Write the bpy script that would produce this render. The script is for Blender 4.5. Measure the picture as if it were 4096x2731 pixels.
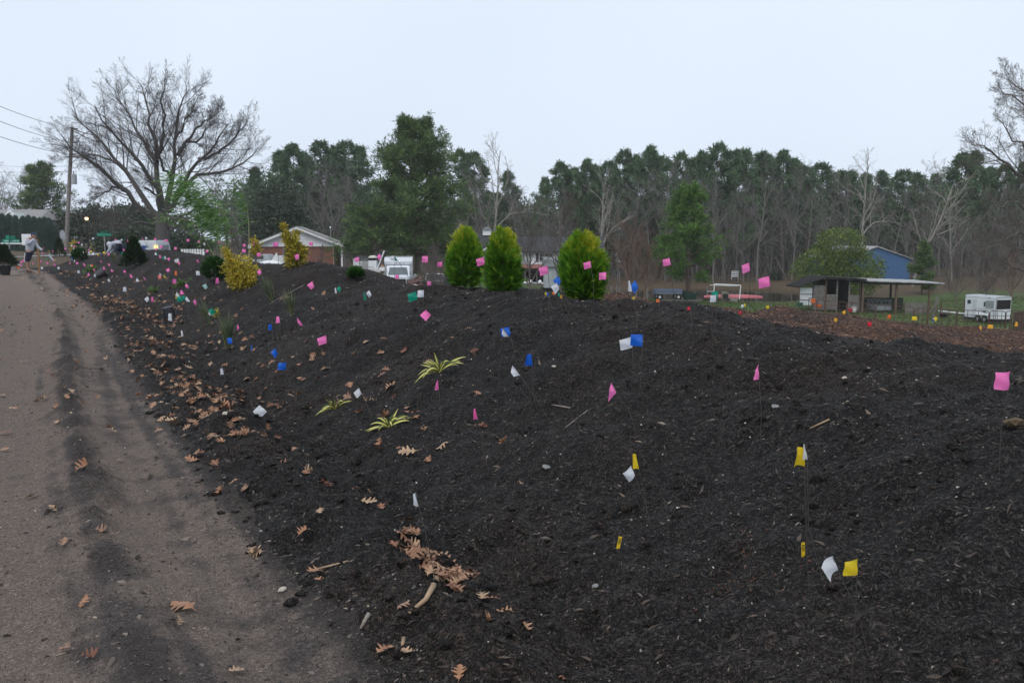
import bpy, bmesh, math, random
import numpy as np
from mathutils import Vector, Matrix

PI = math.pi
C = bpy.context.scene.collection
for o in list(bpy.data.objects):
    bpy.data.objects.remove(o)

# ------------------------------------------------------------------ camera, sky, sun, exposure
W, H0, F, HORIZON, CAMZ = 4096.0, 2731.0, 3500.0, 950.0, 1.6
PITCH = math.atan((H0 / 2 - HORIZON) / F)
cam_d = bpy.data.cameras.new('camera')
cam = bpy.data.objects.new('camera', cam_d)
C.objects.link(cam)
cam.location = (0, 0, CAMZ)
cam.rotation_euler = (PI / 2 - PITCH, 0, 0)
cam_d.sensor_width = 36
cam_d.lens = F / W * 36
cam_d.clip_end = 3000
cam_d.clip_start = 0.05
cam_d.dof.use_dof = True
cam_d.dof.focus_distance = 9.0
cam_d.dof.aperture_fstop = 10.0
sc = bpy.context.scene
sc.camera = cam
sc.render.engine = 'CYCLES'
sc.cycles.use_denoising = True
sc.cycles.max_bounces = 6
sc.cycles.transparent_max_bounces = 8
sc.cycles.volume_bounces = 1
sc.view_settings.view_transform = 'Standard'
sc.view_settings.look = 'None'
sc.view_settings.gamma = 1
sc.view_settings.exposure = 0.12
sc.view_settings.use_curve_mapping = False

wd = bpy.data.worlds.new('World')
sc.world = wd
wd.use_nodes = True
nt = wd.node_tree
nt.nodes.clear()
SUN_EL, SUN_AZ = math.radians(55), math.radians(200)
sky = nt.nodes.new('ShaderNodeTexSky')
sky.sky_type = 'NISHITA'
sky.sun_disc = False
sky.sun_elevation = SUN_EL
sky.sun_rotation = SUN_AZ
sky.dust_density = 6.0
b1 = nt.nodes.new('ShaderNodeBackground')
b1.inputs[1].default_value = 0.05
nt.links.new(sky.outputs[0], b1.inputs[0])
# an even overcast layer in front of the blue sky, with the faint unevenness of low cloud
tcw = nt.nodes.new('ShaderNodeTexCoord')
nzw = nt.nodes.new('ShaderNodeTexNoise')
nzw.inputs['Scale'].default_value = 1.3
nzw.inputs['Detail'].default_value = 3
nt.links.new(tcw.outputs['Generated'], nzw.inputs['Vector'])
rpw = nt.nodes.new('ShaderNodeValToRGB')
rpw.color_ramp.elements[0].position = 0.3
rpw.color_ramp.elements[0].color = (0.675, 0.765, 0.900, 1)
rpw.color_ramp.elements[1].position = 0.7
rpw.color_ramp.elements[1].color = (0.770, 0.860, 0.985, 1)
nt.links.new(nzw.outputs[0], rpw.inputs[0])
b2 = nt.nodes.new('ShaderNodeBackground')
b2.inputs[1].default_value = 1.04
nt.links.new(rpw.outputs[0], b2.inputs[0])
mx = nt.nodes.new('ShaderNodeMixShader')
mx.inputs[0].default_value = 0.93
nt.links.new(b1.outputs[0], mx.inputs[1])
nt.links.new(b2.outputs[0], mx.inputs[2])
ow = nt.nodes.new('ShaderNodeOutputWorld')
nt.links.new(mx.outputs[0], ow.inputs[0])
sun_d = bpy.data.lights.new('sun', 'SUN')
sun_d.energy = 1.4
sun_d.angle = math.radians(35)
sun_d.color = (1.0, 0.96, 0.9)
sun = bpy.data.objects.new('sun', sun_d)
C.objects.link(sun)
sun.rotation_euler = (PI / 2 - SUN_EL, 0, PI - SUN_AZ)

# ------------------------------------------------------------------ camera geometry (photograph pixels -> places)
CP, SP = math.cos(PITCH), math.sin(PITCH)
def ray(px, py):
    cx, cy = (px - W / 2) / F, -(py - H0 / 2) / F
    y = CP + cy * SP
    return cx / y, (-SP + cy * CP) / y          # dX/dY, dZ/dY
def at(px, py, Y):
    a, b = ray(px, py)
    return Vector((a * Y, Y, CAMZ + b * Y))
KQ = 4096 / 2352.0
def Q(x, y, Y):
    return at(x * KQ, y * KQ, Y)
def z1(px, py): return px, py
def zone(ox, oy, s):
    return lambda x, y: (ox + x / s, oy + y / s)
ZA, ZB, ZC, ZD = zone(0, 800, 4.127), zone(560, 820, 3.336), zone(500, 1050, 2.851), zone(1200, 1050, 2.851)
ZE, ZF, ZG, ZH, ZI = zone(1400, 850, 2.138), zone(2000, 1100, 2.138), zone(2100, 520, 1.96), zone(3000, 1200, 2.146), zone(2400, 1700, 1.387)
ZQ = zone(0, 0, 1 / KQ)

# ------------------------------------------------------------------ noise
def _h(ix, iy, seed):
    n = (ix.astype(np.int64) * 374761393 + iy.astype(np.int64) * 668265263 + seed * 1442695041) & 0x7fffffff
    n = ((n ^ (n >> 13)) * 1274126177) & 0x7fffffff
    return ((n ^ (n >> 16)) & 0xffff) / 65535.0
def vnoise(x, y, seed=0):
    ix, iy = np.floor(x), np.floor(y)
    fx, fy = x - ix, y - iy
    fx, fy = fx * fx * (3 - 2 * fx), fy * fy * (3 - 2 * fy)
    a, b = _h(ix, iy, seed), _h(ix + 1, iy, seed)
    c, d = _h(ix, iy + 1, seed), _h(ix + 1, iy + 1, seed)
    return (a * (1 - fx) + b * fx) * (1 - fy) + (c * (1 - fx) + d * fx) * fy - 0.5
def sstep(a, b, x):
    t = np.clip((x - a) / (b - a), 0, 1)
    return t * t * (3 - 2 * t)

# ------------------------------------------------------------------ terrain
def ground0(xq, yq):
    a, b = ray(xq * KQ, yq * KQ)
    Y = -CAMZ / b
    return a * Y, Y
toe_px = [(900, 1568), (840, 1480), (722, 1350), (600, 1215), (490, 1080), (412, 985), (345, 895), (292, 815), (255, 750), (205, 692), (130, 643), (72, 614)]
toe = [(3.4, -9.0), (1.75, -4.0), (0.62, -0.4)] + [ground0(*p) for p in toe_px]
tx, ty = toe[-1]
toe += [(tx - 14, ty + 12), (tx - 45, ty + 32)]
toe = np.array(toe)
for _ in range(2):                                     # corner cutting
    q = np.empty((2 * len(toe) - 2, 2))
    q[0::2] = toe[:-1] * 0.75 + toe[1:] * 0.25
    q[1::2] = toe[:-1] * 0.25 + toe[1:] * 0.75
    toe = np.vstack([toe[:1], q, toe[-1:]])
seg_a, seg_d = toe[:-1], toe[1:] - toe[:-1]
seg_l = np.hypot(seg_d[:, 0], seg_d[:, 1])
seg_s = np.concatenate([[0], np.cumsum(seg_l)[:-1]])
def toe_st(x, y):
    """signed distance from the foot of the berm (right positive) and position along it"""
    x, y = np.atleast_1d(np.asarray(x, float)), np.atleast_1d(np.asarray(y, float))
    best = np.full(x.shape, 1e18); s = np.zeros(x.shape); t = np.zeros(x.shape)
    for i in range(len(seg_a)):
        dx, dy = x - seg_a[i, 0], y - seg_a[i, 1]
        u = np.clip((dx * seg_d[i, 0] + dy * seg_d[i, 1]) / seg_l[i] ** 2, 0, 1)
        ex, ey = dx - u * seg_d[i, 0], dy - u * seg_d[i, 1]
        d2 = ex * ex + ey * ey
        m = d2 < best
        best[m] = d2[m]
        cr = seg_d[i, 1] * dx - seg_d[i, 0] * dy
        s[m] = (np.sqrt(d2) * np.sign(cr))[m]
        t[m] = (seg_s[i] + u * seg_l[i])[m]
    return s, t
ctl = np.array([
 (-10,-8,0),(-10,5,0),(-12,15,0),(-20,25,0),(-32,42,0),(0,-8,0),(8,-8,0),(-4,5,0),(-8,12,0),(-14,24,0),(-25,40,0),(-40,55,.05),
 (3,6,0),(0,12,0),(-5,20,0),(-15,35,0),(8,2,-.1),(8,8,-.2),(5,13,-.35),(0,18,-.35),(-6,28,-.4),(-15,42,-.1),(12,12,-.45),
 (5.2,20,-.35),(12,20,-.75),(14,14,-.6),(17,26,-1.5),(15,32,-2.1),(22,46,-3.9),(28,60,-4.75),(10,40,-2.3),(16,60,-3.7),(0,40,-1.5),(0,60,-2.6),(1,80,-3.5),
 (-10,70,-2.75),(-9,40,-1.0),(-24,100,-1.8),(-20,60,-.7),(-28,70,.3),(-10,95,-2.0),(4,108,-4.1),(16,80,-4.3),(31,76,-4.95),(37,68,-5.0),(45,80,-4.8),
 (20,95,-5.1),(14,92,-4.8),(36,92,-5.1),(24,119,-5.1),(24,130,-4.6),(24,150,-4.4),(50,115,-4.1),(60,135,-3.8),(60,90,-4.5),(70,60,-5),(40,40,-3.6),(30,20,-1.8),(25,0,-.6),
 (-40,70,0),(-55,68,0),(-45,85,.2),(-60,100,.3),(-100,100,.5),(-100,0,0),(-60,30,0),(-60,160,.6),(0,150,-3.6),(100,150,-3.5),(0,260,-2),(150,260,-2),(-150,260,1),(150,50,-5),(150,-50,-3),(0,-60,0),(-100,-60,0)], float)
def _U(r2): return np.where(r2 > 1e-9, r2 * np.log(np.maximum(r2, 1e-9)), 0)
_n = len(ctl)
_A = np.zeros((_n + 3, _n + 3))
_d = (ctl[:, None, 0] - ctl[None, :, 0]) ** 2 + (ctl[:, None, 1] - ctl[None, :, 1]) ** 2
_A[:_n, :_n] = _U(_d) + np.eye(_n) * 3.0
_A[:_n, _n:] = np.c_[np.ones(_n), ctl[:, :2]]
_A[_n:, :_n] = _A[:_n, _n:].T
_w = np.linalg.solve(_A, np.concatenate([ctl[:, 2], [0, 0, 0]]))
def tps(x, y):
    z = _w[_n] + _w[_n + 1] * x + _w[_n + 2] * y
    for i in range(_n):
        z = z + _w[i] * _U((x - ctl[i, 0]) ** 2 + (y - ctl[i, 1]) ** 2)
    return z
POND_Z = -5.35
def base_z(x, y):
    r = np.hypot(x, y)
    s = np.clip(300 / np.maximum(r, 1e-6), 0, 1)
    z = tps(x * s, y * s)
    near = sstep(26, 14, r) * sstep(9, 4, x - 0.3 * y)         # the track and the ground under the berm are level
    z = z * (1 - near)
    px, py = (x - 24) / 14.0, (y - 107 - 0.12 * (x - 24)) / 11.5
    e = px ** 4 + py ** 2 + 0.25 * vnoise(x / 5, y / 5, 91)
    z = z - 1.3 * sstep(1.25, 0.8, e)
    return z
S_CREST = 3.7
crest_px = [(70, 611), (110, 596), (150, 580), (190, 571), (250, 575), (330, 580), (400, 571), (450, 570), (500, 578), (560, 592), (615, 607), (650, 610), (700, 606), (760, 609), (800, 616), (830, 652), (870, 664), (910, 670), (960, 672), (1040, 667), (1170, 667), (1300, 683), (1450, 699), (1580, 716), (1720, 748), (1850, 776), (2000, 797), (2150, 815), (2352, 840), (2700, 885)]
_ct = []
for cxq, cyq in crest_px:
    a, b = ray(cxq * KQ, cyq * KQ)
    Ys = np.linspace(1.5, 70, 1400)
    s_, t_ = toe_st(a * Ys, Ys)
    k = np.argmax(s_ > S_CREST + 0.45)
    if s_[k] > S_CREST + 0.45:
        _ct.append((t_[k], float(np.clip(CAMZ + b * Ys[k], 0.05, 1.25))))
_ct.sort()
_ct = np.array(_ct)
T_END = toe_st(np.array([tx]), np.array([ty]))[1][0]
def crest_h(t):
    h = np.interp(t, _ct[:, 0], _ct[:, 1])
    return h * sstep(T_END + 3.0, T_END - 5, t)
def Hm(x, y):
    """terrain without the finest relief"""
    x, y = np.atleast_1d(np.asarray(x, float)), np.atleast_1d(np.asarray(y, float))
    z = base_z(x, y)
    m = np.hypot(x, y) < 75
    if m.any():
        xs, ys = x[m], y[m]
        s, t = toe_st(xs, ys)
        wob = 0.35 * vnoise(xs / 1.7, ys / 1.7, 3)
        hc = crest_h(t)
        u = (s + wob * sstep(0, 1.5, s)) 
        up = np.clip((u - 0.75) / (S_CREST - 0.75), 0, 1)
        up = 0.5 - 0.5 * np.cos(PI * up)
        up = 0.55 * up + 0.45 * np.clip((u - 0.75) / (S_CREST - 0.75), 0, 1)
        dn = np.clip((u - S_CREST - 0.35) / 4.2, 0, 1)
        dn = 0.5 + 0.5 * np.cos(PI * dn)
        prof = np.where(u < S_CREST + 0.35, up, dn)
        on = sstep(T_END + 3, T_END - 3, t)
        lip = ((0.07 + 0.16 * np.maximum(-0.1, vnoise(xs / 0.45, ys / 0.45, 17))) * np.exp(-((s - 0.34) / 0.24) ** 2) - 0.07 * np.exp(-((s - 0.92) / 0.2) ** 2)) * on
        lump = sstep(0.8, 2.2, s) * sstep(8.5, 6, s) * on * (0.13 * vnoise(xs / 0.9, ys / 0.9, 5) + 0.13 * vnoise(xs / 0.37, ys / 0.37, 6) + 0.05 * np.maximum(0, vnoise(xs / 0.22, ys / 0.22, 16)))
        # wheel ruts of the dirt track
        if PITS: z[m] += pits(xs, ys)
        rw = s + 0.10 * vnoise(xs / 2.1, ys / 2.1, 7)
        road = sstep(0.1, -0.1, s) * sstep(-6, -4.5, s)
        rut = -0.045 * np.exp(-((rw + 0.40) / 0.22) ** 2) - 0.05 * np.exp(-((rw + 1.30) / 0.34) ** 2) - 0.03 * np.exp(-((rw + 2.6) / 0.3) ** 2) + 0.022 * vnoise(s / 0.16, t / 1.8, 18) + 0.014 * vnoise(s / 0.07, t / 0.5, 19)
        clod = np.maximum(0, vnoise(xs / 0.15, ys / 0.15, 8) + 0.14) + 0.6 * np.maximum(0, vnoise(xs / 0.07, ys / 0.07, 10))
        mid = np.exp(-((rw + 0.78) / 0.13) ** 2) * (0.03 + 0.16 * clod * sstep(-0.3, 0.1, vnoise(xs / 1.3, ys / 1.3, 9))) + np.exp(-((rw + 1.95) / 0.2) ** 2) * (0.02 + 0.10 * clod * sstep(-0.2, 0.2, vnoise(xs / 1.6, ys / 1.6, 14)))
        bed = leafbed_w(xs, ys, s)
        hum = (0.34 * vnoise(xs / 2.3, ys / 2.3, 11) + 0.18 * vnoise(xs / 0.8, ys / 0.8, 12) + 0.08 * vnoise(xs / 0.3, ys / 0.3, 13))
        z[m] += hc * prof + lip + lump + road * (rut + mid)
        aa = xs / np.maximum(ys, 0.5)
        zb = np.interp(aa, [0.0, .16, .26, .335, .41, .51, .585, .75], [.30, .12, -.10, -.26, -.33, -.44, -.52, -.7]) + 0.045 * (20 - np.clip(ys, 9, 22)) + hum
        z[m] = z[m] * (1 - bed) + np.maximum(zb, z[m] - 0.5) * bed
    return z
PIT_PX = [(1672, 1275, .10), (1645, 1330, .06), (2130, 1228, .07), (1450, 708, .10), (1560, 1395, .06), (700, 1235, .06), (1850, 1060, .05), (1380, 1190, .05), (860, 1180, .06)]
PITS = []
def pits(x, y):
    z = np.zeros_like(x)
    for (a, b, d) in PITS: z -= d * np.exp(-(((x - a) / 0.13) ** 2 + ((y - b) / 0.10) ** 2))
    return z
def leafbed_w(x, y, s):
    a = x / np.maximum(y, 0.5)
    return sstep(5.2, 6.6, s) * sstep(25, 21, np.hypot(x * 0.75, y)) * sstep(-0.06, 0.03, a + 0.03 * vnoise(x / 1.5, y / 1.5, 15)) 
def Hf(x, y):
    """terrain with the fine relief of clods and crumbs"""
    x, y = np.atleast_1d(np.asarray(x, float)), np.atleast_1d(np.asarray(y, float))
    z = Hm(x, y)
    r = np.hypot(x, y)
    m = r < 45
    if m.any():
        xs, ys = x[m], y[m]
        s, t = toe_st(xs, ys)
        on = sstep(-0.15, 0.25, s) * sstep(9, 7, s) * sstep(T_END + 3, T_END - 1, t)
        cl = sstep(-0.1, 0.2, s) * sstep(1.6, 0.7, s)
        f1, f2, f3 = vnoise(xs / 0.16, ys / 0.16, 21), vnoise(xs / 0.065, ys / 0.065, 22), vnoise(xs / 0.03, ys / 0.03, 23)
        z[m] += on * (0.050 * f1 + 0.036 * f2 + 0.020 * f3) + cl * (0.07 * np.maximum(f1, -0.1) + 0.03 * f2) + (1 - on) * (0.010 * f1 + 0.009 * f2 + 0.006 * f3)
    return z
def Hz(x, y): return float(Hf(x, y)[0])
YS = np.concatenate([np.linspace(2.0, 12, 900), np.linspace(12.02, 60, 1300), np.linspace(60.1, 170, 300)])
def hit(px, py):
    """where the ray through a photograph pixel meets the ground"""
    a, b = ray(px, py)
    z = CAMZ + b * YS
    k = int(np.argmax(Hm(a * YS, YS) > z))
    Y = YS[k] if k > 0 else 60.0
    return Vector((a * Y, Y, Hz(a * Y, Y)))

_p = [(hit(a * KQ, b * KQ), d) for a, b, d in PIT_PX]                # planting holes in the berm face
PITS = [(p.x, p.y, d) for p, d in _p]

# ------------------------------------------------------------------ materials
MATS = {}
def _princ(name):
    m = bpy.data.materials.new(name)
    m.use_nodes = True
    t = m.node_tree
    b = t.nodes['Principled BSDF']
    MATS[name] = m
    return m, t, b
def N(t, typ, **kw):
    n = t.nodes.new(typ)
    for k, v in kw.items():
        if k in n.inputs: n.inputs[k].default_value = v
        else: setattr(n, k, v)
    return n
def ramp(t, fac, stops):
    r = t.nodes.new('ShaderNodeValToRGB')
    els = r.color_ramp.elements
    while len(els) < len(stops): els.new(0.5)
    for e, (p, c) in zip(els, stops):
        e.position = p
        e.color = (c[0], c[1], c[2], 1)
    t.links.new(fac, r.inputs[0])
    return r.outputs[0]
def mat(name, col, rough=0.7, var=0.18, scale=8.0, bump=0.0, metal=0.0, spec=0.4, dirt=None):
    """plain surface with grain: the colour drifts a little, roughness too, and optional dirt in patches"""
    if name in MATS: return MATS[name]
    m, t, b = _princ(name)
    tc = N(t, 'ShaderNodeTexCoord')
    nz = N(t, 'ShaderNodeTexNoise', Scale=scale, Detail=6.0, Roughness=0.65)
    t.links.new(tc.outputs['Object'], nz.inputs['Vector'])
    lo = tuple(max(0, c * (1 - var)) for c in col)
    hi = tuple(min(1, c * (1 + var)) for c in col)
    out = ramp(t, nz.outputs[0], [(0.3, lo), (0.7, hi)])
    if dirt:
        n2 = N(t, 'ShaderNodeTexNoise', Scale=scale * 0.35, Detail=5.0)
        t.links.new(tc.outputs['Object'], n2.inputs['Vector'])
        f = ramp(t, n2.outputs[0], [(0.45, (0, 0, 0)), (0.75, (0.8, 0.8, 0.8))])
        mm = N(t, 'ShaderNodeMix', data_type='RGBA')
        t.links.new(f, mm.inputs[0]); t.links.new(out, mm.inputs[6])
        mm.inputs[7].default_value = (*dirt, 1)
        out = mm.outputs[2]
    t.links.new(out, b.inputs['Base Color'])
    b.inputs['Roughness'].default_value = rough
    b.inputs['Metallic'].default_value = metal
    b.inputs['Specular IOR Level'].default_value = spec
    if bump:
        bp = N(t, 'ShaderNodeBump', Strength=bump, Distance=0.02)
        t.links.new(nz.outputs[0], bp.inputs['Height'])
        t.links.new(bp.outputs[0], b.inputs['Normal'])
    return m
def tone_mat(name, stops, rough=0.65, trans=0.0, spec=0.3, attr='tone'):
    """foliage, chips and the like: the colour of each piece comes from its own 'tone'"""
    if name in MATS: return MATS[name]
    m, t, b = _princ(name)
    at_ = N(t, 'ShaderNodeAttribute', attribute_name=attr)
    col = ramp(t, at_.outputs['Fac'], stops)
    t.links.new(col, b.inputs['Base Color'])
    b.inputs['Roughness'].default_value = rough
    b.inputs['Specular IOR Level'].default_value = spec
    if trans:
        tr = N(t, 'ShaderNodeBsdfTranslucent')
        t.links.new(col, tr.inputs[0])
        mxs = N(t, 'ShaderNodeMixShader')
        mxs.inputs[0].default_value = trans
        t.links.new(b.outputs[0], mxs.inputs[1]); t.links.new(tr.outputs[0], mxs.inputs[2])
        t.links.new(mxs.outputs[0], t.nodes['Material Output'].inputs[0])
    return m

# ------------------------------------------------------------------ mesh helpers
def np_mesh(name, verts, faces, material, parent=None, tone=None, smooth=False, attrs=None):
    """faces: (M,k) array or list of such arrays"""
    fl = faces if isinstance(faces, list) else [faces]
    fl = [np.asarray(f, np.int32) for f in fl if len(f)]
    me = bpy.data.meshes.new(name)
    verts = np.asarray(verts, np.float32)
    me.vertices.add(len(verts))
    me.vertices.foreach_set('co', verts.ravel())
    nl = sum(f.size for f in fl); nf = sum(len(f) for f in fl)
    me.loops.add(nl); me.polygons.add(nf)
    me.loops.foreach_set('vertex_index', np.concatenate([f.ravel() for f in fl]))
    tot = np.concatenate([np.full(len(f), f.shape[1], np.int32) for f in fl])
    me.polygons.foreach_set('loop_start', np.concatenate([[0], np.cumsum(tot)[:-1]]).astype(np.int32))
    if smooth: me.polygons.foreach_set('use_smooth', np.ones(nf, bool))
    for k, v in (attrs or {}).items():
        a = me.attributes.new(k, 'FLOAT', 'POINT'); a.data.foreach_set('value', np.asarray(v, np.float32))
    if tone is not None:
        a = me.attributes.new('tone', 'FLOAT', 'POINT'); a.data.foreach_set('value', np.asarray(tone, np.float32))
    me.update(); me.validate()
    if material: me.materials.append(material)
    o = bpy.data.objects.new(name, me)
    C.objects.link(o)
    o.parent = parent
    return o
class MB:
    """collects boxes, tubes and sheets; build() links them as one mesh"""
    def __init__(s): s.v = []; s.f = []
    def add(s, vs, fs):
        k = len(s.v); s.v += [tuple(v) for v in vs]; s.f += [tuple(i + k for i in f) for f in fs]; return s
    def box(s, x0, x1, y0, y1, z0, z1):
        v = [(x, y, z) for z in (z0, z1) for y in (y0, y1) for x in (x0, x1)]
        return s.add(v, [(0, 2, 3, 1), (4, 5, 7, 6), (0, 1, 5, 4), (2, 6, 7, 3), (0, 4, 6, 2), (1, 3, 7, 5)])
    def tube(s, p, r, n=6, cap=True):
        """p: points, r: radius or list"""
        p = [Vector(q) for q in p]
        r = r if isinstance(r, (list, tuple)) else [r] * len(p)
        vs, fs = [], []
        for i, q in enumerate(p):
            d = (p[min(i + 1, len(p) - 1)] - p[max(i - 1, 0)]).normalized()
            a = d.cross(Vector((0.31, 0.17, 0.93)) if abs(d.z) < 0.9 else Vector((1, 0.2, 0))).normalized()
            b = d.cross(a)
            for j in range(n):
                w = 2 * PI * j / n
                vs.append(q + a * (r[i] * math.cos(w)) + b * (r[i] * math.sin(w)))
        for i in range(len(p) - 1):
            for j in range(n):
                fs.append((i * n + j, i * n + (j + 1) % n, (i + 1) * n + (j + 1) % n, (i + 1) * n + j))
        if cap:
            fs.append(tuple(range(n))[::-1]); fs.append(tuple((len(p) - 1) * n + j for j in range(n)))
        return s.add(vs, fs)
    def lathe(s, prof, n=16, c=(0, 0, 0), cap=True):
        vs, fs = [], []
        for r, z in prof:
            for j in range(n):
                w = 2 * PI * j / n
                vs.append((c[0] + r * math.cos(w), c[1] + r * math.sin(w), c[2] + z))
        for i in range(len(prof) - 1):
            for j in range(n):
                fs.append((i * n + j, i * n + (j + 1) % n, (i + 1) * n + (j + 1) % n, (i + 1) * n + j))
        if cap:
            fs.append(tuple(range(n))[::-1]); fs.append(tuple((len(prof) - 1) * n + j for j in range(n)))
        return s.add(vs, fs)
    def prism(s, poly, axis, a, b):
        """poly in the two other axes, extruded along axis ('x','y','z') from a to b"""
        def mk(p, w):
            return {'x': (w, p[0], p[1]), 'y': (p[0], w, p[1]), 'z': (p[0], p[1], w)}[axis]
        n = len(poly)
        v = [mk(p, a) for p in poly] + [mk(p, b) for p in poly]
        return s.add(v, [tuple(range(n)), tuple(range(n, 2 * n))[::-1]] + [(i, i + n, (i + 1) % n + n, (i + 1) % n) for i in range(n)])
    def build(s, name, material, parent=None, smooth=False, bevel=0.0):
        me = bpy.data.meshes.new(name)
        me.from_pydata(s.v, [], s.f)
        bm = bmesh.new(); bm.from_mesh(me)
        bmesh.ops.recalc_face_normals(bm, faces=bm.faces)
        if bevel:
            bmesh.ops.bevel(bm, geom=list(bm.edges), offset=bevel, segments=2, affect='EDGES', clamp_overlap=True)
        bm.to_mesh(me); bm.free()
        if smooth:
            for p in me.polygons: p.use_smooth = True
        me.materials.append(material)
        o = bpy.data.objects.new(name, me)
        C.objects.link(o)
        o.parent = parent
        return o
def tag(o, label=None, cat=None, group=None, kind=None):
    if label: o['label'] = label
    if cat: o['category'] = cat
    if group: o['group'] = group
    if kind: o['kind'] = kind
    return o
def thing(name, label, cat, loc, rotz=0.0, group=None, scale=1.0):
    o = bpy.data.objects.new(name, None)
    C.objects.link(o)
    o.location = loc
    o.rotation_euler = (0, 0, rotz)
    o.scale = (scale,) * 3
    o.empty_display_size = 0.2
    return tag(o, label, cat, group)
def copy_tree(o, parent=None):
    c = o.copy(); C.objects.link(c); c.parent = parent
    for ch in list(o.children): copy_tree(ch, c)
    return c
def on_ground(xq, Y, dz=0.0):
    a, _ = ray(xq * KQ, 1000)
    return Vector((a * Y, Y, Hz(a * Y, Y) + dz))
def tubes(branches, name, material, parent=None, smooth=True):
    """branches: list of (points (k,3), radii (k)); one mesh"""
    groups = {}
    for p, r in branches:
        n = 8 if r[0] > 0.12 else (5 if r[0] > 0.03 else 3)
        groups.setdefault((len(p), n), []).append((p, r))
    V, Fs, off = [], [], 0
    for (k, n), bl in groups.items():
        P = np.array([b[0] for b in bl]); R = np.array([b[1] for b in bl])
        T = np.empty_like(P)
        T[:, 1:-1] = P[:, 2:] - P[:, :-2]; T[:, 0] = P[:, 1] - P[:, 0]; T[:, -1] = P[:, -1] - P[:, -2]
        T /= np.linalg.norm(T, axis=2, keepdims=True) + 1e-9
        ref = np.where(np.abs(T[..., 2:3]) < 0.9, np.array([0.0, 0.0, 1.0]), np.array([1.0, 0.0, 0.0]))
        A = np.cross(T, ref); A /= np.linalg.norm(A, axis=2, keepdims=True) + 1e-9
        B = np.cross(T, A)
        w = 2 * PI * np.arange(n) / n
        ring = P[:, :, None, :] + R[:, :, None, None] * (A[:, :, None, :] * np.cos(w)[None, None, :, None] + B[:, :, None, :] * np.sin(w)[None, None, :, None])
        V.append(ring.reshape(-1, 3))
        nb = len(bl)
        bi, i, j = np.meshgrid(np.arange(nb), np.arange(k - 1), np.arange(n), indexing='ij')
        b0 = off + bi * k * n
        f = np.stack([b0 + i * n + j, b0 + i * n + (j + 1) % n, b0 + (i + 1) * n + (j + 1) % n, b0 + (i + 1) * n + j], -1)
        Fs.append(f.reshape(-1, 4))
        off += nb * k * n
    return np_mesh(name, np.vstack(V), np.vstack(Fs), material, parent, smooth=smooth)

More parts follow.
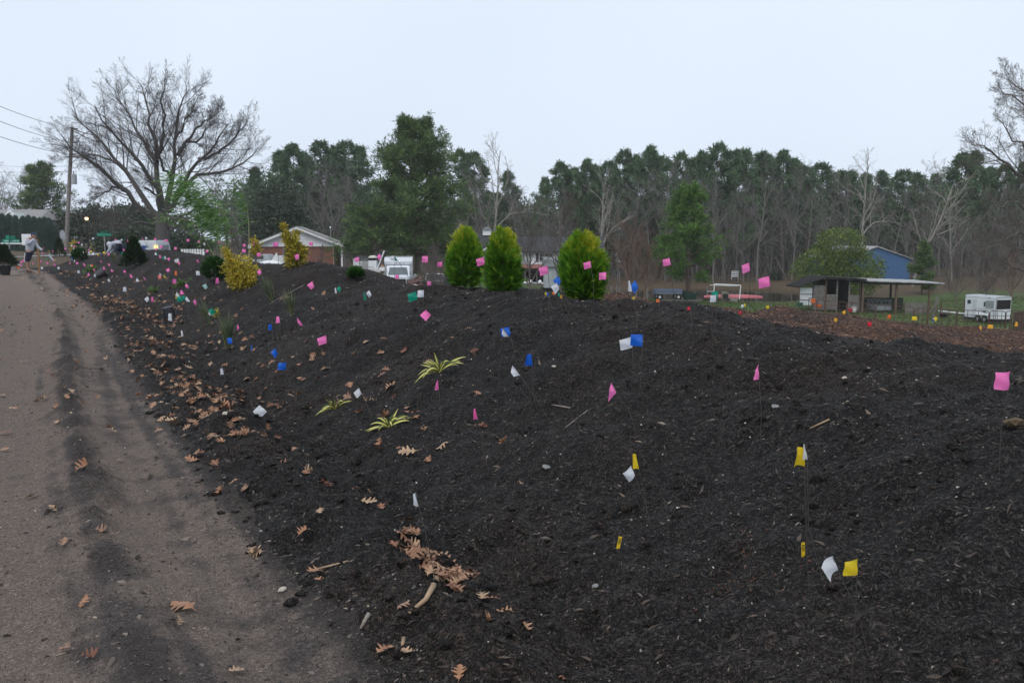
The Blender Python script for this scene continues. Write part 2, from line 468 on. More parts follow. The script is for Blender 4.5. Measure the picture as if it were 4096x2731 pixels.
# ------------------------------------------------------------------ the ground: one terrain, split by what covers it
def ground_mat(name, stops_a, stops_b, attr, sc1, sc2, bump, rough=0.9, cell=60.0, spill=None):
    """earth of loose pieces: each little cell has its own tone, with fibres and gaps between; two soils mixed by an attribute"""
    m, t, b = _princ(name)
    tc = N(t, 'ShaderNodeTexCoord')
    n1 = N(t, 'ShaderNodeTexNoise', Scale=sc1, Detail=8.0, Roughness=0.72)
    n2 = N(t, 'ShaderNodeTexNoise', Scale=sc2, Detail=6.0, Roughness=0.7)
    wn = N(t, 'ShaderNodeTexNoise', Scale=cell * 0.22, Detail=2.0)
    for n in (n1, n2, wn): t.links.new(tc.outputs['Object'], n.inputs['Vector'])
    ws = N(t, 'ShaderNodeVectorMath', operation='SCALE'); ws.inputs['Scale'].default_value = 3.4 / cell
    t.links.new(wn.outputs['Color'], ws.inputs[0])
    wa = N(t, 'ShaderNodeVectorMath', operation='ADD')
    t.links.new(tc.outputs['Object'], wa.inputs[0]); t.links.new(ws.outputs[0], wa.inputs[1])
    cells = []
    for k, (sx, sy, rz) in enumerate(((1.0, 2.3, 0.4), (2.4, 1.0, 1.1))):
        mp = N(t, 'ShaderNodeMapping'); mp.inputs['Scale'].default_value = (sx * (1 + k * .6), sy * (1 + k * .6), 1.6); mp.inputs['Rotation'].default_value = (0, 0, rz)
        t.links.new(wa.outputs[0], mp.inputs['Vector'])
        vo = N(t, 'ShaderNodeTexVoronoi', Scale=cell)
        t.links.new(mp.outputs[0], vo.inputs['Vector'])
        sp = N(t, 'ShaderNodeSeparateColor'); t.links.new(vo.outputs['Color'], sp.inputs[0])
        cells.append((sp.outputs[0], vo.outputs['Distance']))
    def mth(op, x, y, z=None):
        n = N(t, 'ShaderNodeMath', operation=op)
        for i_, v in enumerate((x, y, z)):
            if v is None: continue
            if isinstance(v, (int, float)): n.inputs[i_].default_value = v
            else: t.links.new(v, n.inputs[i_])
        return n.outputs[0]
    cr = mth('ADD', mth('MULTIPLY', cells[0][0], .5), mth('MULTIPLY', cells[1][0], .5))
    fac = mth('ADD', mth('MULTIPLY', cr, .62), mth('MULTIPLY', n2.outputs[0], .38))
    fac = mth('SUBTRACT', fac, mth('MULTIPLY', mth('ADD', cells[0][1], cells[1][1]), .12))
    ca = ramp(t, fac, stops_a); cb = ramp(t, fac, stops_b)
    a_ = N(t, 'ShaderNodeAttribute', attribute_name=attr)
    f = ramp(t, mth('MULTIPLY_ADD', n1.outputs[0], 1.1, a_.outputs['Fac']), [(0.68, (0, 0, 0)), (1.08, (1, 1, 1))])
    mm = N(t, 'ShaderNodeMix', data_type='RGBA')
    t.links.new(f, mm.inputs[0]); t.links.new(ca, mm.inputs[6]); t.links.new(cb, mm.inputs[7])
    out = mm.outputs[2]
    if spill:
        s_ = N(t, 'ShaderNodeAttribute', attribute_name='spill')
        f2 = ramp(t, mth('MULTIPLY_ADD', cr, .9, s_.outputs['Fac']), [(0.92, (0, 0, 0)), (1.0, (1, 1, 1))])
        m2 = N(t, 'ShaderNodeMix', data_type='RGBA')
        t.links.new(f2, m2.inputs[0]); t.links.new(out, m2.inputs[6]); t.links.new(ramp(t, fac, spill), m2.inputs[7])
        out = m2.outputs[2]
    t.links.new(out, b.inputs['Base Color'])
    b.inputs['Roughness'].default_value = rough
    b.inputs['Specular IOR Level'].default_value = 0.25
    h = mth('SUBTRACT', mth('ADD', mth('MULTIPLY', n2.outputs[0], .8), mth('MULTIPLY', cr, .8)), mth('MULTIPLY', mth('ADD', cells[0][1], cells[1][1]), .8))
    bp = N(t, 'ShaderNodeBump', Strength=bump, Distance=0.016)
    t.links.new(h, bp.inputs['Height'])
    t.links.new(bp.outputs[0], b.inputs['Normal'])
    return m
SPILL = [(0.25, (0.009, 0.008, 0.008)), (0.5, (0.028, 0.025, 0.024)), (0.72, (0.07, 0.058, 0.05))]
M_mulch = ground_mat('mulch_soil', [(0.24, (0.0040, 0.0037, 0.0038)), (0.40, (0.0175, 0.0152, 0.0145)), (0.55, (0.043, 0.037, 0.034)), (0.70, (0.105, 0.090, 0.079))],
                     [(0.24, (0.006, 0.005, 0.0045)), (0.42, (0.028, 0.021, 0.018)), (0.68, (0.11, 0.08, 0.061))], 'mixw', 1.1, 40.0, 1.0, cell=52.0)
M_road = ground_mat('track_earth', [(0.24, (0.148, 0.112, 0.091)), (0.42, (0.25, 0.192, 0.158)), (0.66, (0.36, 0.288, 0.24))],
                    [(0.24, (0.060, 0.049, 0.045)), (0.42, (0.112, 0.092, 0.083)), (0.66, (0.18, 0.149, 0.133))], 'mixw', 1.6, 26.0, 0.9, cell=85.0, spill=SPILL)
M_leafbed = ground_mat('brown_leaf_mulch', [(0.25, (0.018, 0.009, 0.006)), (0.45, (0.085, 0.043, 0.027)), (0.7, (0.18, 0.10, 0.062))],
                       [(0.3, (0.02, 0.013, 0.011)), (0.7, (0.075, 0.05, 0.04))], 'mixw', 0.9, 14.0, 0.9, cell=22.0)
M_grass = ground_mat('winter_grass', [(0.25, (0.030, 0.052, 0.013)), (0.45, (0.062, 0.105, 0.026)), (0.7, (0.105, 0.145, 0.045))],
                     [(0.25, (0.05, 0.034, 0.02)), (0.7, (0.14, 0.10, 0.06))], 'mixw', 0.16, 5.0, 0.5, cell=7.0)
def polar(ths, rs):
    th, r = np.meshgrid(ths, rs, indexing='ij')
    return r * np.sin(th), r * np.cos(th)
def grid_faces(n, m):
    i, j = np.meshgrid(np.arange(n - 1), np.arange(m - 1), indexing='ij')
    k = i * m + j
    return np.stack([k, k + m, k + m + 1, k + 1], -1).reshape(-1, 4)
def sub(verts, faces, keep, attrs):
    f = faces[keep]
    u, inv = np.unique(f, return_inverse=True)
    return verts[u], inv.reshape(f.shape), {k: v[u] for k, v in attrs.items()}
def flat_faces_up(v, f):
    a, b, c = v[f[:, 0]], v[f[:, 1]], v[f[:, 2]]
    nz = np.cross(b - a, c - a)[:, 2]
    f = f.copy(); f[nz < 0] = f[nz < 0][:, ::-1]
    return f
ths = np.radians(np.linspace(-56, 56, 520))
rs = np.geomspace(1.0, 72, 500)
gx, gy = polar(ths, rs)
def snap_edge(x, y):
    # slide grid points onto the ragged foot line of the berm, so the border between earth and mulch is a clean run of edges
    x, y = x.copy(), y.copy()
    for _ in range(2):
        s0, t0 = toe_st(x, y)
        ed = s0 + 0.16 * vnoise(x / 0.45, y / 0.45, 41) + 0.07 * vnoise(x / 0.14, y / 0.14, 42)
        m = np.abs(ed) < 0.62 * np.hypot(x, y) * (ths[1] - ths[0])
        e = 0.02
        gxx = (toe_st(x[m] + e, y[m])[0] - toe_st(x[m] - e, y[m])[0]) / (2 * e); gyy = (toe_st(x[m], y[m] + e)[0] - toe_st(x[m], y[m] - e)[0]) / (2 * e)
        x[m] -= gxx * ed[m]; y[m] -= gyy * ed[m]
    return x, y
sx_, sy_ = snap_edge(gx.ravel(), gy.ravel())
gx, gy = sx_.reshape(gx.shape), sy_.reshape(gy.shape)
gz = Hf(gx.ravel(), gy.ravel())
V = np.c_[gx.ravel(), gy.ravel(), gz]
Fg = flat_faces_up(V, grid_faces(len(ths), len(rs)))
gs, gt = toe_st(V[:, 0], V[:, 1])
# colour mix: dark damp loam beside the berm, sandy earth further out; noise makes the border ragged
wet = 0.42 * sstep(-1.25, -0.65, gs) - 0.03 + 0.22 * vnoise(V[:, 0] / 1.1, V[:, 1] / 1.1, 31) + 0.40 * vnoise(gs / 0.22, gt / 5.0, 32) + 0.55 * vnoise(gs / 0.075, gt / 3.0, 34) + 0.35 * vnoise(V[:, 0] / 0.12, V[:, 1] / 0.12, 36) - 0.25 * sstep(8, 24, np.hypot(V[:, 0], V[:, 1])) + (0.5 * np.exp(-((gs + 0.78) / 0.12) ** 2) + 0.4 * np.exp(-((gs + 1.95) / 0.16) ** 2)) * (vnoise(gs / 0.2, gt / 0.35, 33) + 0.55)
brown = 0.22 + 0.6 * vnoise(V[:, 0] / 0.9, V[:, 1] / 0.9, 37)
dry = 0.30 - 0.22 * sstep(2, 12, V[:, 0]) * sstep(100, 90, V[:, 1]) + 0.35 * sstep(92, 112, V[:, 1]) + 0.5 * vnoise(V[:, 0] / 9, V[:, 1] / 9, 39) + 0.25 * sstep(-5, -30, V[:, 0])
spl = 0.56 * sstep(-0.22, 0.0, gs) + 0.22 * vnoise(V[:, 0] / 0.35, V[:, 1] / 0.35, 35) * sstep(-1.0, -0.2, gs) + 0.45 * np.exp(-((gs + 0.78) / 0.12) ** 2) * sstep(0.0, 0.4, vnoise(gs / 0.2, gt / 0.35, 33) + 0.2)
ctr = V[Fg].mean(1)
cs, ct_ = toe_st(ctr[:, 0], ctr[:, 1])
edge = 0.16 * vnoise(ctr[:, 0] / 0.45, ctr[:, 1] / 0.45, 41) + 0.07 * vnoise(ctr[:, 0] / 0.14, ctr[:, 1] / 0.14, 42)
bedw = leafbed_w(ctr[:, 0], ctr[:, 1], cs) + 0.25 * vnoise(ctr[:, 0] / 0.4, ctr[:, 1] / 0.4, 43)
is_bed = bedw > 0.35
is_berm = (~is_bed) & (cs + edge > 0.0) & (cs < 7.6) & (ct_ < T_END - 0.5)
is_road = (~is_bed) & (~is_berm) & (cs + edge <= 0.0) & (cs > -4.6 + 2 * edge) & (ct_ < T_END + 9)
is_field = ~(is_bed | is_berm | is_road)
for nm, keep, mt, at_ in (('mulch_berm', is_berm, M_mulch, brown), ('dirt_track', is_road, M_road, wet), ('leaf_mulch_bed', is_bed, M_leafbed, brown), ('field', is_field, M_grass, dry)):
    v, f, a = sub(V, Fg, keep, {'mixw': at_, 'spill': spl})
    o = np_mesh(nm, v, f, mt, smooth=True, attrs=a)
    o['kind'] = 'structure'
# the rest of the land: far field to the horizon, and the ground beside and behind the camera
def ground_sheet(name, ths, rs, dz):
    x, y = polar(ths, rs)
    z = Hm(x.ravel(), y.ravel()) + dz
    v = np.c_[x.ravel(), y.ravel(), z]
    f = flat_faces_up(v, grid_faces(len(ths), len(rs)))
    dr = 0.30 - 0.22 * sstep(2, 12, v[:, 0]) * sstep(100, 90, v[:, 1]) + 0.35 * sstep(92, 112, v[:, 1]) + 0.5 * vnoise(v[:, 0] / 9, v[:, 1] / 9, 39) + 0.25 * sstep(-5, -30, v[:, 0])
    o = np_mesh(name, v, f, M_grass, smooth=True, attrs={'mixw': dr})
    o['kind'] = 'structure'
ground_sheet('far_field', np.radians(np.linspace(-75, 75, 220)), np.geomspace(70.5, 430, 90), -0.03)
ground_sheet('field_behind', np.radians(np.linspace(55.5, 304.5, 110)), np.geomspace(0.4, 71, 60), -0.02)
# asphalt street at the far end of the track
M_asph = mat('street_asphalt', (0.30, 0.31, 0.33), 0.85, 0.12, 3.0)
def strip(name, pts, wid, mt, dz=0.03, n=60):
    pts = np.array(pts, float); d = np.r_[0, np.cumsum(np.hypot(*np.diff(pts, axis=0).T))]
    u = np.linspace(0, d[-1], n)
    cx, cy = np.interp(u, d, pts[:, 0]), np.interp(u, d, pts[:, 1])
    txx, tyy = np.gradient(cx), np.gradient(cy); l = np.hypot(txx, tyy)
    nx, ny = -tyy / l, txx / l
    k = np.linspace(-0.5, 0.5, 7)
    x = cx[:, None] + nx[:, None] * k * wid; y = cy[:, None] + ny[:, None] * k * wid
    z = Hm(x.ravel(), y.ravel()) + dz
    v = np.c_[x.ravel(), y.ravel(), z]
    o = np_mesh(name, v, flat_faces_up(v, grid_faces(n, 7)), mt, smooth=True)
    o['kind'] = 'structure'
strip('street', [(-110, 66), (-60, 64), (-38, 66), (-25, 72), (-14, 84)], 9.0, M_asph, 0.05)
# pond
mw, tw, bw = _princ('pond_water')
bw.inputs['Base Color'].default_value = (0.030, 0.024, 0.016, 1)
bw.inputs['Roughness'].default_value = 0.06
nzp = N(tw, 'ShaderNodeTexNoise', Scale=1.6, Detail=3.0)
bpp = N(tw, 'ShaderNodeBump', Strength=0.12, Distance=0.05)
tcp = N(tw, 'ShaderNodeTexCoord')
tw.links.new(tcp.outputs['Object'], nzp.inputs['Vector'])
tw.links.new(nzp.outputs[0], bpp.inputs['Height']); tw.links.new(bpp.outputs[0], bw.inputs['Normal'])
ang = np.linspace(0, 2 * PI, 60, endpoint=False)
ex = 24 + 15.5 * np.sign(np.cos(ang)) * np.abs(np.cos(ang)) ** 0.6; ey = 107 + 0.12 * (ex - 24) + 13 * np.sin(ang)
o = np_mesh('pond', np.c_[ex, ey, np.full(60, POND_Z)], np.arange(60)[None, :], mw)
o['kind'] = 'structure'

# ------------------------------------------------------------------ loose cover of the berm: shreds of bark, crumbs, litter
rng = np.random.default_rng(5)
def normals(x, y, e=0.05):
    zx = (Hm(x + e, y) - Hm(x - e, y)) / (2 * e); zy = (Hm(x, y + e) - Hm(x, y - e)) / (2 * e)
    n = np.c_[-zx, -zy, np.ones(len(x))]
    return n / np.linalg.norm(n, axis=1, keepdims=True)
def scatter_shards(name, x, y, L, wr, hr, tone, material, tilt=0.3, lift=0.3, kind='stuff', label=None, cat=None):
    n = len(x)
    z = Hf(x, y)
    nn = normals(x, y)
    nn = nn + rng.normal(0, tilt, (n, 3)); nn /= np.linalg.norm(nn, axis=1, keepdims=True)
    yaw = rng.uniform(0, 2 * PI, n)
    u = np.c_[np.cos(yaw), np.sin(yaw), np.zeros(n)]
    u -= nn * (u * nn).sum(1, keepdims=True); u /= np.linalg.norm(u, axis=1, keepdims=True)
    v = np.cross(nn, u)
    Wd, Hh = L * wr, L * hr
    c = np.c_[x, y, z] + nn * (Hh * lift)[:, None]
    bend = rng.normal(0, 0.18, n)
    p0 = c - u * (L / 2)[:, None]
    p1 = c + u * (L / 2)[:, None] + v * (L * bend)[:, None]
    p2 = c + v * (Wd / 2)[:, None] + u * (L * rng.uniform(-.25, .25, n))[:, None]
    p3 = c - v * (Wd / 2)[:, None] + u * (L * rng.uniform(-.25, .25, n))[:, None]
    p4 = c + nn * Hh[:, None]
    P = np.stack([p0, p1, p2, p3, p4], 1).reshape(-1, 3)
    k = np.arange(n)[:, None] * 5
    f = np.concatenate([k + np.array([[0, 3, 4]]), k + np.array([[3, 1, 4]]), k + np.array([[1, 2, 4]]), k + np.array([[2, 0, 4]])])
    o = np_mesh(name, P, f, material, tone=np.repeat(tone, 5))
    tag(o, label, cat, kind=kind)
    return o
M_chip = tone_mat('bark_shreds', [(0.0, (0.006, 0.0055, 0.0055)), (0.5, (0.024, 0.0215, 0.021)), (0.8, (0.066, 0.056, 0.050)), (0.93, (0.15, 0.122, 0.098)), (1.0, (0.38, 0.31, 0.23))], 0.6, spec=0.35)
def polar_pts(n, r0, r1, a0, a1, p=1.25):
    u = rng.uniform(0, 1, n); e = 2 - p
    r = (r0 ** e + u * (r1 ** e - r0 ** e)) ** (1 / e)
    th = np.radians(rng.uniform(a0, a1, n))
    return r * np.sin(th), r * np.cos(th)
x, y = polar_pts(430000, 2.0, 26, -42, 42, 1.6)
s_, t_ = toe_st(x, y)
bw_ = leafbed_w(x, y, s_)
k = (s_ > -0.6 + 0.6 * rng.uniform(0, 1, len(x)) ** .35) & (s_ < 6.2) & (bw_ < 0.4) & (rng.uniform(0, 1, len(x)) < 0.6 + 0.4 * sstep(0.3, 1.2, s_)) & (t_ < T_END - 1)
x, y = x[k], y[k]
r = np.hypot(x, y)
L = rng.lognormal(-4.05, 0.5, len(x)) * (0.52 + 0.06 * r)
scatter_shards('bark_mulch_shreds', x, y, np.clip(L, 0.006, 0.055 + 0.004 * r), rng.uniform(.07, .30, len(x)), rng.uniform(.08, .2, len(x)), rng.beta(1.3, 1.9, len(x)), M_chip, 0.33, label='loose dark bark mulch shreds covering the long berm', cat='mulch')
# larger pieces of bark and wood among the shreds
M_chunk = tone_mat('bark_pieces', [(0.0, (0.014, 0.012, 0.011)), (0.6, (0.045, 0.036, 0.030)), (0.9, (0.11, 0.082, 0.062)), (1.0, (0.25, 0.19, 0.135))], 0.7)
x, y = polar_pts(4200, 2.4, 18, -42, 42, 1.3)
s_, t_ = toe_st(x, y)
k = (s_ > 0.1) & (s_ < 5.6) & (leafbed_w(x, y, s_) < 0.4)
x, y = x[k], y[k]
scatter_shards('bark_pieces', x, y, rng.uniform(.025, .075, len(x)), rng.uniform(.10, .34, len(x)), rng.uniform(.08, .2, len(x)), rng.beta(1.4, 1.6, len(x)), M_chunk, .3, .4, label='larger strips of bark and wood lying in the mulch', cat='bark')
# clods: lumps of compost, irregular twelve-sided pieces
x, y = polar_pts(9000, 2.4, 16, -42, 42, 1.4)
s_, t_ = toe_st(x, y)
k = (s_ > -0.15) & (s_ < 5.5) & (leafbed_w(x, y, s_) < 0.4) & (vnoise(x / 0.5, y / 0.5, 61) + 0.35 * sstep(1.6, 0.4, s_) > rng.uniform(-.1, .45, len(x)))
x, y = x[k], y[k]; n = len(x)
ico = np.array([(0, 0, 1), (.894, 0, .447), (.276, .851, .447), (-.724, .526, .447), (-.724, -.526, .447), (.276, -.851, .447), (.724, .526, -.447), (-.276, .851, -.447), (-.894, 0, -.447), (-.276, -.851, -.447), (.724, -.526, -.447), (0, 0, -1)])
icf = np.array([(0, 1, 2), (0, 2, 3), (0, 3, 4), (0, 4, 5), (0, 5, 1), (1, 6, 2), (2, 7, 3), (3, 8, 4), (4, 9, 5), (5, 10, 1), (6, 7, 2), (7, 8, 3), (8, 9, 4), (9, 10, 5), (10, 6, 1), (6, 11, 7), (7, 11, 8), (8, 11, 9), (9, 11, 10), (10, 11, 6)])
sz = np.clip(rng.lognormal(-4.1, .5, n), .006, .05)
P = np.c_[x, y, Hf(x, y)][:, None, :] + ico[None] * (sz[:, None, None] * rng.uniform(.55, 1.3, (n, 12, 1))) * np.array([1.15, 1.0, .75])
o = np_mesh('compost_clods', P.reshape(-1, 3), (np.arange(n)[:, None, None] * 12 + icf[None]).reshape(-1, 3), M_mulch, attrs={'mixw': np.repeat(rng.uniform(.1, .6, n), 12)})
tag(o, 'small crumbled clods of compost lying in the mulch', 'clods', kind='stuff')
# crumbs and straw on the track
M_crumb = tone_mat('track_crumbs', [(0.0, (0.018, 0.014, 0.013)), (0.45, (0.06, 0.048, 0.042)), (0.85, (0.19, 0.155, 0.13)), (1.0, (0.36, 0.29, 0.20))], 0.85)
x, y = polar_pts(120000, 2.0, 24, -44, 14, 1.5)
s_, t_ = toe_st(x, y)
ridge = np.exp(-((s_ + .78) / 0.16) ** 2) + .6 * np.exp(-((s_ + 1.95) / 0.22) ** 2)
k = (s_ < 0.15) & (s_ > -4.4) & (rng.uniform(0, 1, len(x)) < 0.22 + 0.5 * ridge + 0.35 * sstep(-0.4, 0.1, s_))
x, y = x[k], y[k]; r = np.hypot(x, y)
scatter_shards('track_crumbs', x, y, np.clip(rng.lognormal(-4.5, 0.55, len(x)) * (0.7 + 0.06 * r), 0.004, 0.07), rng.uniform(.12, .8, len(x)), rng.uniform(.08, .35, len(x)), rng.beta(1.5, 2, len(x)), M_crumb, 0.25, label='crumbs of earth and straw strewn over the dirt track', cat='debris')
# brown leaf mulch
M_bl = tone_mat('brown_leaf_litter', [(0.0, (0.022, 0.011, 0.008)), (0.45, (0.105, 0.052, 0.032)), (0.85, (0.21, 0.115, 0.07)), (1.0, (0.34, 0.23, 0.15))], 0.7)
x, y = polar_pts(75000, 7, 27, -8, 40, 1.1)
s_, t_ = toe_st(x, y)
k = leafbed_w(x, y, s_) > rng.uniform(0.15, 0.75, len(x))
x, y = x[k], y[k]
scatter_shards('brown_leaf_litter', x, y, rng.uniform(0.025, 0.075, len(x)), rng.uniform(.3, .7, len(x)), rng.uniform(.1, .3, len(x)), rng.beta(1.5, 2.2, len(x)), M_bl, 0.42, 0.5, label='heaped reddish brown leaf litter behind the berm crest', cat='leaf litter')
# pale pebbles and flecks in the mulch
M_peb = tone_mat('pale_flecks', [(0.0, (0.16, 0.13, 0.10)), (0.6, (0.27, 0.23, 0.19)), (1.0, (0.5, 0.47, 0.43))], 0.7)
x, y = polar_pts(3000, 2.5, 22, -42, 42, 1.35)
s_, t_ = toe_st(x, y)
k = (s_ > -1.5) & (s_ < 5.5) & (leafbed_w(x, y, s_) < 0.4) & ((s_ > 0) | (rng.uniform(0, 1, len(x)) < .25))
x, y = x[k], y[k]
scatter_shards('pale_flecks', x, y, rng.uniform(0.005, 0.016, len(x)) * (0.8 + 0.06 * np.hypot(x, y)), rng.uniform(.5, .9, len(x)), rng.uniform(.3, .7, len(x)), rng.uniform(0, 1, len(x)), M_peb, 0.4, label='small pale pebbles and wood flecks scattered in the mulch', cat='pebbles')
# grass blades on the field beyond, where the camera could tell blades apart
M_blade = tone_mat('grass_blades', [(0.0, (0.035, 0.065, 0.014)), (0.55, (0.07, 0.125, 0.03)), (0.85, (0.11, 0.15, 0.045)), (1.0, (0.19, 0.165, 0.08))], 0.7)
x = rng.uniform(-12, 62, 60000); y = rng.uniform(26, 92, 60000)
s_, t_ = toe_st(x, y)
k = (s_ > 8.5) & (np.abs(x / y) < 0.66) & (x / y > -0.16) & (leafbed_w(x, y, s_) < 0.1)
x, y = x[k], y[k]
n = len(x); z = Hf(x, y)
h = rng.uniform(0.06, 0.16, n); w_ = rng.uniform(0.03, 0.07, n); yaw = rng.uniform(0, PI, n)
P = np.stack([np.c_[x - w_ * np.cos(yaw), y - w_ * np.sin(yaw), z], np.c_[x + w_ * np.cos(yaw), y + w_ * np.sin(yaw), z], np.c_[x + rng.normal(0, .05, n), y + rng.normal(0, .05, n), z + h]], 1).reshape(-1, 3)
o = np_mesh('field_grass', P, np.arange(n * 3).reshape(-1, 3), M_blade, tone=np.repeat(rng.uniform(0, 1, n), 3))
tag(o, 'short green winter grass growing in the low field', 'grass', kind='stuff')

S1, S9 = zone(0, 820, 5.225), zone(380, 900, 5.6)
M_dark = mat('dark_interior', (0.012, 0.011, 0.011), 0.9, 0.3, 4.0)
M_black = mat('black_plastic', (0.014, 0.014, 0.016), 0.45, 0.2, 10.0)
M_steel = mat('galvanised_steel', (0.34, 0.36, 0.38), 0.5, 0.2, 8.0, metal=0.4)

# ------------------------------------------------------------------ people
def skin(name, verts, edges, radii, material, parent, sub=1):
    me = bpy.data.meshes.new(name + '_cage'); me.from_pydata(verts, edges, [])
    o = bpy.data.objects.new(name + '_cage', me); C.objects.link(o)
    md = o.modifiers.new('skin', 'SKIN'); md.use_smooth_shade = True
    sv = me.skin_vertices
    if not sv:
        bm = bmesh.new(); bm.from_mesh(me); bm.verts.layers.skin.verify(); bm.to_mesh(me); bm.free(); sv = me.skin_vertices
    for i, r in enumerate(radii):
        rr = r if isinstance(r, tuple) else (r, r)
        sv[0].data[i].radius = rr
        sv[0].data[i].use_root = (i == 0)
    s2 = o.modifiers.new('sub', 'SUBSURF'); s2.levels = s2.render_levels = sub
    bpy.context.view_layer.update()
    m2 = bpy.data.meshes.new_from_object(o.evaluated_get(bpy.context.evaluated_depsgraph_get()))
    m2.name = name
    bpy.data.objects.remove(o); bpy.data.meshes.remove(me)
    m2.materials.clear(); m2.materials.append(material)
    for p in m2.polygons: p.use_smooth = True
    r_ = bpy.data.objects.new(name, m2); C.objects.link(r_); r_.parent = parent
    return r_
def chain(pts): return [(i, i + 1) for i in range(len(pts) - 1)]
M_skin = mat('skin', (.42, .24, .17), .6, .1, 10.0)
M_hood = mat('grey_hoodie', (.42, .44, .50), .9, .10, 14.0, .2)
M_navy = mat('navy_cloth', (.012, .016, .040), .85, .2, 14.0)
M_stripe = mat('white_stripe', (.6, .6, .6), .8)
M_boot = mat('brown_boot', (.10, .05, .03), .8, .3, 12.0)
M_capc = mat('blue_cap', (.02, .035, .09), .8, .15, 14.0)
gw = hit(118, 1090)
R = thing('person', 'person in grey hoodie, navy shorts and cap, digging with a shovel', 'person', gw)
ks = (1090 - 935) / F * gw.y / 1.75          # figure height follows the ground it stands on
R.scale = (ks,) * 3
N_, F2 = -.10, .10                            # near side, far side
body_v = [(.05, 0, .93), (.07, 0, 1.08), (.11, 0, 1.28), (.16, 0, 1.46), (.21, 0, 1.54), (.27, 0, 1.62), (.285, 0, 1.69),
          (.04, N_, .90), (.00, N_ - .01, .52), (-.03, N_, .30), (-.03, N_, .10), (.09, N_, .04),
          (.02, F2, .90), (-.07, F2, .55), (-.09, F2 + .02, .32), (-.09, F2 + .02, .12), (.03, F2 + .02, .05),
          (.13, N_ - .10, 1.47), (.12, N_ - .16, 1.24), (.24, N_ - .10, 1.36), (.345, -.07, 1.50), (.37, -.05, 1.54),
          (.17, F2 + .10, 1.46), (.26, F2 + .14, 1.20), (.44, F2 + .06, 1.05), (.60, F2, .985), (.645, F2, .965)]
body_e = [(0, 1), (1, 2), (2, 3), (3, 4), (4, 5), (5, 6), (0, 7), (7, 8), (8, 9), (9, 10), (10, 11), (0, 12), (12, 13), (13, 14), (14, 15), (15, 16), (3, 17), (17, 18), (18, 19), (19, 20), (20, 21), (3, 22), (22, 23), (23, 24), (24, 25), (25, 26)]
body_r = [(.13, .15), (.125, .145), (.13, .17), (.11, .15), .055, (.085, .07), (.085, .075), .085, .062, .055, .042, .035, .085, .062, .055, .042, .035, .065, .048, .042, .035, .03, .065, .048, .042, .036, .03]
skin('body', body_v, body_e, body_r, M_skin, R)
hv = [(.05, 0, .885)] + [body_v[i] for i in (1, 2, 3, 17, 18, 19, 20, 22, 23, 24, 25)]
skin('hoodie', hv, [(0, 1), (1, 2), (2, 3), (3, 4), (4, 5), (5, 6), (6, 7), (3, 8), (8, 9), (9, 10), (10, 11)], [(.185, .205), (.17, .19), (.165, .205), (.135, .175), .09, .078, .066, .05, .09, .075, .064, .05], M_hood, R)
skin('hood', [(.12, 0, 1.50), (.15, 0, 1.56), (.13, 0, 1.60)], [(0, 1), (1, 2)], [(.07, .12), (.075, .12), (.05, .09)], M_hood, R)
skin('shorts', [(.05, 0, 1.0), (.04, N_, .86), (.0, N_ - .01, .45), (.02, F2, .86), (-.07, F2, .50)], [(0, 1), (1, 2), (0, 3), (3, 4)], [(.155, .165), .125, .115, .12, .105], M_navy, R)
skin('stripe', [(-.02, N_ - .105, .88), (-.06, N_ - .12, .66), (-.07, N_ - .11, .44)], [(0, 1), (1, 2)], [(.03, .02), (.032, .022), (.032, .022)], M_stripe, R)
for k, (a_, b_) in enumerate(((9, 10), (14, 15))):
    skin('sock', [tuple(np.array(body_v[b_]) + np.array([0, 0, z])) for z in (.09, .03)], [(0, 1)], [.055, .055], M_stripe, R)
    x_, y_, z_ = body_v[b_]
    skin('boot', [(x_ - .02, y_, z_ + .04), (x_ - .01, y_, z_ - .05), (x_ + .12, y_, z_ - .065)], [(0, 1), (1, 2)], [.068, .075, .062], M_boot, R)
# head: face, nose, ear, eyes, mouth, cap
hd = Vector((.285, 0, 1.655))
def ell(name, c, r, m, parent, rot=0):
    bm = bmesh.new(); bmesh.ops.create_uvsphere(bm, u_segments=16, v_segments=10, radius=1)
    for v in bm.verts: v.co = Vector((v.co.x * r[0], v.co.y * r[1], v.co.z * r[2]))
    me = bpy.data.meshes.new(name); bm.to_mesh(me); bm.free(); me.materials.append(m)
    for p in me.polygons: p.use_smooth = True
    o = bpy.data.objects.new(name, me); C.objects.link(o); o.parent = parent; o.location = c; o.rotation_euler = (0, rot, 0); return o
def face(R_, hd, rot):
    h_ = ell('head', hd, (.098, .078, .118), M_skin, R_, rot)
    ell('nose', (.098, 0, -.01), (.022, .016, .02), M_skin, h_)
    for s in (-1, 1):
        ell('eye', (.084, s * .032, .022), (.010, .013, .009), M_dark, h_)
        ell('ear', (-.005, s * .078, .0), (.024, .012, .034), M_skin, h_)
    ell('mouth', (.088, 0, -.048), (.010, .024, .006), mat('lips', (.25, .09, .08), .6), h_)
    return h_
h_ = face(R, hd, .35)
ell('hair', hd + Vector((-.018, 0, .005)), (.093, .082, .112), mat('brown_hair', (.045, .03, .02), .7), R, .35)
ell('cap', hd + Vector((-.006, 0, .052)), (.108, .088, .078), M_capc, R, .35)
MB().prism([(.06, -.06), (.19, -.045), (.205, 0), (.19, .045), (.06, .06)], 'z', -.006, .006).build('cap_brim', M_capc, h_).location = (.0, 0, .05)
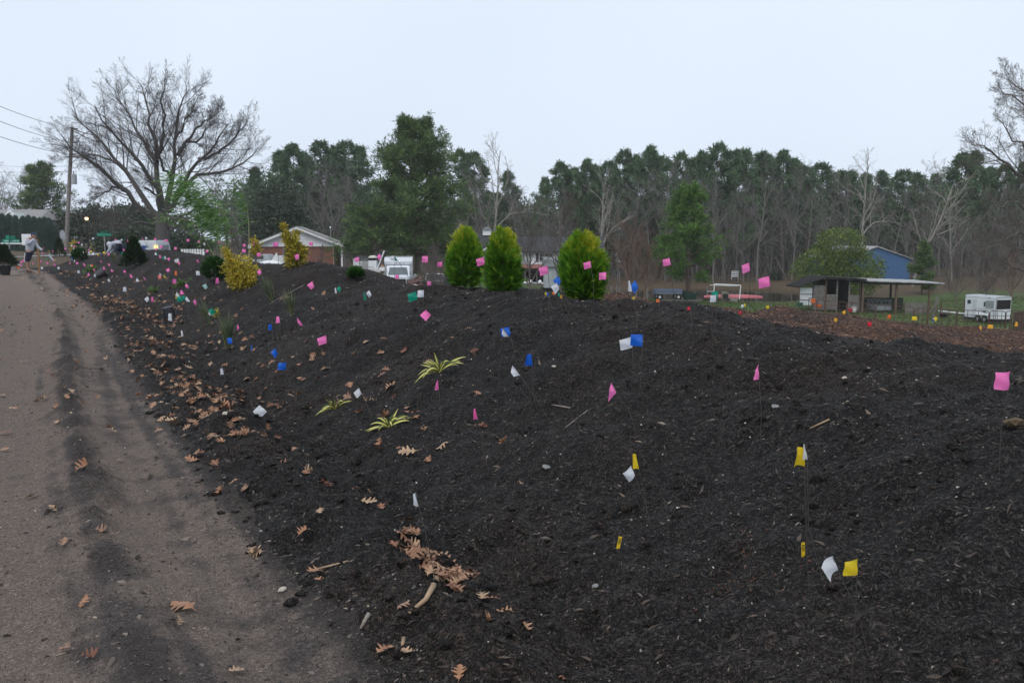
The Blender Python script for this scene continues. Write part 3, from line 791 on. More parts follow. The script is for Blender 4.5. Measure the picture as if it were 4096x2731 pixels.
def hand(R_, c, d, up, m, s=1.0):
    """palm and five curled fingers"""
    d = Vector(d).normalized(); up = Vector(up).normalized(); sd = d.cross(up).normalized()
    c = Vector(c)
    skin('hand', [tuple(c), tuple(c + d * .05 * s), tuple(c + d * .085 * s)], [(0, 1), (1, 2)], [(.026 * s, .034 * s), (.024 * s, .04 * s), (.018 * s, .036 * s)], m, R_)
    for k in range(4):
        o_ = sd * (.03 - .02 * k) * s; b_ = c + d * .085 * s + o_; L_ = (.07, .08, .075, .06)[k] * s
        skin('finger', [tuple(b_), tuple(b_ + d * L_ * .45), tuple(b_ + d * L_ * .6 - up * L_ * .4), tuple(b_ + d * L_ * .25 - up * L_ * .65)], [(0, 1), (1, 2), (2, 3)], [.010 * s, .0095 * s, .009 * s, .008 * s], m, R_)
    b_ = c + d * .03 * s + sd * .035 * s
    skin('thumb', [tuple(b_), tuple(b_ + sd * .025 * s + d * .02 * s), tuple(b_ + sd * .02 * s + d * .05 * s - up * .03 * s)], [(0, 1), (1, 2)], [.011 * s, .011 * s, .009 * s], m, R_)
hand(R, (.345, -.07, 1.50), (.3, .2, .6), (-1, 0, .2), M_skin)
hand(R, (.60, F2, .985), (.9, -.1, -.25), (0, 0, 1), M_black)
# shovel, held: its own thing
def W_(x, z, y=.08): return R.matrix_basis @ Vector((x, y, z)) if False else Vector((gw.x + x * ks, gw.y + y * ks, gw.z + z * ks))
top, tip = W_(.40, 1.42), W_(.97, .60)
e_ = hit(*S1(1045, 1110)); 
Sh = thing('shovel', 'long-handled shovel held by the standing person, blade in mulch', 'shovel', tip)
dv_ = (top - tip)
MB().tube([tuple(dv_ * .22), tuple(dv_ * .6), tuple(dv_)], .016, 8).build('handle', mat('dark_handle', (.05, .04, .035), .7), Sh)
u_ = dv_.normalized()
P = []
for i in range(6):
    q = i / 5; w = .10 * (1 - .55 * max(0, q - .45) ** 1.2 * 2.0)
    for j in range(5):
        a_ = (j - 2) / 2; P.append(tuple(dv_ * .23 - u_ * .30 * q + Vector((0, 1, 0)) * a_ * w + Vector((u_.z, 0, -u_.x)) * (.03 * a_ * a_)))
np_mesh('blade', np.array(P), np.array([(i * 5 + j, i * 5 + j + 1, (i + 1) * 5 + j + 1, (i + 1) * 5 + j) for i in range(5) for j in range(4)]), M_steel, Sh, smooth=True)
v = at(*S1(785, 800), gw.y + 1.2)
R2 = thing('wooden_stake', 'tan wooden stake standing behind the digging person', 'stake', Vector((v.x, gw.y + 1.2, Hz(v.x, gw.y + 1.2))))
MB().prism([(-.035, -.2), (.035, -.2), (.03, v.z - R2.location.z + .18), (-.03, v.z - R2.location.z + .18)], 'y', -.02, .02).build('stake', mat('tan_wood', (.26, .14, .06), .8, .2, 8.0), R2)

# the second person, bent low over the crest
cr = at(*S9(470, 420), 38.0)
gx2 = cr.x; g2 = Vector((gx2, 38.0, Hz(gx2, 38.0)))
R = thing('person', 'person in pale grey hoodie crouching over the crest, facing left', 'person', g2)
hz_ = cr.z - g2.z                               # height of the back above the ground
b = lambda x, z, y=0: (x, y, hz_ + z)
kneel = max(.28, hz_ - .06)
bv = [b(.22, -.08), b(.05, .02), b(-.10, .05), b(-.20, .0), b(-.27, -.06), b(-.33, -.10),
      (.20, -.12, hz_ - .14), (.02, -.16, max(.22, hz_ - .30)), (.26, -.16, .06), (.12, -.16, .03),
      (.22, .12, hz_ - .14), (.04, .16, max(.22, hz_ - .30)), (.28, .16, .06), (.14, .16, .03),
      (-.14, -.19, hz_ - .02), (-.18, -.22, hz_ - .26), (-.36, -.16, max(.05, hz_ - .42)),
      (-.14, .19, hz_ - .02), (-.18, .22, hz_ - .26), (-.36, .16, max(.05, hz_ - .42))]
be = [(0, 1), (1, 2), (2, 3), (3, 4), (4, 5), (0, 6), (6, 7), (7, 8), (8, 9), (0, 10), (10, 11), (11, 12), (12, 13), (2, 14), (14, 15), (15, 16), (2, 17), (17, 18), (18, 19)]
br = [(.12, .15), (.12, .16), (.13, .17), .06, .08, .08, .085, .065, .05, .04, .085, .065, .05, .04, .06, .045, .03, .06, .045, .03]
skin('body', bv, be, br, M_skin, R)
skin('hoodie', [bv[i] for i in (0, 1, 2, 14, 15, 16, 17, 18, 19)], [(0, 1), (1, 2), (2, 3), (3, 4), (4, 5), (2, 6), (6, 7), (7, 8)], [(.15, .18), (.16, .20), (.155, .20), .085, .07, .045, .085, .07, .045], M_hood, R)
skin('trousers', [bv[i] for i in (0, 6, 7, 8, 10, 11, 12)], [(0, 1), (1, 2), (2, 3), (0, 4), (4, 5), (5, 6)], [(.135, .17), .105, .085, .065, .105, .085, .065], M_navy, R)
hh = Vector(b(-.30, -.06))
face(R, hh, .7).rotation_euler = (0, .9, PI)
ell('hood', hh + Vector((.015, 0, .03)), (.115, .105, .135), M_hood, R, -.4)
hand(R, bv[16], (-.7, 0, -.5), (0, 0, 1), M_skin); hand(R, bv[19], (-.7, 0, -.5), (0, 0, 1), M_skin)
for k in (9, 13):
    x_, y_, z_ = bv[k]; skin('shoe', [(x_ + .16, y_, .05), (x_ + .05, y_, .045), (x_ - .06, y_, .04)], [(0, 1), (1, 2)], [.05, .05, .04], M_boot, R)


# ------------------------------------------------------------------ plants: builders
M_bark = mat('bark_grey_brown', (0.12, 0.10, 0.09), 0.9, 0.35, 6.0, 0.5)
M_bark_dark = mat('bark_dark', (0.074, 0.065, 0.062), 0.9, 0.35, 6.0, 0.5)
M_bark_tan = mat('bark_warm_grey', (0.155, 0.140, 0.131), 0.9, 0.3, 5.0, 0.4)
M_bark_pale = mat('bark_pale_sycamore', (0.29, 0.265, 0.235), 0.85, 0.35, 3.0, 0.3, dirt=(0.14, 0.12, 0.10))
M_bark_pine = mat('bark_pine', (0.095, 0.066, 0.055), 0.95, 0.4, 4.0, 0.6)
M_bark_red = mat('bark_russet', (0.16, 0.098, 0.075), 0.9, 0.3, 5.0, 0.4)
def unit(v): return v / (np.linalg.norm(v) + 1e-9)
def grow(rg, p0, d0, L, r0, lv, P, out):
    k = P['k'][lv]
    pts = [np.array(p0, float)]; d = unit(np.array(d0, float))
    for i in range(k - 1):
        d = unit(d + rg.normal(0, P['wig'][lv], 3) + np.array([0, 0, P['up'][lv]]))
        pts.append(pts[-1] + d * L / (k - 1))
    pts = np.array(pts)
    rad = r0 * np.linspace(1, P['tip'][lv], k)
    out.append((pts, np.maximum(rad, P.get('rmin', 0.004))))
    spawn(rg, pts, rad, L, lv, P, out)
def spawn(rg, pts, rad, L, lv, P, out):
    if lv + 1 >= len(P['n']) + 1: return
    n = P['n'][lv]
    k = len(pts)
    if lv == len(P['n']) - 1 and P['k'][lv + 1] == 2:          # the last twigs, all at once
        t = P['t0'][lv] + (1 - P['t0'][lv]) * (np.arange(n) + rg.uniform(0, 1, n)) / n
        f = t * (k - 1); i = np.minimum(f.astype(int), k - 2); w = (f - i)[:, None]
        p = pts[i] * (1 - w) + pts[i + 1] * w
        dd = pts[i + 1] - pts[i]; dd /= np.linalg.norm(dd, axis=1, keepdims=True) + 1e-9
        ax = rg.normal(0, 1, (n, 3)); ax -= dd * (ax * dd).sum(1, keepdims=True); ax /= np.linalg.norm(ax, axis=1, keepdims=True) + 1e-9
        a = np.radians(P['ang'][lv]) * rg.uniform(.65, 1.25, n)
        nd = dd * np.cos(a)[:, None] + ax * np.sin(a)[:, None] + np.array([0, 0, P['up'][lv + 1]])
        l2 = L * P['lr'][lv] * (1.05 - P.get('short', .55) * t) * rg.uniform(.7, 1.25, n)
        e = p + nd * l2[:, None]
        rm = P.get('rmin', .004)
        for j in range(n): out.append((np.array([p[j], e[j]]), np.array([rm, rm * .8])))
        return
    for j in range(n):
        t = P['t0'][lv] + (1 - P['t0'][lv]) * (j + rg.uniform(0, 1)) / n
        f = t * (k - 1); i = min(int(f), k - 2); w = f - i
        p = pts[i] * (1 - w) + pts[i + 1] * w
        dd = unit(pts[i + 1] - pts[i])
        ax = rg.normal(0, 1, 3); ax[2] *= P.get('flat', 1.0); ax -= dd * ax.dot(dd); ax = unit(ax)
        a = math.radians(P['ang'][lv]) * rg.uniform(0.65, 1.25)
        nd = dd * math.cos(a) + ax * math.sin(a)
        l2 = L * P['lr'][lv] * (1.05 - P.get('short', 0.55) * t) * rg.uniform(0.7, 1.25)
        r2 = min((rad[i] * (1 - w) + rad[i + 1] * w) * 0.72, P['rr'][lv] * l2)
        grow(rg, p, nd, l2, max(r2, P.get('rmin', 0.004)), lv + 1, P, out)
BARE = dict(k=[9, 6, 4, 3, 2], wig=[.06, .14, .18, .22, .2], up=[.03, .06, .06, .03, .02], tip=[.25, .3, .4, .5, .6],
            n=[16, 9, 6, 3], t0=[.3, .2, .15, .2], ang=[48, 45, 42, 40], lr=[.5, .45, .42, .5], rr=[.016, .012, .009, .008], short=.6, rmin=.0075)
def bare_mesh(seed, P=BARE, h=18.0, r=0.17, lean=0.03):
    rg = np.random.default_rng(seed); out = []
    grow(rg, (0, 0, -0.3), (rg.normal(0, lean), rg.normal(0, lean), 1), h * 0.92, r, 0, P, out)
    return out
def split_trunk(out, name_mat, parent, nbig=None):
    big = [b for b in out if b[1][0] >= 0.045]
    small = [b for b in out if b[1][0] < 0.045]
    tubes(big, 'trunk', name_mat, parent)
    if small: tubes(small, 'crown', name_mat, parent)
def tris_from(c, d, w, ln, rg, tone, bend=0.0):
    """leaf blades: centre c, direction d, width w, length ln -> folded diamonds (2 tris)"""
    n = len(c)
    ref = rg.normal(0, 1, (n, 3))
    s = np.cross(d, ref); s /= np.linalg.norm(s, axis=1, keepdims=True) + 1e-9
    nn = np.cross(d, s)
    a = c; b = c + d * ln[:, None] + nn * (bend * ln)[:, None] if np.ndim(bend) else c + d * ln[:, None]
    m = c + d * (ln * 0.5)[:, None]
    l, r_ = m + s * (w / 2)[:, None] + nn * (w * 0.2)[:, None], m - s * (w / 2)[:, None] + nn * (w * 0.2)[:, None]
    P = np.stack([a, l, b, r_], 1).reshape(-1, 3)
    k = np.arange(n)[:, None] * 4
    F_ = np.concatenate([k + np.array([[0, 1, 2]]), k + np.array([[0, 2, 3]])])
    return P, F_, np.repeat(tone, 4)
def rand_dirs(rg, n):
    v = rg.normal(0, 1, (n, 3)); return v / np.linalg.norm(v, axis=1, keepdims=True)
def foliage(name, cl, cd, rg, m, ln, w, spread, material, parent, up=0.2, tj=0.25, tone0=None):
    """cl: clump centres, cd: clump outward dirs, m blades per clump"""
    n = len(cl)
    c = np.repeat(cl, m, 0) + rg.normal(0, spread, (n * m, 3))
    d = np.repeat(cd, m, 0) * 0.7 + rand_dirs(rg, n * m) * 0.9 + np.array([0, 0, up])
    d /= np.linalg.norm(d, axis=1, keepdims=True)
    t = np.repeat(rg.uniform(0, 1, n) if tone0 is None else tone0, m)
    t = np.clip(t * (1 - tj) + rg.uniform(0, 1, n * m) * tj, 0, 1)
    P, F_, T = tris_from(c, d, rg.uniform(.7, 1.3, n * m) * w, rg.uniform(.7, 1.3, n * m) * ln, rg, t)
    return np_mesh(name, P, F_, material, parent, tone=T)
G_PINE = [(0.0, (0.0347, 0.0666, 0.0248)), (0.5, (0.0751, 0.1331, 0.0421)), (0.85, (0.1389, 0.2097, 0.0574)), (1.0, (0.2460, 0.2560, 0.0765))]
M_pine = tone_mat('pine_needles', G_PINE, 0.6, 0.15)
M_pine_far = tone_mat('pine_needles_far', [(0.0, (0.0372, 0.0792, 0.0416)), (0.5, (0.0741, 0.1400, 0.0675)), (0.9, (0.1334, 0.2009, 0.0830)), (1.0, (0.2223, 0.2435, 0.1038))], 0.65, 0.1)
M_pine_near = tone_mat('pine_needles_small', [(0.0, (0.0343, 0.0816, 0.0175)), (0.5, (0.0772, 0.1675, 0.0281)), (0.85, (0.1287, 0.2378, 0.0422)), (1.0, (0.2145, 0.2830, 0.0615))], 0.6, 0.15)
def pine(parent, seed, h, cb, wid, nbr, per, ln, w, material, m=9, prof=None, lean=0.0, tr=0.014, sub_=3):
    """a loblolly pine: bare lower trunk, whorled limbs, needle tufts in clumps with gaps"""
    rg = np.random.default_rng(seed)
    k = 9
    zz = np.linspace(0, 1, k)
    tp = np.c_[lean * h * zz ** 2 + 0.012 * h * np.sin(3 * zz + seed), 0.012 * h * np.sin(2.3 * zz + 2 * seed) - 0 * zz, zz * h - 0.3 * (zz == 0)]
    out = [(tp, h * tr * np.linspace(1, .12, k))]
    cl, cd = [], []
    prof = prof or (lambda q: (1 - q) ** 0.75 * (0.45 + 0.55 * min(1, q / 0.25)))
    for j in range(nbr):
        q = (j + rg.uniform(0, 1)) / nbr
        z = h * (cb + (0.985 - cb) * q)
        L = wid * prof(q) * rg.uniform(0.55, 1.2) + 0.05 * wid
        az = rg.uniform(0, 2 * PI) if j % 4 else j * 2.4
        el = rg.uniform(-0.15, 0.25) + 0.5 * q
        d = np.array([math.cos(az) * math.cos(el), math.sin(az) * math.cos(el), math.sin(el)])
        b0 = np.array([np.interp(z, tp[:, 2], tp[:, 0]), np.interp(z, tp[:, 2], tp[:, 1]), z])
        pts = [b0]
        for i in range(4):
            d = unit(d + rg.normal(0, .10, 3) + np.array([0, 0, 0.07]))
            pts.append(pts[-1] + d * L / 4)
        pts = np.array(pts)
        out.append((pts, np.linspace(max(0.012, L * 0.02), 0.008, 5)))
        for i in range(sub_):
            t = rg.uniform(0.35, 1.0)
            p = pts[min(int(t * 4), 3)] * 1.0 + d * L / 4 * (t * 4 % 1)
            sd = unit(d + rg.normal(0, 0.6, 3)); sl = L * rg.uniform(.15, .4)
            out.append((np.array([p, p + sd * sl * .5, p + sd * sl]), np.array([.012, .009, .006])))
            for u in (0.6, 1.0):
                cl.append(p + sd * sl * u); cd.append(unit(sd + np.array([0, 0, .3])))
        for i in range(per):
            t = 0.45 + 0.58 * rg.uniform(0, 1) ** 0.8
            f = min(t * 4, 3.999); ii = int(f); p = pts[ii] * (1 - f + ii) + pts[ii + 1] * (f - ii)
            cl.append(p + rg.normal(0, 0.05 * L + .08, 3)); cd.append(unit(d + rg.normal(0, .4, 3) + np.array([0, 0, .35])))
    cl, cd = np.array(cl), np.array(cd)
    tubes(out, 'trunk', MATS['bark_pine'], parent)
    foliage('crown', cl, cd, rg, m, ln, w, ln * 0.28, material, parent)
def blob_crown(parent, seed, lobes, nclump, m, ln, w, material, name='crown', up=0.1):
    """broadleaf crown: leaf clumps spread through several irregular lobes (x,y,z,rx,ry,rz)"""
    rg = np.random.default_rng(seed)
    lob = np.array(lobes, float)
    vol = lob[:, 3] * lob[:, 4] * lob[:, 5]
    pick = rg.choice(len(lob), nclump, p=vol ** .7 / (vol ** .7).sum())
    d = rand_dirs(rg, nclump)
    rr = rg.uniform(0.25, 1, nclump) ** 0.45
    c = lob[pick, :3] + d * rr[:, None] * lob[pick, 3:6]
    c[:, 2] = np.maximum(c[:, 2], 0.12 * lob[:, 5].min())
    return foliage(name, c, d, rg, m, ln, w, ln * 0.7, material, parent, up=up)

# ------------------------------------------------------------------ the large bare tree behind the left of the berm
Z1 = zone(0, 200, 2.138)
OAK_Y = 70.0
def big_bare(label, name, limbs, trunk, Y, seed, sz, mat_, P, zf, r_limb):
    """limbs: pixel polylines + depth drift; sub-branches grow from them"""
    rg = np.random.default_rng(seed)
    bx, by = zf(*trunk[0]); a, _ = ray(bx, by)
    base = Vector((a * Y, Y, Hz(a * Y, Y) - 0.1))
    root = thing(name, label, 'tree', base)
    def pt(p, dep):
        v = at(*zf(*p), Y + dep) - base
        return np.array(v)
    out = []
    tp = np.array([[0, 0, -0.3]] + [pt(p, 0) for p in trunk[1:]])
    out.append((tp, np.linspace(sz, sz * 0.62, len(tp))))
    for pl, dep, rl in limbs:
        n = len(pl)
        pts = np.array([pt(p, dep * i / (n - 1)) for i, p in enumerate(pl)])
        # resample with a little wander
        d = np.r_[0, np.cumsum(np.linalg.norm(np.diff(pts, axis=0), axis=1))]
        u = np.linspace(0, d[-1] * .87, 10)
        pts = np.stack([np.interp(u, d, pts[:, i]) for i in range(3)], 1)
        pts[1:-1] += rg.normal(0, 0.10, (8, 3))
        rad = r_limb * rl * np.linspace(1, 0.12, 10)
        out.append((pts, rad))
        spawn(rg, pts, rad, d[-1], 0, P, out)
    big = [b for b in out if b[1][0] >= 0.05]; small = [b for b in out if b[1][0] < 0.05]
    tubes(big, 'trunk', mat_, root)
    tubes(small, 'crown', mat_, root)
    return root
OAKP = dict(k=[10, 6, 4, 3, 2], wig=[.06, .10, .13, .15, .2], up=[.03, .06, .08, .07, .05], tip=[.2, .25, .35, .5, .6],
            n=[20, 8, 6, 3], t0=[.25, .12, .1, .1], ang=[40, 38, 38, 36], lr=[.36, .50, .55, .75], rr=[.013, .0095, .007, .005], short=.58, rmin=.0042)
big_bare('huge spreading bare tree with dark branches standing behind the left berm', 'bare_tree', [
    ([(1330, 1450), (1230, 1400), (1080, 1210), (850, 1010), (640, 850), (400, 590)], -4, 1.0),
    ([(1350, 1420), (1290, 1380), (1180, 1180), (1010, 970), (870, 760), (690, 640), (530, 420)], 4, 1.0),
    ([(1380, 1400), (1345, 1150), (1180, 950), (1000, 770), (860, 600), (740, 300)], -5, .9),
    ([(1385, 1350), (1340, 1100), (1330, 850), (1260, 540), (1180, 150)], 3, 1.1),
    ([(1345, 900), (1400, 700), (1390, 400), (1420, 150)], -3, .7),
    ([(1345, 960), (1240, 820), (1100, 560), (920, 230)], 5, .7),
    ([(1420, 1380), (1470, 1150), (1500, 880), (1500, 660), (1570, 420), (1690, 200)], 2, 1.0),
    ([(1470, 1130), (1380, 950), (1330, 860), (1240, 700)], -5, .6),
    ([(1440, 1380), (1530, 1200), (1650, 980), (1850, 810), (2030, 500)], -3, .9),
    ([(1520, 900), (1600, 790), (1760, 740), (1850, 440)], 4, .6),
    ([(1480, 1300), (1640, 1090), (1780, 1040), (1950, 1030), (2150, 920), (2290, 720)], 5, .8),
    ([(1460, 1430), (1540, 1440), (1640, 1380), (1750, 1350), (1900, 1380)], -5, .6),
    ([(1330, 1480), (1150, 1490), (950, 1500), (760, 1470)], 3, .5),
    ([(1430, 1500), (1650, 1520), (1850, 1520), (2000, 1600)], -2, .6),
    ([(1100, 1220), (950, 1180), (800, 1260), (700, 1350)], -4, .45),
    ([(1000, 970), (850, 900), (650, 920), (400, 930)], 3, .4),
    ([(1500, 760), (1620, 560), (1720, 330)], 2, .5),
    ([(1700, 930), (1900, 860), (2100, 640), (2140, 520)], -4, .5),
    ([(1560, 820), (1700, 640), (1850, 560), (1930, 420)], 3, .5),
    ([(1240, 1180), (1350, 1260), (1260, 1100), (1200, 1040)], 6, .4),
], [(1385, 1600), (1390, 1500), (1375, 1430), (1370, 1380)], OAK_Y, 11, 0.66, M_bark_dark, OAKP, Z1, 0.25)
# the tree at the right edge, its trunk outside the frame
ZR = zone(3000, 200, 2.146)
big_bare('bare tree reaching in from the right edge above the white trailer', 'bare_tree', [
    ([(2560, 1300), (2480, 1150), (2330, 1090), (2200, 960), (2090, 900), (2010, 820), (1750, 810)], -3, 1.0),
    ([(2540, 1100), (2450, 900), (2300, 800), (2170, 680), (2100, 560), (2060, 600)], 2, .8),
    ([(2540, 1000), (2450, 560), (2350, 440), (2250, 380), (2150, 320), (2050, 240)], -2, .8),
    ([(2550, 900), (2500, 480), (2380, 340), (2260, 330), (2220, 180), (2100, 140)], 3, .7),
    ([(2560, 1700), (2450, 1640), (2330, 1560), (2200, 1640), (2050, 1700), (1850, 1790)], -2, .7),
    ([(2560, 1600), (2480, 1520), (2350, 1480), (2150, 1540), (1950, 1600)], 3, .7),
    ([(2560, 1900), (2420, 1900), (2250, 1850), (2100, 1960), (1980, 2100)], 0, .6),
    ([(2560, 1400), (2400, 1380), (2200, 1300), (2050, 1380), (1900, 1560)], -3, .6),
    ([(2560, 1800), (2450, 1760), (2300, 1700), (2150, 1800), (2050, 1950)], 3, .6),
], [(2560, 2250), (2565, 1900), (2560, 1500), (2550, 1000)], 52.0, 29, 0.42, M_bark, dict(OAKP, n=[15, 8, 5, 3]), ZR, 0.15)

# ------------------------------------------------------------------ woods beyond the pond and behind the houses
def proto(fn):
    holder = thing('tree', 'tree', 'tree', (0, 0, 0)); fn(holder); return holder
def put(pr, name, label, xq, ytop, Y, group, hsrc, used, wide=1.0, rz=None):
    g = on_ground(xq, Y)
    top = Q(xq, ytop, Y).z
    s = max(0.15, (top - g.z) / hsrc)
    o = pr if not used.get(id(pr)) else copy_tree(pr)
    used[id(pr)] = 1
    o.name = name
    o.location = g - Vector((0, 0, 0.15))
    o.rotation_euler = (0, 0, random.uniform(0, 6.28) if rz is None else rz)
    o.scale = (s * wide, s * wide, s)
    tag(o, label, 'tree', group)
    return o
random.seed(4)
used = {}
tallprof = lambda q: (1 - q) ** 0.6 * (0.55 + 0.45 * min(1, q / 0.4))
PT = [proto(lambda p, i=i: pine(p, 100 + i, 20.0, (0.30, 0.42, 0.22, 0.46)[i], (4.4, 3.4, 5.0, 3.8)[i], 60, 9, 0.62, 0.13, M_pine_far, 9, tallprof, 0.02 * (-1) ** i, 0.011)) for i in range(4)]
sky_pines = [(590, 384, 128), (655, 346, 132), (682, 331, 130), (712, 352, 138), (745, 326, 136), (772, 338, 140), (795, 326, 138), (833, 338, 142), (1062, 345, 140), (1095, 350, 142),
 (1172, 392, 146), (1250, 408, 150), (1290, 374, 138), (1318, 386, 142), (1346, 366, 136), (1376, 380, 140), (1402, 372, 144), (1436, 346, 138), (1462, 356, 142), (1486, 336, 136), (1516, 364, 144), (1556, 352, 140), (1584, 364, 146),
 (1612, 348, 138), (1640, 332, 140), (1668, 346, 142), (1706, 344, 136), (1738, 350, 142), (1764, 356, 146), (1792, 346, 138), (1822, 366, 142), (1852, 380, 138), (1884, 376, 144), (1916, 392, 146), (1952, 392, 142), (1986, 398, 148),
 (2020, 394, 144), (2062, 392, 146), (2102, 398, 142), (2138, 400, 148), (2198, 352, 120), (2236, 346, 122), (2268, 384, 128), (2300, 380, 126), (2338, 372, 124), (2380, 390, 126)]
ORD = ['first', 'second', 'third', 'fourth', 'fifth', 'sixth', 'seventh', 'eighth', 'ninth', 'tenth', 'eleventh', 'twelfth', 'thirteenth', 'fourteenth', 'fifteenth', 'sixteenth', 'seventeenth', 'eighteenth', 'nineteenth', 'twentieth', 'twenty-first', 'twenty-second', 'twenty-third', 'twenty-fourth']
cnt_ = {}
def nth(key, txt):
    cnt_[key] = cnt_.get(key, 0) + 1
    return ORD[cnt_[key] - 1] + ' ' + txt
for xq, yt, Y in sorted(sky_pines):
    i = random.randrange(4)
    lab = nth(0, 'tall skyline pine from the left, behind the brick house') if xq < 1200 else nth(1, 'tall skyline pine from the left in the woods beyond the pond') if xq < 1880 else nth(2, 'skyline pine from the left, right of the yellow-green tree')
    put(PT[i], 'pine_tree', lab, xq, yt, Y, 'tall pines of the woods', 20.2, used, random.uniform(0.85, 1.35))
for j in range(66):                                         # lower pines filling the wood
    xq = 560 + j * 28 + random.uniform(-14, 14)
    if 1100 < xq < 1280 and j % 2: continue
    Y = random.uniform(142, 172)
    put(PT[j % 4], 'pine_tree', 'dark pine half hidden in the middle of the woods', xq, random.uniform(400, 500) if xq > 1250 or xq < 850 else random.uniform(440, 480), Y, 'half hidden pines of the woods', 20.2, used, random.uniform(1.1, 1.8))
BT = [proto(lambda p, i=i: split_trunk(bare_mesh(200 + i, dict(BARE, n=[(15, 18, 13)[i], 9, 6, 3], t0=[(.32, .25, .4)[i], .2, .15, .2], ang=[(46, 38, 55)[i], 45, 42, 40])), M_bark_tan, p)) for i in range(3)]
BP = [proto(lambda p, i=i: split_trunk(bare_mesh(300 + i, dict(BARE, n=[(10, 12)[i], 8, 6, 3], t0=[.28, .2, .15, .2], ang=[40, 42, 42, 40], lr=[.52, .42, .42, .5], wig=[.07, .16, .2, .2, .2]), r=.20), M_bark_pale, p)) for i in range(2)]
BR = [proto(lambda p, i=i: split_trunk(bare_mesh(400 + i, dict(BARE, n=[22, 9, 6, 2], t0=[.12, .15, .15, .2], ang=[35, 40, 40, 40], lr=[.55, .45, .42, .5]), h=9, r=.12), M_bark_red if i == 0 else M_bark, p)) for i in range(2)]
bare_front = [(700, 400, 122, 0), (740, 380, 126, 1), (790, 390, 124, 0), (830, 420, 120, 2), (770, 430, 118, 1), (860, 470, 116, 0), (1100, 400, 128, 1), (1190, 430, 130, 0), (1215, 440, 124, 2), (1260, 450, 130, 1), (1300, 470, 122, 0),
 (1420, 440, 128, 0), (1450, 430, 130, 1), (1530, 390, 126, 1), (1560, 400, 130, 0), (1600, 410, 128, 2), (1640, 420, 124, 0), (1690, 430, 130, 1), (1740, 390, 124, 0), (1770, 430, 128, 1), (1820, 388, 124, 1), (1850, 440, 128, 2), (1890, 430, 126, 0),
 (1940, 420, 130, 0), (2010, 440, 132, 1), (2050, 430, 128, 2), (2120, 420, 126, 0), (2160, 385, 124, 1), (2210, 440, 120, 0), (2260, 430, 118, 2), (2300, 450, 110, 1), (2340, 430, 112, 0), (2180, 500, 104, 2), (2250, 520, 98, 0), (2310, 510, 100, 1), (2360, 480, 100, 0),
 (1130, 480, 116, 2), (1380, 470, 126, 2), (1490, 460, 128, 2), (1660, 470, 126, 1), (1710, 480, 124, 2), (1800, 470, 126, 0), (1920, 500, 122, 1), (2080, 500, 118, 0), (2140, 510, 112, 1)]
for xq, yt, Y, i in sorted(bare_front):
    lab = (nth(3, 'bare grey tree from the left in the thicket behind the brick house') if xq < 900 else nth(4, 'bare grey tree from the left rising behind the white house') if xq < 1330 else
           nth(5, 'bare grey tree from the left along the wood edge beyond the pond') if xq < 1900 else nth(6, 'bare grey tree from the left around and right of the blue building'))
    put(BT[i], 'bare_tree', lab, xq, yt, Y, 'bare trees at the wood edge', 17.5, used, random.uniform(0.8, 1.15))
pale = [(1130, 318, 118, 0, 'tall pale bare tree above the white house, right of the big pine', .95), (1368, 385, 116, 1, 'white barked bare sycamore left of the small pine', .8), (1980, 352, 118, 0, 'pale sycamore with wide limbs behind the yellow-green tree', 1.1),
        (2100, 388, 108, 1, 'pale sycamore rising right of the blue building', 1.15), (2190, 430, 112, 0, 'thin pale sycamore between the blue building and the trailer', .8), (1065, 420, 112, 1, 'pale leaning bare tree right of the big pine', 1.0)]
for xq, yt, Y, i, lab, wd_ in pale:
    put(BP[i], 'sycamore_tree', lab, xq, yt, Y, None, 17.5, used, wd_)
for k, (xq, yt, Y, i, lab) in enumerate([(1448, 505, 74, 0, 'russet bare multi-stemmed shrub left of the small pine'), (1480, 530, 84, 0, 'lower russet bare shrub tight against the small pine'),
        (2270, 560, 92, 1, 'tangled bare grey shrub behind the white trailer'), (2200, 590, 88, 1, 'low bare brush between barn and white trailer'), (2330, 570, 88, 0, 'russet bare brush at the right edge behind the trailer'),
        (985, 560, 62, 1, 'thin grey bare shrub in front of the dark pickup'), (1010, 575, 60, 1, 'low grey bare brush beside the dark pickup'), (735, 560, 88, 1, 'bare twiggy shrub against the brick wall'), (545, 520, 60, 1, 'bare drooping shrub behind the bamboo'),
        (1215, 470, 78, 1, 'dark bare tree leaning in front of the white house'), (1290, 440, 80, 1, 'dark bare tree right of the white house roof')]):
    put(BR[i], 'bare_shrub' if k < 9 else 'bare_tree', lab, xq, yt, Y, None, 8.8, used, 1.3 if k < 9 else 0.9)
# brush under the wood edge: a mass nobody could count
rg = np.random.default_rng(77)
out = []
for j in range(1500):
    xq = rg.uniform(540, 2420); Y = rg.uniform(121, 150)
    a, _ = ray(xq * KQ, 1000)
    p = np.array([a * Y, Y, 0.0])
    if xq > 1395 and xq < 1880 and Y < 124: continue
    h = rg.uniform(1.5, 7.5)
    d = unit(np.array([rg.normal(0, .22), rg.normal(0, .22), 1.0]))
    pts = [p, p + d * h * .5, p + unit(d + rg.normal(0, .2, 3)) * h]
    out.append((np.array(pts), np.array([.05, .03, .012]) * rg.uniform(.5, 1.3)))
    for q in range(5):
        t = rg.uniform(.25, .95); b = p + d * h * t; dd = unit(d + rg.normal(0, .6, 3)); l = h * rg.uniform(.15, .4)
        out.append((np.array([b, b + dd * l * .5, b + unit(dd + rg.normal(0, .3, 3)) * l]), np.array([.022, .016, .010])))
zz = Hm(np.array([b[0][0, 0] for b in out]), np.array([b[0][0, 1] for b in out]))
out = [(b[0] + np.array([0, 0, z]), b[1]) for b, z in zip(out, zz)]
o = tubes(out, 'wood_edge_brush', M_bark_tan)
tag(o, 'bare brush and saplings filling the edge of the woods', 'brush', kind='stuff')
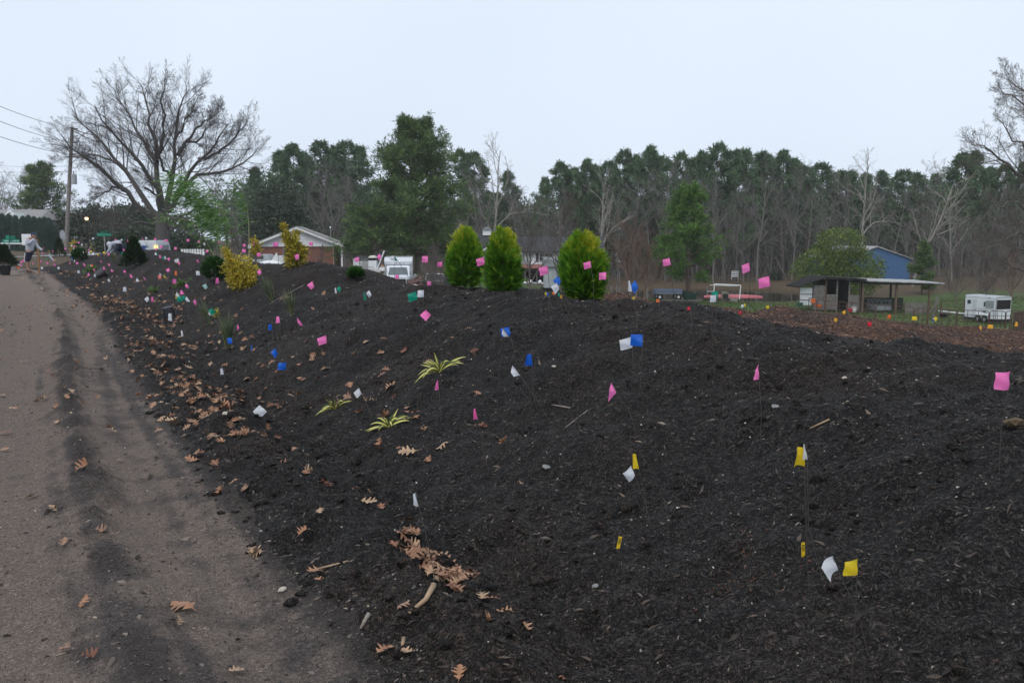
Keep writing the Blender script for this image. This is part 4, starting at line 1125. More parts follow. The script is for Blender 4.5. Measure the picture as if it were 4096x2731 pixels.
# deeper wood: trunks and dark evergreen mass seen between the nearer trees
out = []; cl = []
for j in range(620):
    xq = rg.uniform(520, 2500); Y = rg.uniform(150, 190)
    a, _ = ray(xq * KQ, 1000); p = np.array([a * Y, Y, 0.0]); h = rg.uniform(8, 12) if 900 < xq < 1260 else rg.uniform(9, 14.5)
    out.append((np.array([p, p + np.array([rg.normal(0, .3), 0, h * .6]), p + np.array([rg.normal(0, .4), 0, h])]), np.array([.22, .16, .05]) * rg.uniform(.6, 1.2)))
    for q in range(22):
        cl.append(p + np.array([rg.normal(0, 1.6), rg.normal(0, 1.6), h * rg.uniform(.12, 1.0)]))
zz = Hm(np.array([b[0][0, 0] for b in out]), np.array([b[0][0, 1] for b in out]))
out = [(b[0] + np.array([0, 0, z - .3]), b[1]) for b, z in zip(out, zz)]
cl = np.array(cl); cl[:, 2] += Hm(cl[:, 0], cl[:, 1])
o = tubes(out, 'deep_woods_trunks', M_bark_dark)
tag(o, 'crowd of dark trunks deep in the far woods', 'woods', kind='stuff')
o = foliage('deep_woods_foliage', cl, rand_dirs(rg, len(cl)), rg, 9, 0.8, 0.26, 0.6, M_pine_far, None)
tag(o, 'dark evergreen mass deep in the far woods', 'woods', kind='stuff')

# ------------------------------------------------------------------ single trees
def pine_at(name, label, xq, ybase, ytop, Y, **kw):
    g = on_ground(xq, Y); h = Q(xq, ytop, Y).z - g.z
    root = thing(name, label, 'tree', g)
    pine(root, h=h, **kw)
    return root
pine_at('pine_tree', 'largest pine with dense ragged crown standing behind the white box truck', 955, 620, 290, 92, seed=7, cb=0.10, wid=7.2, nbr=160, per=24, ln=0.46, w=0.085, material=M_pine, m=11,
        prof=lambda q: (0.55 + 0.45 * min(1, q / .12)) * (1 - q * q) ** .6 * (0.72 + .28 * math.cos(q * 19)), tr=.022, sub_=4)
pine_at('pine_tree', 'low dark pine with crooked trunk between brick house and box truck', 857, 600, 488, 90, seed=17, cb=0.22, wid=3.9, nbr=50, per=16, ln=0.42, w=0.08, material=M_pine, m=10, lean=-.06, tr=.045,
        prof=lambda q: (1 - q) ** .5 * .9 + .1)
pine_at('pine_tree', 'small round-topped pine standing alone in front of the pond', 1582, 690, 437, 80, seed=9, cb=0.2, wid=3.5, nbr=70, per=18, ln=0.36, w=0.065, material=M_pine_near, m=11,
        prof=lambda q: (.95 if .16 < q < .40 else (.50 if q < .1 else .8 * (1 - max(0, q - .45) / .58) ** .55)), tr=.024, sub_=4)
pine_at('pine_tree', 'young dark pine partly hiding the right end of the blue building', 2122, 650, 560, 98, seed=13, cb=0.08, wid=1.9, nbr=36, per=14, ln=0.40, w=0.08, material=M_pine, m=9)
pine_at('pine_tree', 'broad pine behind the utility pole at far left', 106, 560, 384, 130, seed=15, cb=0.16, wid=4.6, nbr=80, per=15, ln=0.55, w=0.11, material=M_pine, m=9, prof=lambda q: (1 - q) ** .62 * .95 + .06)
M_magn = tone_mat('dark_evergreen_leaves', [(0.0, (0.0136, 0.0289, 0.0170)), (0.5, (0.0306, 0.0544, 0.0289)), (0.85, (0.0612, 0.0884, 0.0442)), (1.0, (0.1275, 0.1445, 0.0765))], 0.4, 0.05)
M_priv = tone_mat('olive_green_leaves', [(0.0, (0.0446, 0.0678, 0.0124)), (0.5, (0.0982, 0.1443, 0.0248)), (0.85, (0.1563, 0.2136, 0.0372)), (1.0, (0.2530, 0.2800, 0.0619))], 0.5, 0.15)
def broad(name, label, xq, Y, ytop, lobes, ncl, m, ln, w, material, stem=0.16, cat='tree', seed=1):
    """lobes in units of the height: (x, y, z, rx, ry, rz)"""
    g = on_ground(xq, Y); h = Q(xq, ytop, Y).z - g.z
    root = thing(name, label, cat, g)
    out = []; rg = np.random.default_rng(seed)
    for l in lobes:
        e = np.array(l[:3]) * h
        out.append((np.array([[0, 0, -.2], e * np.array([.4, .4, .55]), e]), np.array([stem, stem * .6, stem * .2]) * h / 6))
    tubes(out, 'trunk', M_bark_dark, root)
    blob_crown(root, seed, np.array(lobes) * h, ncl, m, ln, w, material)
    return root
broad('magnolia_tree', 'dense dark glossy evergreen tree left above the brick house', 640, 112, 405, [(0, 0, .66, .26, .26, .30), (-.12, 0, .40, .30, .3, .28), (.14, .1, .38, .26, .26, .28), (-.05, 0, .18, .34, .3, .2)], 2000, 7, .42, .2, M_magn, seed=21)
broad('broadleaf_evergreen_tree', 'rounded yellow-green evergreen tree behind the barn, left of the blue building', 1926, 96, 518, [(.02, 0, .72, .34, .34, .26), (-.22, 0, .40, .40, .38, .30), (.24, .05, .40, .40, .36, .30), (0, -.1, .25, .55, .4, .24)], 2600, 8, .26, .12, M_priv, seed=22)
broad('evergreen_shrub', 'small dark evergreen bush at the far bank near the barn', 1783, 126, 625, [(0, 0, .5, .5, .5, .45)], 300, 7, .3, .14, M_magn, seed=23, cat='shrub')
broad('evergreen_shrub', 'low dark evergreen clump behind the large bare tree trunk', 405, 92, 533, [(0, 0, .5, .9, .5, .45), (-.9, 0, .4, .6, .5, .38), (.9, 0, .45, .5, .5, .4)], 700, 7, .3, .14, M_magn, seed=24, cat='shrub')
broad('evergreen_tree', 'dark evergreen mass behind the lit street lamp', 225, 120, 470, [(0, 0, .55, .5, .5, .42), (-.7, 0, .4, .5, .4, .38), (.75, .1, .45, .55, .4, .42)], 1100, 7, .5, .24, M_magn, seed=25)
broad('evergreen_tree', 'dark evergreen tree between the street lamp and the bare trunk', 305, 124, 468, [(0, 0, .55, .6, .5, .42), (.8, 0, .4, .6, .4, .38)], 900, 7, .5, .24, M_magn, seed=26)
broad('evergreen_tree', 'dark rounded evergreen just left of the bare tree trunk', 330, 105, 520, [(0, 0, .5, .8, .5, .45), (-1.0, 0, .4, .7, .5, .38)], 700, 7, .4, .2, M_magn, seed=27)
for k, (xq, yt, Y, i, lab) in enumerate([(10, 372, 150, 0, 'hazy bare tree at the far left edge above the house'), (52, 396, 158, 1, 'hazy bare tree behind the far left house'), (140, 440, 150, 2, 'bare tree between the far pine and the utility pole'), (190, 455, 118, 0, 'bare tree just right of the utility pole'),
        (262, 440, 112, 1, 'bare tree behind the lit lamp'), (440, 440, 108, 2, 'bare tree behind the bamboo, left'), (500, 405, 112, 0, 'bare tree behind the bamboo, right'), (560, 430, 116, 1, 'bare tree left of the dark evergreen'), (470, 470, 96, 2, 'lower bare tree between bare trunk and bamboo')]):
    put(BT[i], 'bare_tree', lab, xq, yt, Y, 'bare trees on the left', 17.5, used, 1.25)
put(BR[1], 'bare_tree', 'purplish bare thicket behind the far left house', 25, 440, 140, 'bare trees on the left', 8.8, used, 1.6)
put(BR[0], 'bare_tree', 'russet bare thicket right of the far left house', 135, 500, 122, 'bare trees on the left', 8.8, used, 1.4)

# ------------------------------------------------------------------ buildings
M_white = mat('white_paint', (0.74, 0.75, 0.76), 0.55, 0.06, 3.0)
M_siding = mat('white_siding', (0.76, 0.78, 0.80), 0.6, 0.06, 1.5, dirt=(0.5, 0.5, 0.5))
M_shingle = mat('grey_shingles', (0.050, 0.050, 0.056), 0.95, 0.25, 9.0, 0.4, spec=0.15)
M_shingle2 = mat('taupe_shingles', (0.23, 0.22, 0.215), 0.9, 0.2, 9.0, 0.4)
M_glass = mat('window_glass', (0.05, 0.06, 0.07), 0.08, 0.1, 2.0, spec=0.6)
M_dark = mat('dark_interior', (0.012, 0.011, 0.011), 0.9, 0.3, 4.0)
M_grey = mat('grey_paint', (0.24, 0.26, 0.28), 0.7, 0.12, 4.0)
M_black = mat('black_plastic', (0.014, 0.014, 0.016), 0.45, 0.2, 10.0)
M_tyre = mat('tyre_rubber', (0.016, 0.016, 0.017), 0.85, 0.2, 10.0)
M_steel = mat('galvanised_steel', (0.34, 0.36, 0.38), 0.5, 0.2, 8.0, metal=0.4)
M_oldwood = mat('weathered_wood', (0.17, 0.155, 0.145), 0.9, 0.35, 7.0, 0.4, dirt=(0.08, 0.07, 0.06))
M_darkwood = mat('dark_old_wood', (0.055, 0.044, 0.038), 0.9, 0.4, 7.0, 0.4)
M_postwood = mat('brown_post_wood', (0.13, 0.085, 0.06), 0.9, 0.3, 7.0, 0.4)
M_tin = mat('tin_roof', (0.42, 0.42, 0.42), 0.5, 0.25, 2.5, metal=0.3, dirt=(0.2, 0.17, 0.15))
M_rust = mat('rusty_pipe', (0.10, 0.052, 0.042), 0.8, 0.35, 9.0, 0.2)
def brick_mat():
    m, t, b = _princ('red_brick')
    tc = N(t, 'ShaderNodeTexCoord')
    br = N(t, 'ShaderNodeTexBrick', Scale=1.0)
    br.inputs['Color1'].default_value = (0.25, 0.066, 0.040, 1); br.inputs['Color2'].default_value = (0.17, 0.052, 0.036, 1); br.inputs['Mortar'].default_value = (0.25, 0.17, 0.14, 1)
    br.inputs['Mortar Size'].default_value = 0.010; br.inputs['Brick Width'].default_value = 0.22; br.inputs['Row Height'].default_value = 0.075
    mp = N(t, 'ShaderNodeMapping'); mp.inputs['Rotation'].default_value = (PI / 2, 0, 0)
    t.links.new(tc.outputs['Object'], mp.inputs['Vector']); t.links.new(mp.outputs[0], br.inputs['Vector'])
    t.links.new(br.outputs[0], b.inputs['Base Color']); b.inputs['Roughness'].default_value = 0.9
    return m
M_brick = brick_mat()
def pane(root, x0, x1, y, z0, z1, frame=M_white, glass=M_glass, fw=0.07, mull=True, name='window'):
    f = MB()
    f.box(x0, x1, y - .05, y, z0, z0 + fw).box(x0, x1, y - .05, y, z1 - fw, z1).box(x0, x0 + fw, y - .05, y, z0 + fw, z1 - fw).box(x1 - fw, x1, y - .05, y, z0 + fw, z1 - fw)
    if mull: f.box((x0 + x1) / 2 - .03, (x0 + x1) / 2 + .03, y - .045, y, z0 + fw, z1 - fw)
    w = f.build(name, frame, root)
    MB().box(x0 + fw * .5, x1 - fw * .5, y - .022, y - .012, z0 + fw * .5, z1 - fw * .5).build('pane', glass, w)
    return w
# --- brick house: gable end to the camera, local x right, y away, z up; 20.1 q-pixels per metre at 100 m
g = on_ground(683, 100)
R = thing('brick_house', 'red brick ranch house with white gable facing the camera', 'house', g, math.radians(9))
EV, PK = Q(683, 563, 100).z - g.z, Q(683, 523, 100).z - g.z
MB().box(-4.3, 4.1, 0, 14, -.5, EV).build('wall', M_brick, R)
MB().box(-5.0, -4.3, 1.5, 14, -.5, EV - .1).build('wall', M_brick, R)
for i in range(9):                                                     # lap siding of the gable, board by board
    z0_, z1_ = EV + (PK - EV - .1) * i / 9, EV + (PK - EV - .1) * (i + 1) / 9
    wl = lambda z: 4.9 * (1 - (z - EV) / (PK - EV))
    a0, a1 = wl(z0_), max(.05, wl(z1_))
    MB().prism([(-a0, z0_), (a0, z0_), (a1, z1_ + .01), (-a1, z1_ + .01)], 'y', -.06 - .012 * (i % 2), .02).build('siding_board', M_siding, R)
for s in (-1, 1):
    e = 5.35
    rise = (PK - EV) / 4.9
    ro = MB().prism([(0, PK + .18), (s * e, PK + .18 - rise * e), (s * e, PK + .05 - rise * e), (0, PK + .05)], 'y', -.55, 14.5).build('roof', M_shingle2, R)
    MB().prism([(0, PK + .06), (s * e, PK + .06 - rise * e), (s * e, PK - .17 - rise * e), (0, PK - .17)], 'y', -.60, -.50).build('rake_board', M_white, ro)
    MB().prism([(s * 4.2, EV - .05), (s * 5.3, EV - .05), (s * 5.3, EV + .13), (s * 4.2, EV + .42)], 'y', -.48, -.07).build('soffit_return', M_white, ro)
MB().box(-4.4, 4.2, -.16, .0, EV - .16, EV).build('trim_board', M_white, R)
pane(R, -1.6, .2, 0, EV - 1.25, EV - .12, M_grey, M_glass, .08)
MB().box(-2.2, -.5, -.03, .02, .0, 1.35).build('garage_panel', M_siding, R)
MB().box(2.35, 3.85, -.02, .03, .2, EV - .2).build('brick_panel', M_brick, R)
MB().tube([(-4.15, -.08, EV - .1), (-4.15, -.08, 0)], .05).build('downspout', mat('beige_metal', (.42, .33, .25), .6), R)
MB().tube([(4.0, -.08, EV - .1), (4.0, -.08, 0)], .05).build('downspout', MATS['beige_metal'], R)
MB().box(4.1, 5.0, 2.6, 2.8, 0, EV - .1).build('porch_wall', mat('porch_red', (.10, .035, .03), .8), R)
MB().box(4.85, 5.05, -.25, -.05, 0, EV - .12).build('porch_post', M_white, R)
MB().tube([(3.6, 3, EV + .5), (3.6, 3, EV + 2.0)], .035).build('mast', M_steel, R)
MB().lathe([(.02, 0), (.11, .03), (.09, .14), (.02, .2)], 10, (3.6, 3, EV + 1.95)).build('mast_cap', M_white, R)
# --- white house with dark roof behind the arborvitae
g = on_ground(1230, 108)
K = 2010 / 108.0
def lx(xq, yq, Y, g): v = Q(xq, yq, Y) - g; return v.x, v.z
R = thing('white_house', 'two-storey white sided house with dark roof behind the arborvitae', 'house', g)
x0, _ = lx(1098, 600, 108, g); x1, _ = lx(1312, 600, 108, g); xg, _ = lx(1192, 600, 108, g)
_, ev = lx(1230, 579, 108, g); _, rg_ = lx(1230, 546, 108, g)
MB().box(xg, x1, 0, 8, -.6, ev).build('wall', M_siding, R)
MB().box(x0 + .3, xg, -1.2, 8, -.6, ev).build('wall', M_siding, R)
MB().prism([(-.5, ev - .05), (-.5, ev + .12), (4, rg_ + .1), (8.5, ev + .12), (8.5, ev - .05), (4, rg_ - .1)], 'x', xg - 2, x1 + 4.2).build('roof', M_shingle, R)
gx_ = (x0 + .3 + xg) / 2; hw = (xg - x0 - .3) / 2
_, pk = lx(1230, 551, 108, g)
MB().prism([(gx_ - hw, ev), (gx_ + hw, ev), (gx_, pk)], 'y', -1.18, 3).build('gable', M_siding, R)
for s in (-1, 1):
    ro = MB().prism([(gx_, pk + .22), (gx_ + s * (hw + .5), ev - .05), (gx_ + s * (hw + .5), ev - .2), (gx_, pk + .06)], 'y', -1.5, 4).build('roof', M_shingle, R)
    MB().prism([(gx_, pk + .07), (gx_ + s * (hw + .5), ev - .19), (gx_ + s * (hw + .5), ev - .36), (gx_, pk - .12)], 'y', -1.55, -1.46).build('rake_board', M_white, ro)
MB().prism([(1, ev), (5, rg_ + .45), (9, ev)], 'x', x0 - 1.4, xg - .2).build('rear_roof', M_shingle, R)
cu = MB().box(x0 + .45, x0 + 1.5, 4.4, 5.4, rg_ + .3, rg_ + 1.0).build('cupola', M_white, R)
MB().prism([(x0 + .3, rg_ + 1.0), (x0 + 1.65, rg_ + 1.0), (x0 + .97, rg_ + 1.45)], 'y', 4.25, 5.55).build('cupola_roof', M_grey, cu)
wx0, wz0 = lx(1238, 601, 108, g); wx1, wz1 = lx(1262, 582, 108, g)
w = pane(R, wx0, wx1, -.02, wz0, wz1)
MB().box(wx0 - .38, wx0 - .05, -.06, -.02, wz0, wz1).build('shutter', M_dark, w)
MB().box(wx1 + .05, wx1 + .38, -.06, -.02, wz0, wz1).build('shutter', M_dark, w)
MB().box(xg, x1, -.035, 0, ev - .14, ev - .02).build('fascia', M_white, R)
for i in range(10):
    z_ = wz0 - 1.2 + i * .3
    if z_ < ev - .2: MB().box(xg + .02, x1 - .02, -.012, 0.0, z_, z_ + .015).build('siding_board', M_white, R)
# --- open lean-to under the white house
g2 = on_ground(1225, 103)
R = thing('lean_to_shed', 'dark open lean-to with rusty red roof below the white house', 'shed', g2)
sx0, sz = lx(1176, 612, 103, g2); sx1, _ = lx(1262, 612, 103, g2)
MB().prism([(-.4, sz - .25), (-.4, sz - .15), (2.8, sz + .2), (2.8, sz + .1)], 'x', sx0, sx1 + .4).build('roof', mat('rusty_red_roof', (.20, .075, .06), .85, .3, 4.0), R)
MB().box(sx0 + .1, sx1, 2.6, 2.75, 0, sz).build('back_wall', M_dark, R)
MB().box(sx0 + .05, sx0 + .2, 0, 2.6, 0, sz - .1).build('side_wall', M_darkwood, R)
for k in range(4):
    xx = sx0 + .2 + k * (sx1 - sx0 - .3) / 3
    MB().tube([(xx, 0, 0), (xx, 0, sz - .2)], .07, 6).build('post', M_oldwood, R)
MB().box(sx0, sx1 + .3, -.1, .0, sz - .5, sz - .22).build('beam', M_darkwood, R)
# --- grey shed on a trailer
g3 = on_ground(1290, 86)
R = thing('grey_shed', 'pale grey vertical-board shed raised on skids left of right arborvitae', 'shed', g3)
ax0, az1 = lx(1250, 612, 86, g3); ax1, az0 = lx(1336, 661, 86, g3); _, az2 = lx(1290, 594, 86, g3)
M_shed = mat('pale_blue_grey_boards', (.42, .46, .48), .8, .12, 3.0, dirt=(.3, .32, .33))
MB().box(ax0, ax1, 0, 2.6, az0, az1).build('wall', M_shed, R)
nb_ = 14
for i in range(nb_):
    xx = ax0 + (ax1 - ax0) * (i + .5) / nb_
    MB().box(xx - .02, xx + .02, -.025, 0, az0 + .02, az1 - .02).build('batten', M_shed, R)
MB().prism([(-.25, az1 - .02), (-.2, az2 - .1), (1.3, az2 + .15), (2.9, az1)], 'x', ax0 - .12, ax1 + .12).build('roof', M_grey, R)
MB().box(ax0 + 1.5, ax0 + 1.65, -.29, -.22, az1 + .15, az1 + .55).build('roof_vent', M_white, R)
pane(R, ax0 + 2.15, ax0 + 2.6, 0, az1 - 1.4, az1 - .5, M_white, M_grey, .06)
MB().box(ax0 - .3, ax1, .2, 2.4, .1, az0 - .02).build('skid', M_dark, R)
for k in range(3): MB().box(ax0 - 2.0, ax0 - .1, -.9 + k * .3, -.75 + k * .3, .05 + k * .14, .16 + k * .14).build('plank', M_darkwood, R)
# --- blue metal building
g4 = on_ground(2014, 115)
R = thing('blue_building', 'blue metal gabled building behind the yellow-green tree', 'building', g4)
bx, bpk = lx(2012, 568, 115, g4); bx1, bev = lx(2089, 595, 115, g4)
M_blue = mat('blue_metal_siding', (.050, .125, .26), .5, .10, 1.2)
hw = bx1 - bx
MB().prism([(-hw, -.5), (hw, -.5), (hw, bev), (0, bpk), (-hw, bev)], 'y', 0, 14).build('wall', M_blue, R)
for i in range(18):
    xx = -hw + hw * 2 * (i + .5) / 18
    MB().box(xx - .03, xx + .03, -.03, 0, -.4, bev + (bpk - bev) * (1 - abs(xx) / hw) - .06).build('siding_rib', M_blue, R)
for s in (-1, 1):
    MB().prism([(0, bpk + .16), (s * (hw + .3), bev + .03), (s * (hw + .3), bev - .05), (0, bpk + .02)], 'y', -.25, 14.3).build('roof', M_tin, R)
MB().prism([(hw + .05, bev - .5), (hw + 2.3, bev - .9), (hw + 2.3, bev - 1.0), (hw + .05, bev - .62)], 'y', .5, 8).build('side_roof', M_tin, R)
for k in range(3): MB().box(hw + 2.1, hw + 2.22, .6 + k * 3, .72 + k * 3, 0, bev - .95).build('post', M_steel, R)
# --- far left house behind the clipped hedge
g5 = on_ground(20, 114)
R = thing('hedge_house', 'grey roofed house peeking over the clipped hedge at far left', 'house', g5)
hx0, hr = lx(-60, 479, 114, g5); hx1, he = lx(93, 504, 114, g5); hx2, _ = lx(70, 480, 114, g5)
MB().box(hx0, hx1 - .4, 0, 9, -.5, he).build('wall', mat('pale_green_siding', (.36, .40, .38), .7), R)
MB().add([(hx0, -.5, he), (hx1, -.5, he), (hx1, 9.5, he), (hx0, 9.5, he), (hx0, 4.5, hr), (hx2, 4.5, hr)], [(0, 1, 5, 4), (1, 2, 5), (2, 3, 4, 5), (0, 4, 3), (0, 3, 2, 1)]).build('roof', M_shingle2, R)
dx, dz = lx(32, 488, 114, g5)
MB().prism([(dx - 1.1, he - .1), (dx + 1.1, he - .1), (dx, dz)], 'y', -.9, 2.5).build('dormer', MATS['pale_green_siding'], R)
for s in (-1, 1):
    MB().prism([(dx, dz + .35), (dx + s * 1.45, he - .2), (dx + s * 1.2, he - .45), (dx, dz + .02)], 'y', -1.05, -.9).build('rake_board', M_white, R)
MB().box(hx1 - 1.9, hx1 + .1, -.7, -.5, he - .28, he - .02).build('fascia', M_white, R)
pane(R, dx - .35, dx + .35, -.9, he + .0, he + .6)
# --- cream building glimpsed far behind the lamp
g6 = on_ground(250, 170)
R = thing('cream_building', 'cream coloured building glimpsed behind trees beside the lit lamp', 'building', g6)
cx0, ctop = lx(175, 503, 170, g6); cx1, _ = lx(300, 503, 170, g6)
MB().box(cx0, cx1, 0, 8, -.5, ctop).build('wall', mat('cream_stucco', (.48, .38, .28), .8, .15, 2.0), R)
MB().prism([(-.5, ctop), (4, ctop + 1.5), (8.5, ctop)], 'x', cx0 - .5, cx1 + .5).build('roof', M_tin, R)
for k in range(4): pane(R, cx0 + 1.2 + k * 2.4, cx0 + 2.2 + k * 2.4, 0, ctop - 2.0, ctop - .8)

# ------------------------------------------------------------------ clipped hedge at the far left, each shrub a thing
M_hedge = tone_mat('clipped_hedge_leaves', [(0.0, (0.014, 0.034, 0.026)), (0.5, (0.040, 0.080, 0.062)), (0.85, (0.085, 0.14, 0.105)), (1.0, (0.12, 0.17, 0.12))], 0.5, 0.05)
def clipped(seed):
    root = thing('clipped_shrub', 'x', 'shrub', (0, 0, 0))
    rg = np.random.default_rng(seed); n, m = 20, 26
    prof = lambda q: .92 * (1 - max(0, (q - .62) / .38) ** 2.3) ** .5 if q < 1 else 0.0
    v = []
    for i in range(n):
        q = i / (n - 1); z = 4.2 * q
        for j in range(m):
            w = 2 * PI * j / m; r_ = prof(q) * (1 + .05 * math.sin(5 * w + seed) * math.sin(7 * q)) + .0
            v.append((r_ * math.cos(w), r_ * math.sin(w), z))
    v = np.array(v)
    core = v * np.array([.9, .9, .985])
    f = [(i * m + j, i * m + (j + 1) % m, (i + 1) * m + (j + 1) % m, (i + 1) * m + j) for i in range(n - 1) for j in range(m)]
    np_mesh('trunk', np.r_[np.array([[.08, 0, -.2], [-.08, .08, -.2], [-.08, -.08, -.2]]), np.array([[.05, 0, 2], [-.05, .05, 2], [-.05, -.05, 2]])], np.array([(0, 1, 4, 3), (1, 2, 5, 4), (2, 0, 3, 5)]), M_bark_dark, root)
    q = rg.uniform(0.02, 1, 2600) ** .9; w = rg.uniform(0, 2 * PI, 2600)
    rr = np.array([prof(a) for a in q]) * (1 + .05 * np.sin(5 * w + seed) * np.sin(7 * q)) * rg.uniform(.86, 1.03, 2600)
    c = np.c_[rr * np.cos(w), rr * np.sin(w), 4.2 * q]
    d = np.c_[np.cos(w) * (1 - q * q), np.sin(w) * (1 - q * q), .25 + q * q]; d /= np.linalg.norm(d, axis=1, keepdims=True)
    o = foliage('crown', c, d, rg, 2, .20, .13, .05, M_hedge, root)
    bm_ = np_mesh('core', core, np.array(f), M_hedge, root, tone=np.full(len(core), .25), smooth=True)
    return root
HP = [clipped(1), clipped(2)]
hedge = [(-20, 494, 92), (-4, 493, 95), (10, 493, 93), (24, 494, 96), (40, 497, 92), (57, 499, 90), (70, 497, 96), (82, 500, 93), (95, 502, 90), (107, 501, 95), (117, 503, 92), (127, 522, 96)]
ordn = ['leftmost', 'second', 'third', 'fourth', 'fifth', 'sixth', 'seventh', 'eighth', 'ninth', 'tenth', 'eleventh', 'twelfth', 'thirteenth', 'fourteenth', 'fifteenth', 'sixteenth', 'seventeenth', 'eighteenth', 'nineteenth', 'twentieth', 'twenty-first', 'twenty-second', 'twenty-third', 'twenty-fourth', 'twenty-fifth', 'twenty-sixth', 'twenty-seventh', 'twenty-eighth', 'twenty-ninth', 'thirtieth']
for k, (xq, yt, Y) in enumerate(hedge):
    o = HP[k] if k < 2 else copy_tree(HP[k % 2])
    g = on_ground(xq, Y); s = (Q(xq, yt, Y).z - g.z) / 4.2
    o.location = g; o.rotation_euler = (0, 0, k * 1.3); o.scale = (s * .50, s * .50, s)
    tag(o, ('leftmost' if k == 0 else ordn[k]) + ' clipped column shrub from the left in the dark hedge' if k < 11 else 'lower rounded clipped shrub ending the dark hedge', 'shrub', 'clipped hedge shrubs')

# ------------------------------------------------------------------ barn with open bay
S8 = zone(3000, 850, 2.146)
BY = 76.0
g = hit(*S8(535, 838)) if False else None
a_, _ = ray(*S8(535, 838)); gb = Vector((a_ * BY, BY, 0)); gb.z = at(*S8(535, 836), BY).z
R = thing('barn', 'weathered stable with open-sided tin roofed bay beside the corral', 'barn', gb)
m8 = 2.146 * F / BY
def B(x, y): return (x - 535) / m8, (836 - y) / m8
for i in range(17):                                                     # slatted end wall, one board each, receding to the left
    z_ = .02 + i * .125
    MB().box(.02, 1.05, -.02 - .01 * (i % 2), .02, z_, z_ + .105).build('board', M_oldwood, R)
MB().box(.03, 1.04, .05, .1, 0, 2.15).build('back_board', M_darkwood, R)
xt, _ = B(428, 0)
tp_ = MB().box(xt, -.03, .1, .14, .42, 1.92).build('tarp_panel', mat('pale_tarp', (.52, .54, .56), .6, .12, 2.0), R)
for z_ in (.85, 1.35): MB().box(xt, -.03, .06, .1, z_, z_ + .05).build('batten', M_postwood, tp_)
for k, (xp, mt) in enumerate(((645, M_rust), (740, M_oldwood), (845, M_oldwood), (938, M_darkwood))):
    xx, zt = B(xp, 583)
    MB().box(xx - .06, xx + .06, -.06, .06, -.3, zt).build('post', mt, R)
xa, _ = B(652, 0); xb, _ = B(735, 0); xc, _ = B(845, 0); xd, _ = B(938, 0)
for i in range(9): MB().box(xa, xb, -.02, .02, .02 + i * .15, .155 + i * .15).build('stall_board', M_oldwood, R)
for i in range(9): MB().box(xc + .06, xd - .06, -.02, .02, -.05 + i * .15, .085 + i * .15).build('stall_board', M_oldwood, R)
MB().box(1.1, xd, 3.3, 3.4, -.2, 2.5).build('back_wall', M_dark, R)
MB().box(1.08, 1.14, .1, 3.3, -.2, 2.4).build('side_wall', M_darkwood, R)
MB().box(xc - .02, xc + .02, .1, 3.3, -.2, 2.4).build('side_wall', M_dark, R)
x_l, z_l = B(400, 634); x_r, z_r = B(630, 549); x_e, z_e = B(972, 556)
MB().add([(x_l, -.3, z_l), (x_r, -.4, z_r), (x_r, 3.7, z_r + .0), (x_l, 3.2, z_l - .05), (x_l, -.3, z_l - .09), (x_r, -.4, z_r - .12), (x_r, 3.7, z_r - .12), (x_l, 3.2, z_l - .15)],
         [(0, 1, 2, 3), (7, 6, 5, 4), (0, 4, 5, 1), (1, 5, 6, 2), (2, 6, 7, 3), (3, 7, 4, 0)]).build('roof', mat('dark_roofing', (.022, .021, .021), .95, .3, 3.0, spec=.1), R)
MB().add([(x_r + .01, -.5, z_r - .02), (x_e, -.5, z_e - .12), (x_e, 3.8, z_e - .14), (x_r + .01, 3.8, z_r - .03), (x_r + .01, -.5, z_r - .16), (x_e, -.5, z_e - .26), (x_e, 3.8, z_e - .28), (x_r + .01, 3.8, z_r - .17)],
         [(0, 1, 2, 3), (7, 6, 5, 4), (0, 4, 5, 1), (1, 5, 6, 2), (2, 6, 7, 3), (3, 7, 4, 0)]).build('roof', MATS['dark_roofing'], R)
# open bay
xs_, zs_ = B(985, 577); xe_, ze_ = B(1632, 598)
for i in range(14):                                                     # tin sheets
    u0, u1 = i / 14, (i + 1) / 14
    xa_, xb_ = xs_ + (xe_ - xs_) * u0, xs_ + (xe_ - xs_) * u1 - .01
    za_, zb_ = zs_ + (ze_ - zs_) * u0, zs_ + (ze_ - zs_) * u1
    o_ = .012 * (i % 2)
    MB().add([(xa_, -.6, za_ - .05 + o_), (xb_, -.6, zb_ - .05 + o_), (xb_, 5.4, zb_ - .04 + o_), (xa_, 5.4, za_ - .04 + o_), (xa_, -.6, za_ - .13 + o_), (xb_, -.6, zb_ - .13 + o_), (xb_, 5.4, zb_ - .12 + o_), (xa_, 5.4, za_ - .12 + o_)],
             [(0, 1, 2, 3), (7, 6, 5, 4), (0, 4, 5, 1), (1, 5, 6, 2), (2, 6, 7, 3), (3, 7, 4, 0)]).build('roof_sheet', M_tin, R)
for i in range(4):
    y_ = -.3 + i * 1.7
    MB().box(xs_, xe_ - .15, y_, y_ + .08, zs_ - .42, zs_ - .25).build('purlin', M_darkwood, R)
for xp, y_, zb in ((962, 0, -.1), (1250, 0, -.15), (1537, 0, -.3), (1140, 5, .2), (1415, 5, .1), (890, 5, .2)):
    xx, _ = B(xp, 0)
    MB().box(xx - .08, xx + .08, y_ - .08, y_ + .08, zb - .4, zs_ - .3).build('post', M_postwood if y_ == 0 else M_darkwood, R)
x5, _ = B(975, 0); x6, _ = B(1525, 0)
for i in range(5): MB().box(x5, x6, 4.8 - .01 * (i % 2), 4.85, -.25 + i * .2, -.07 + i * .2).build('rail_board', M_darkwood, R)
for i in range(5): MB().box(x6 - 1.9, x6 - .02, .06, .11, -.35 + i * .2, -.17 + i * .2).build('rail_board', M_oldwood, R)
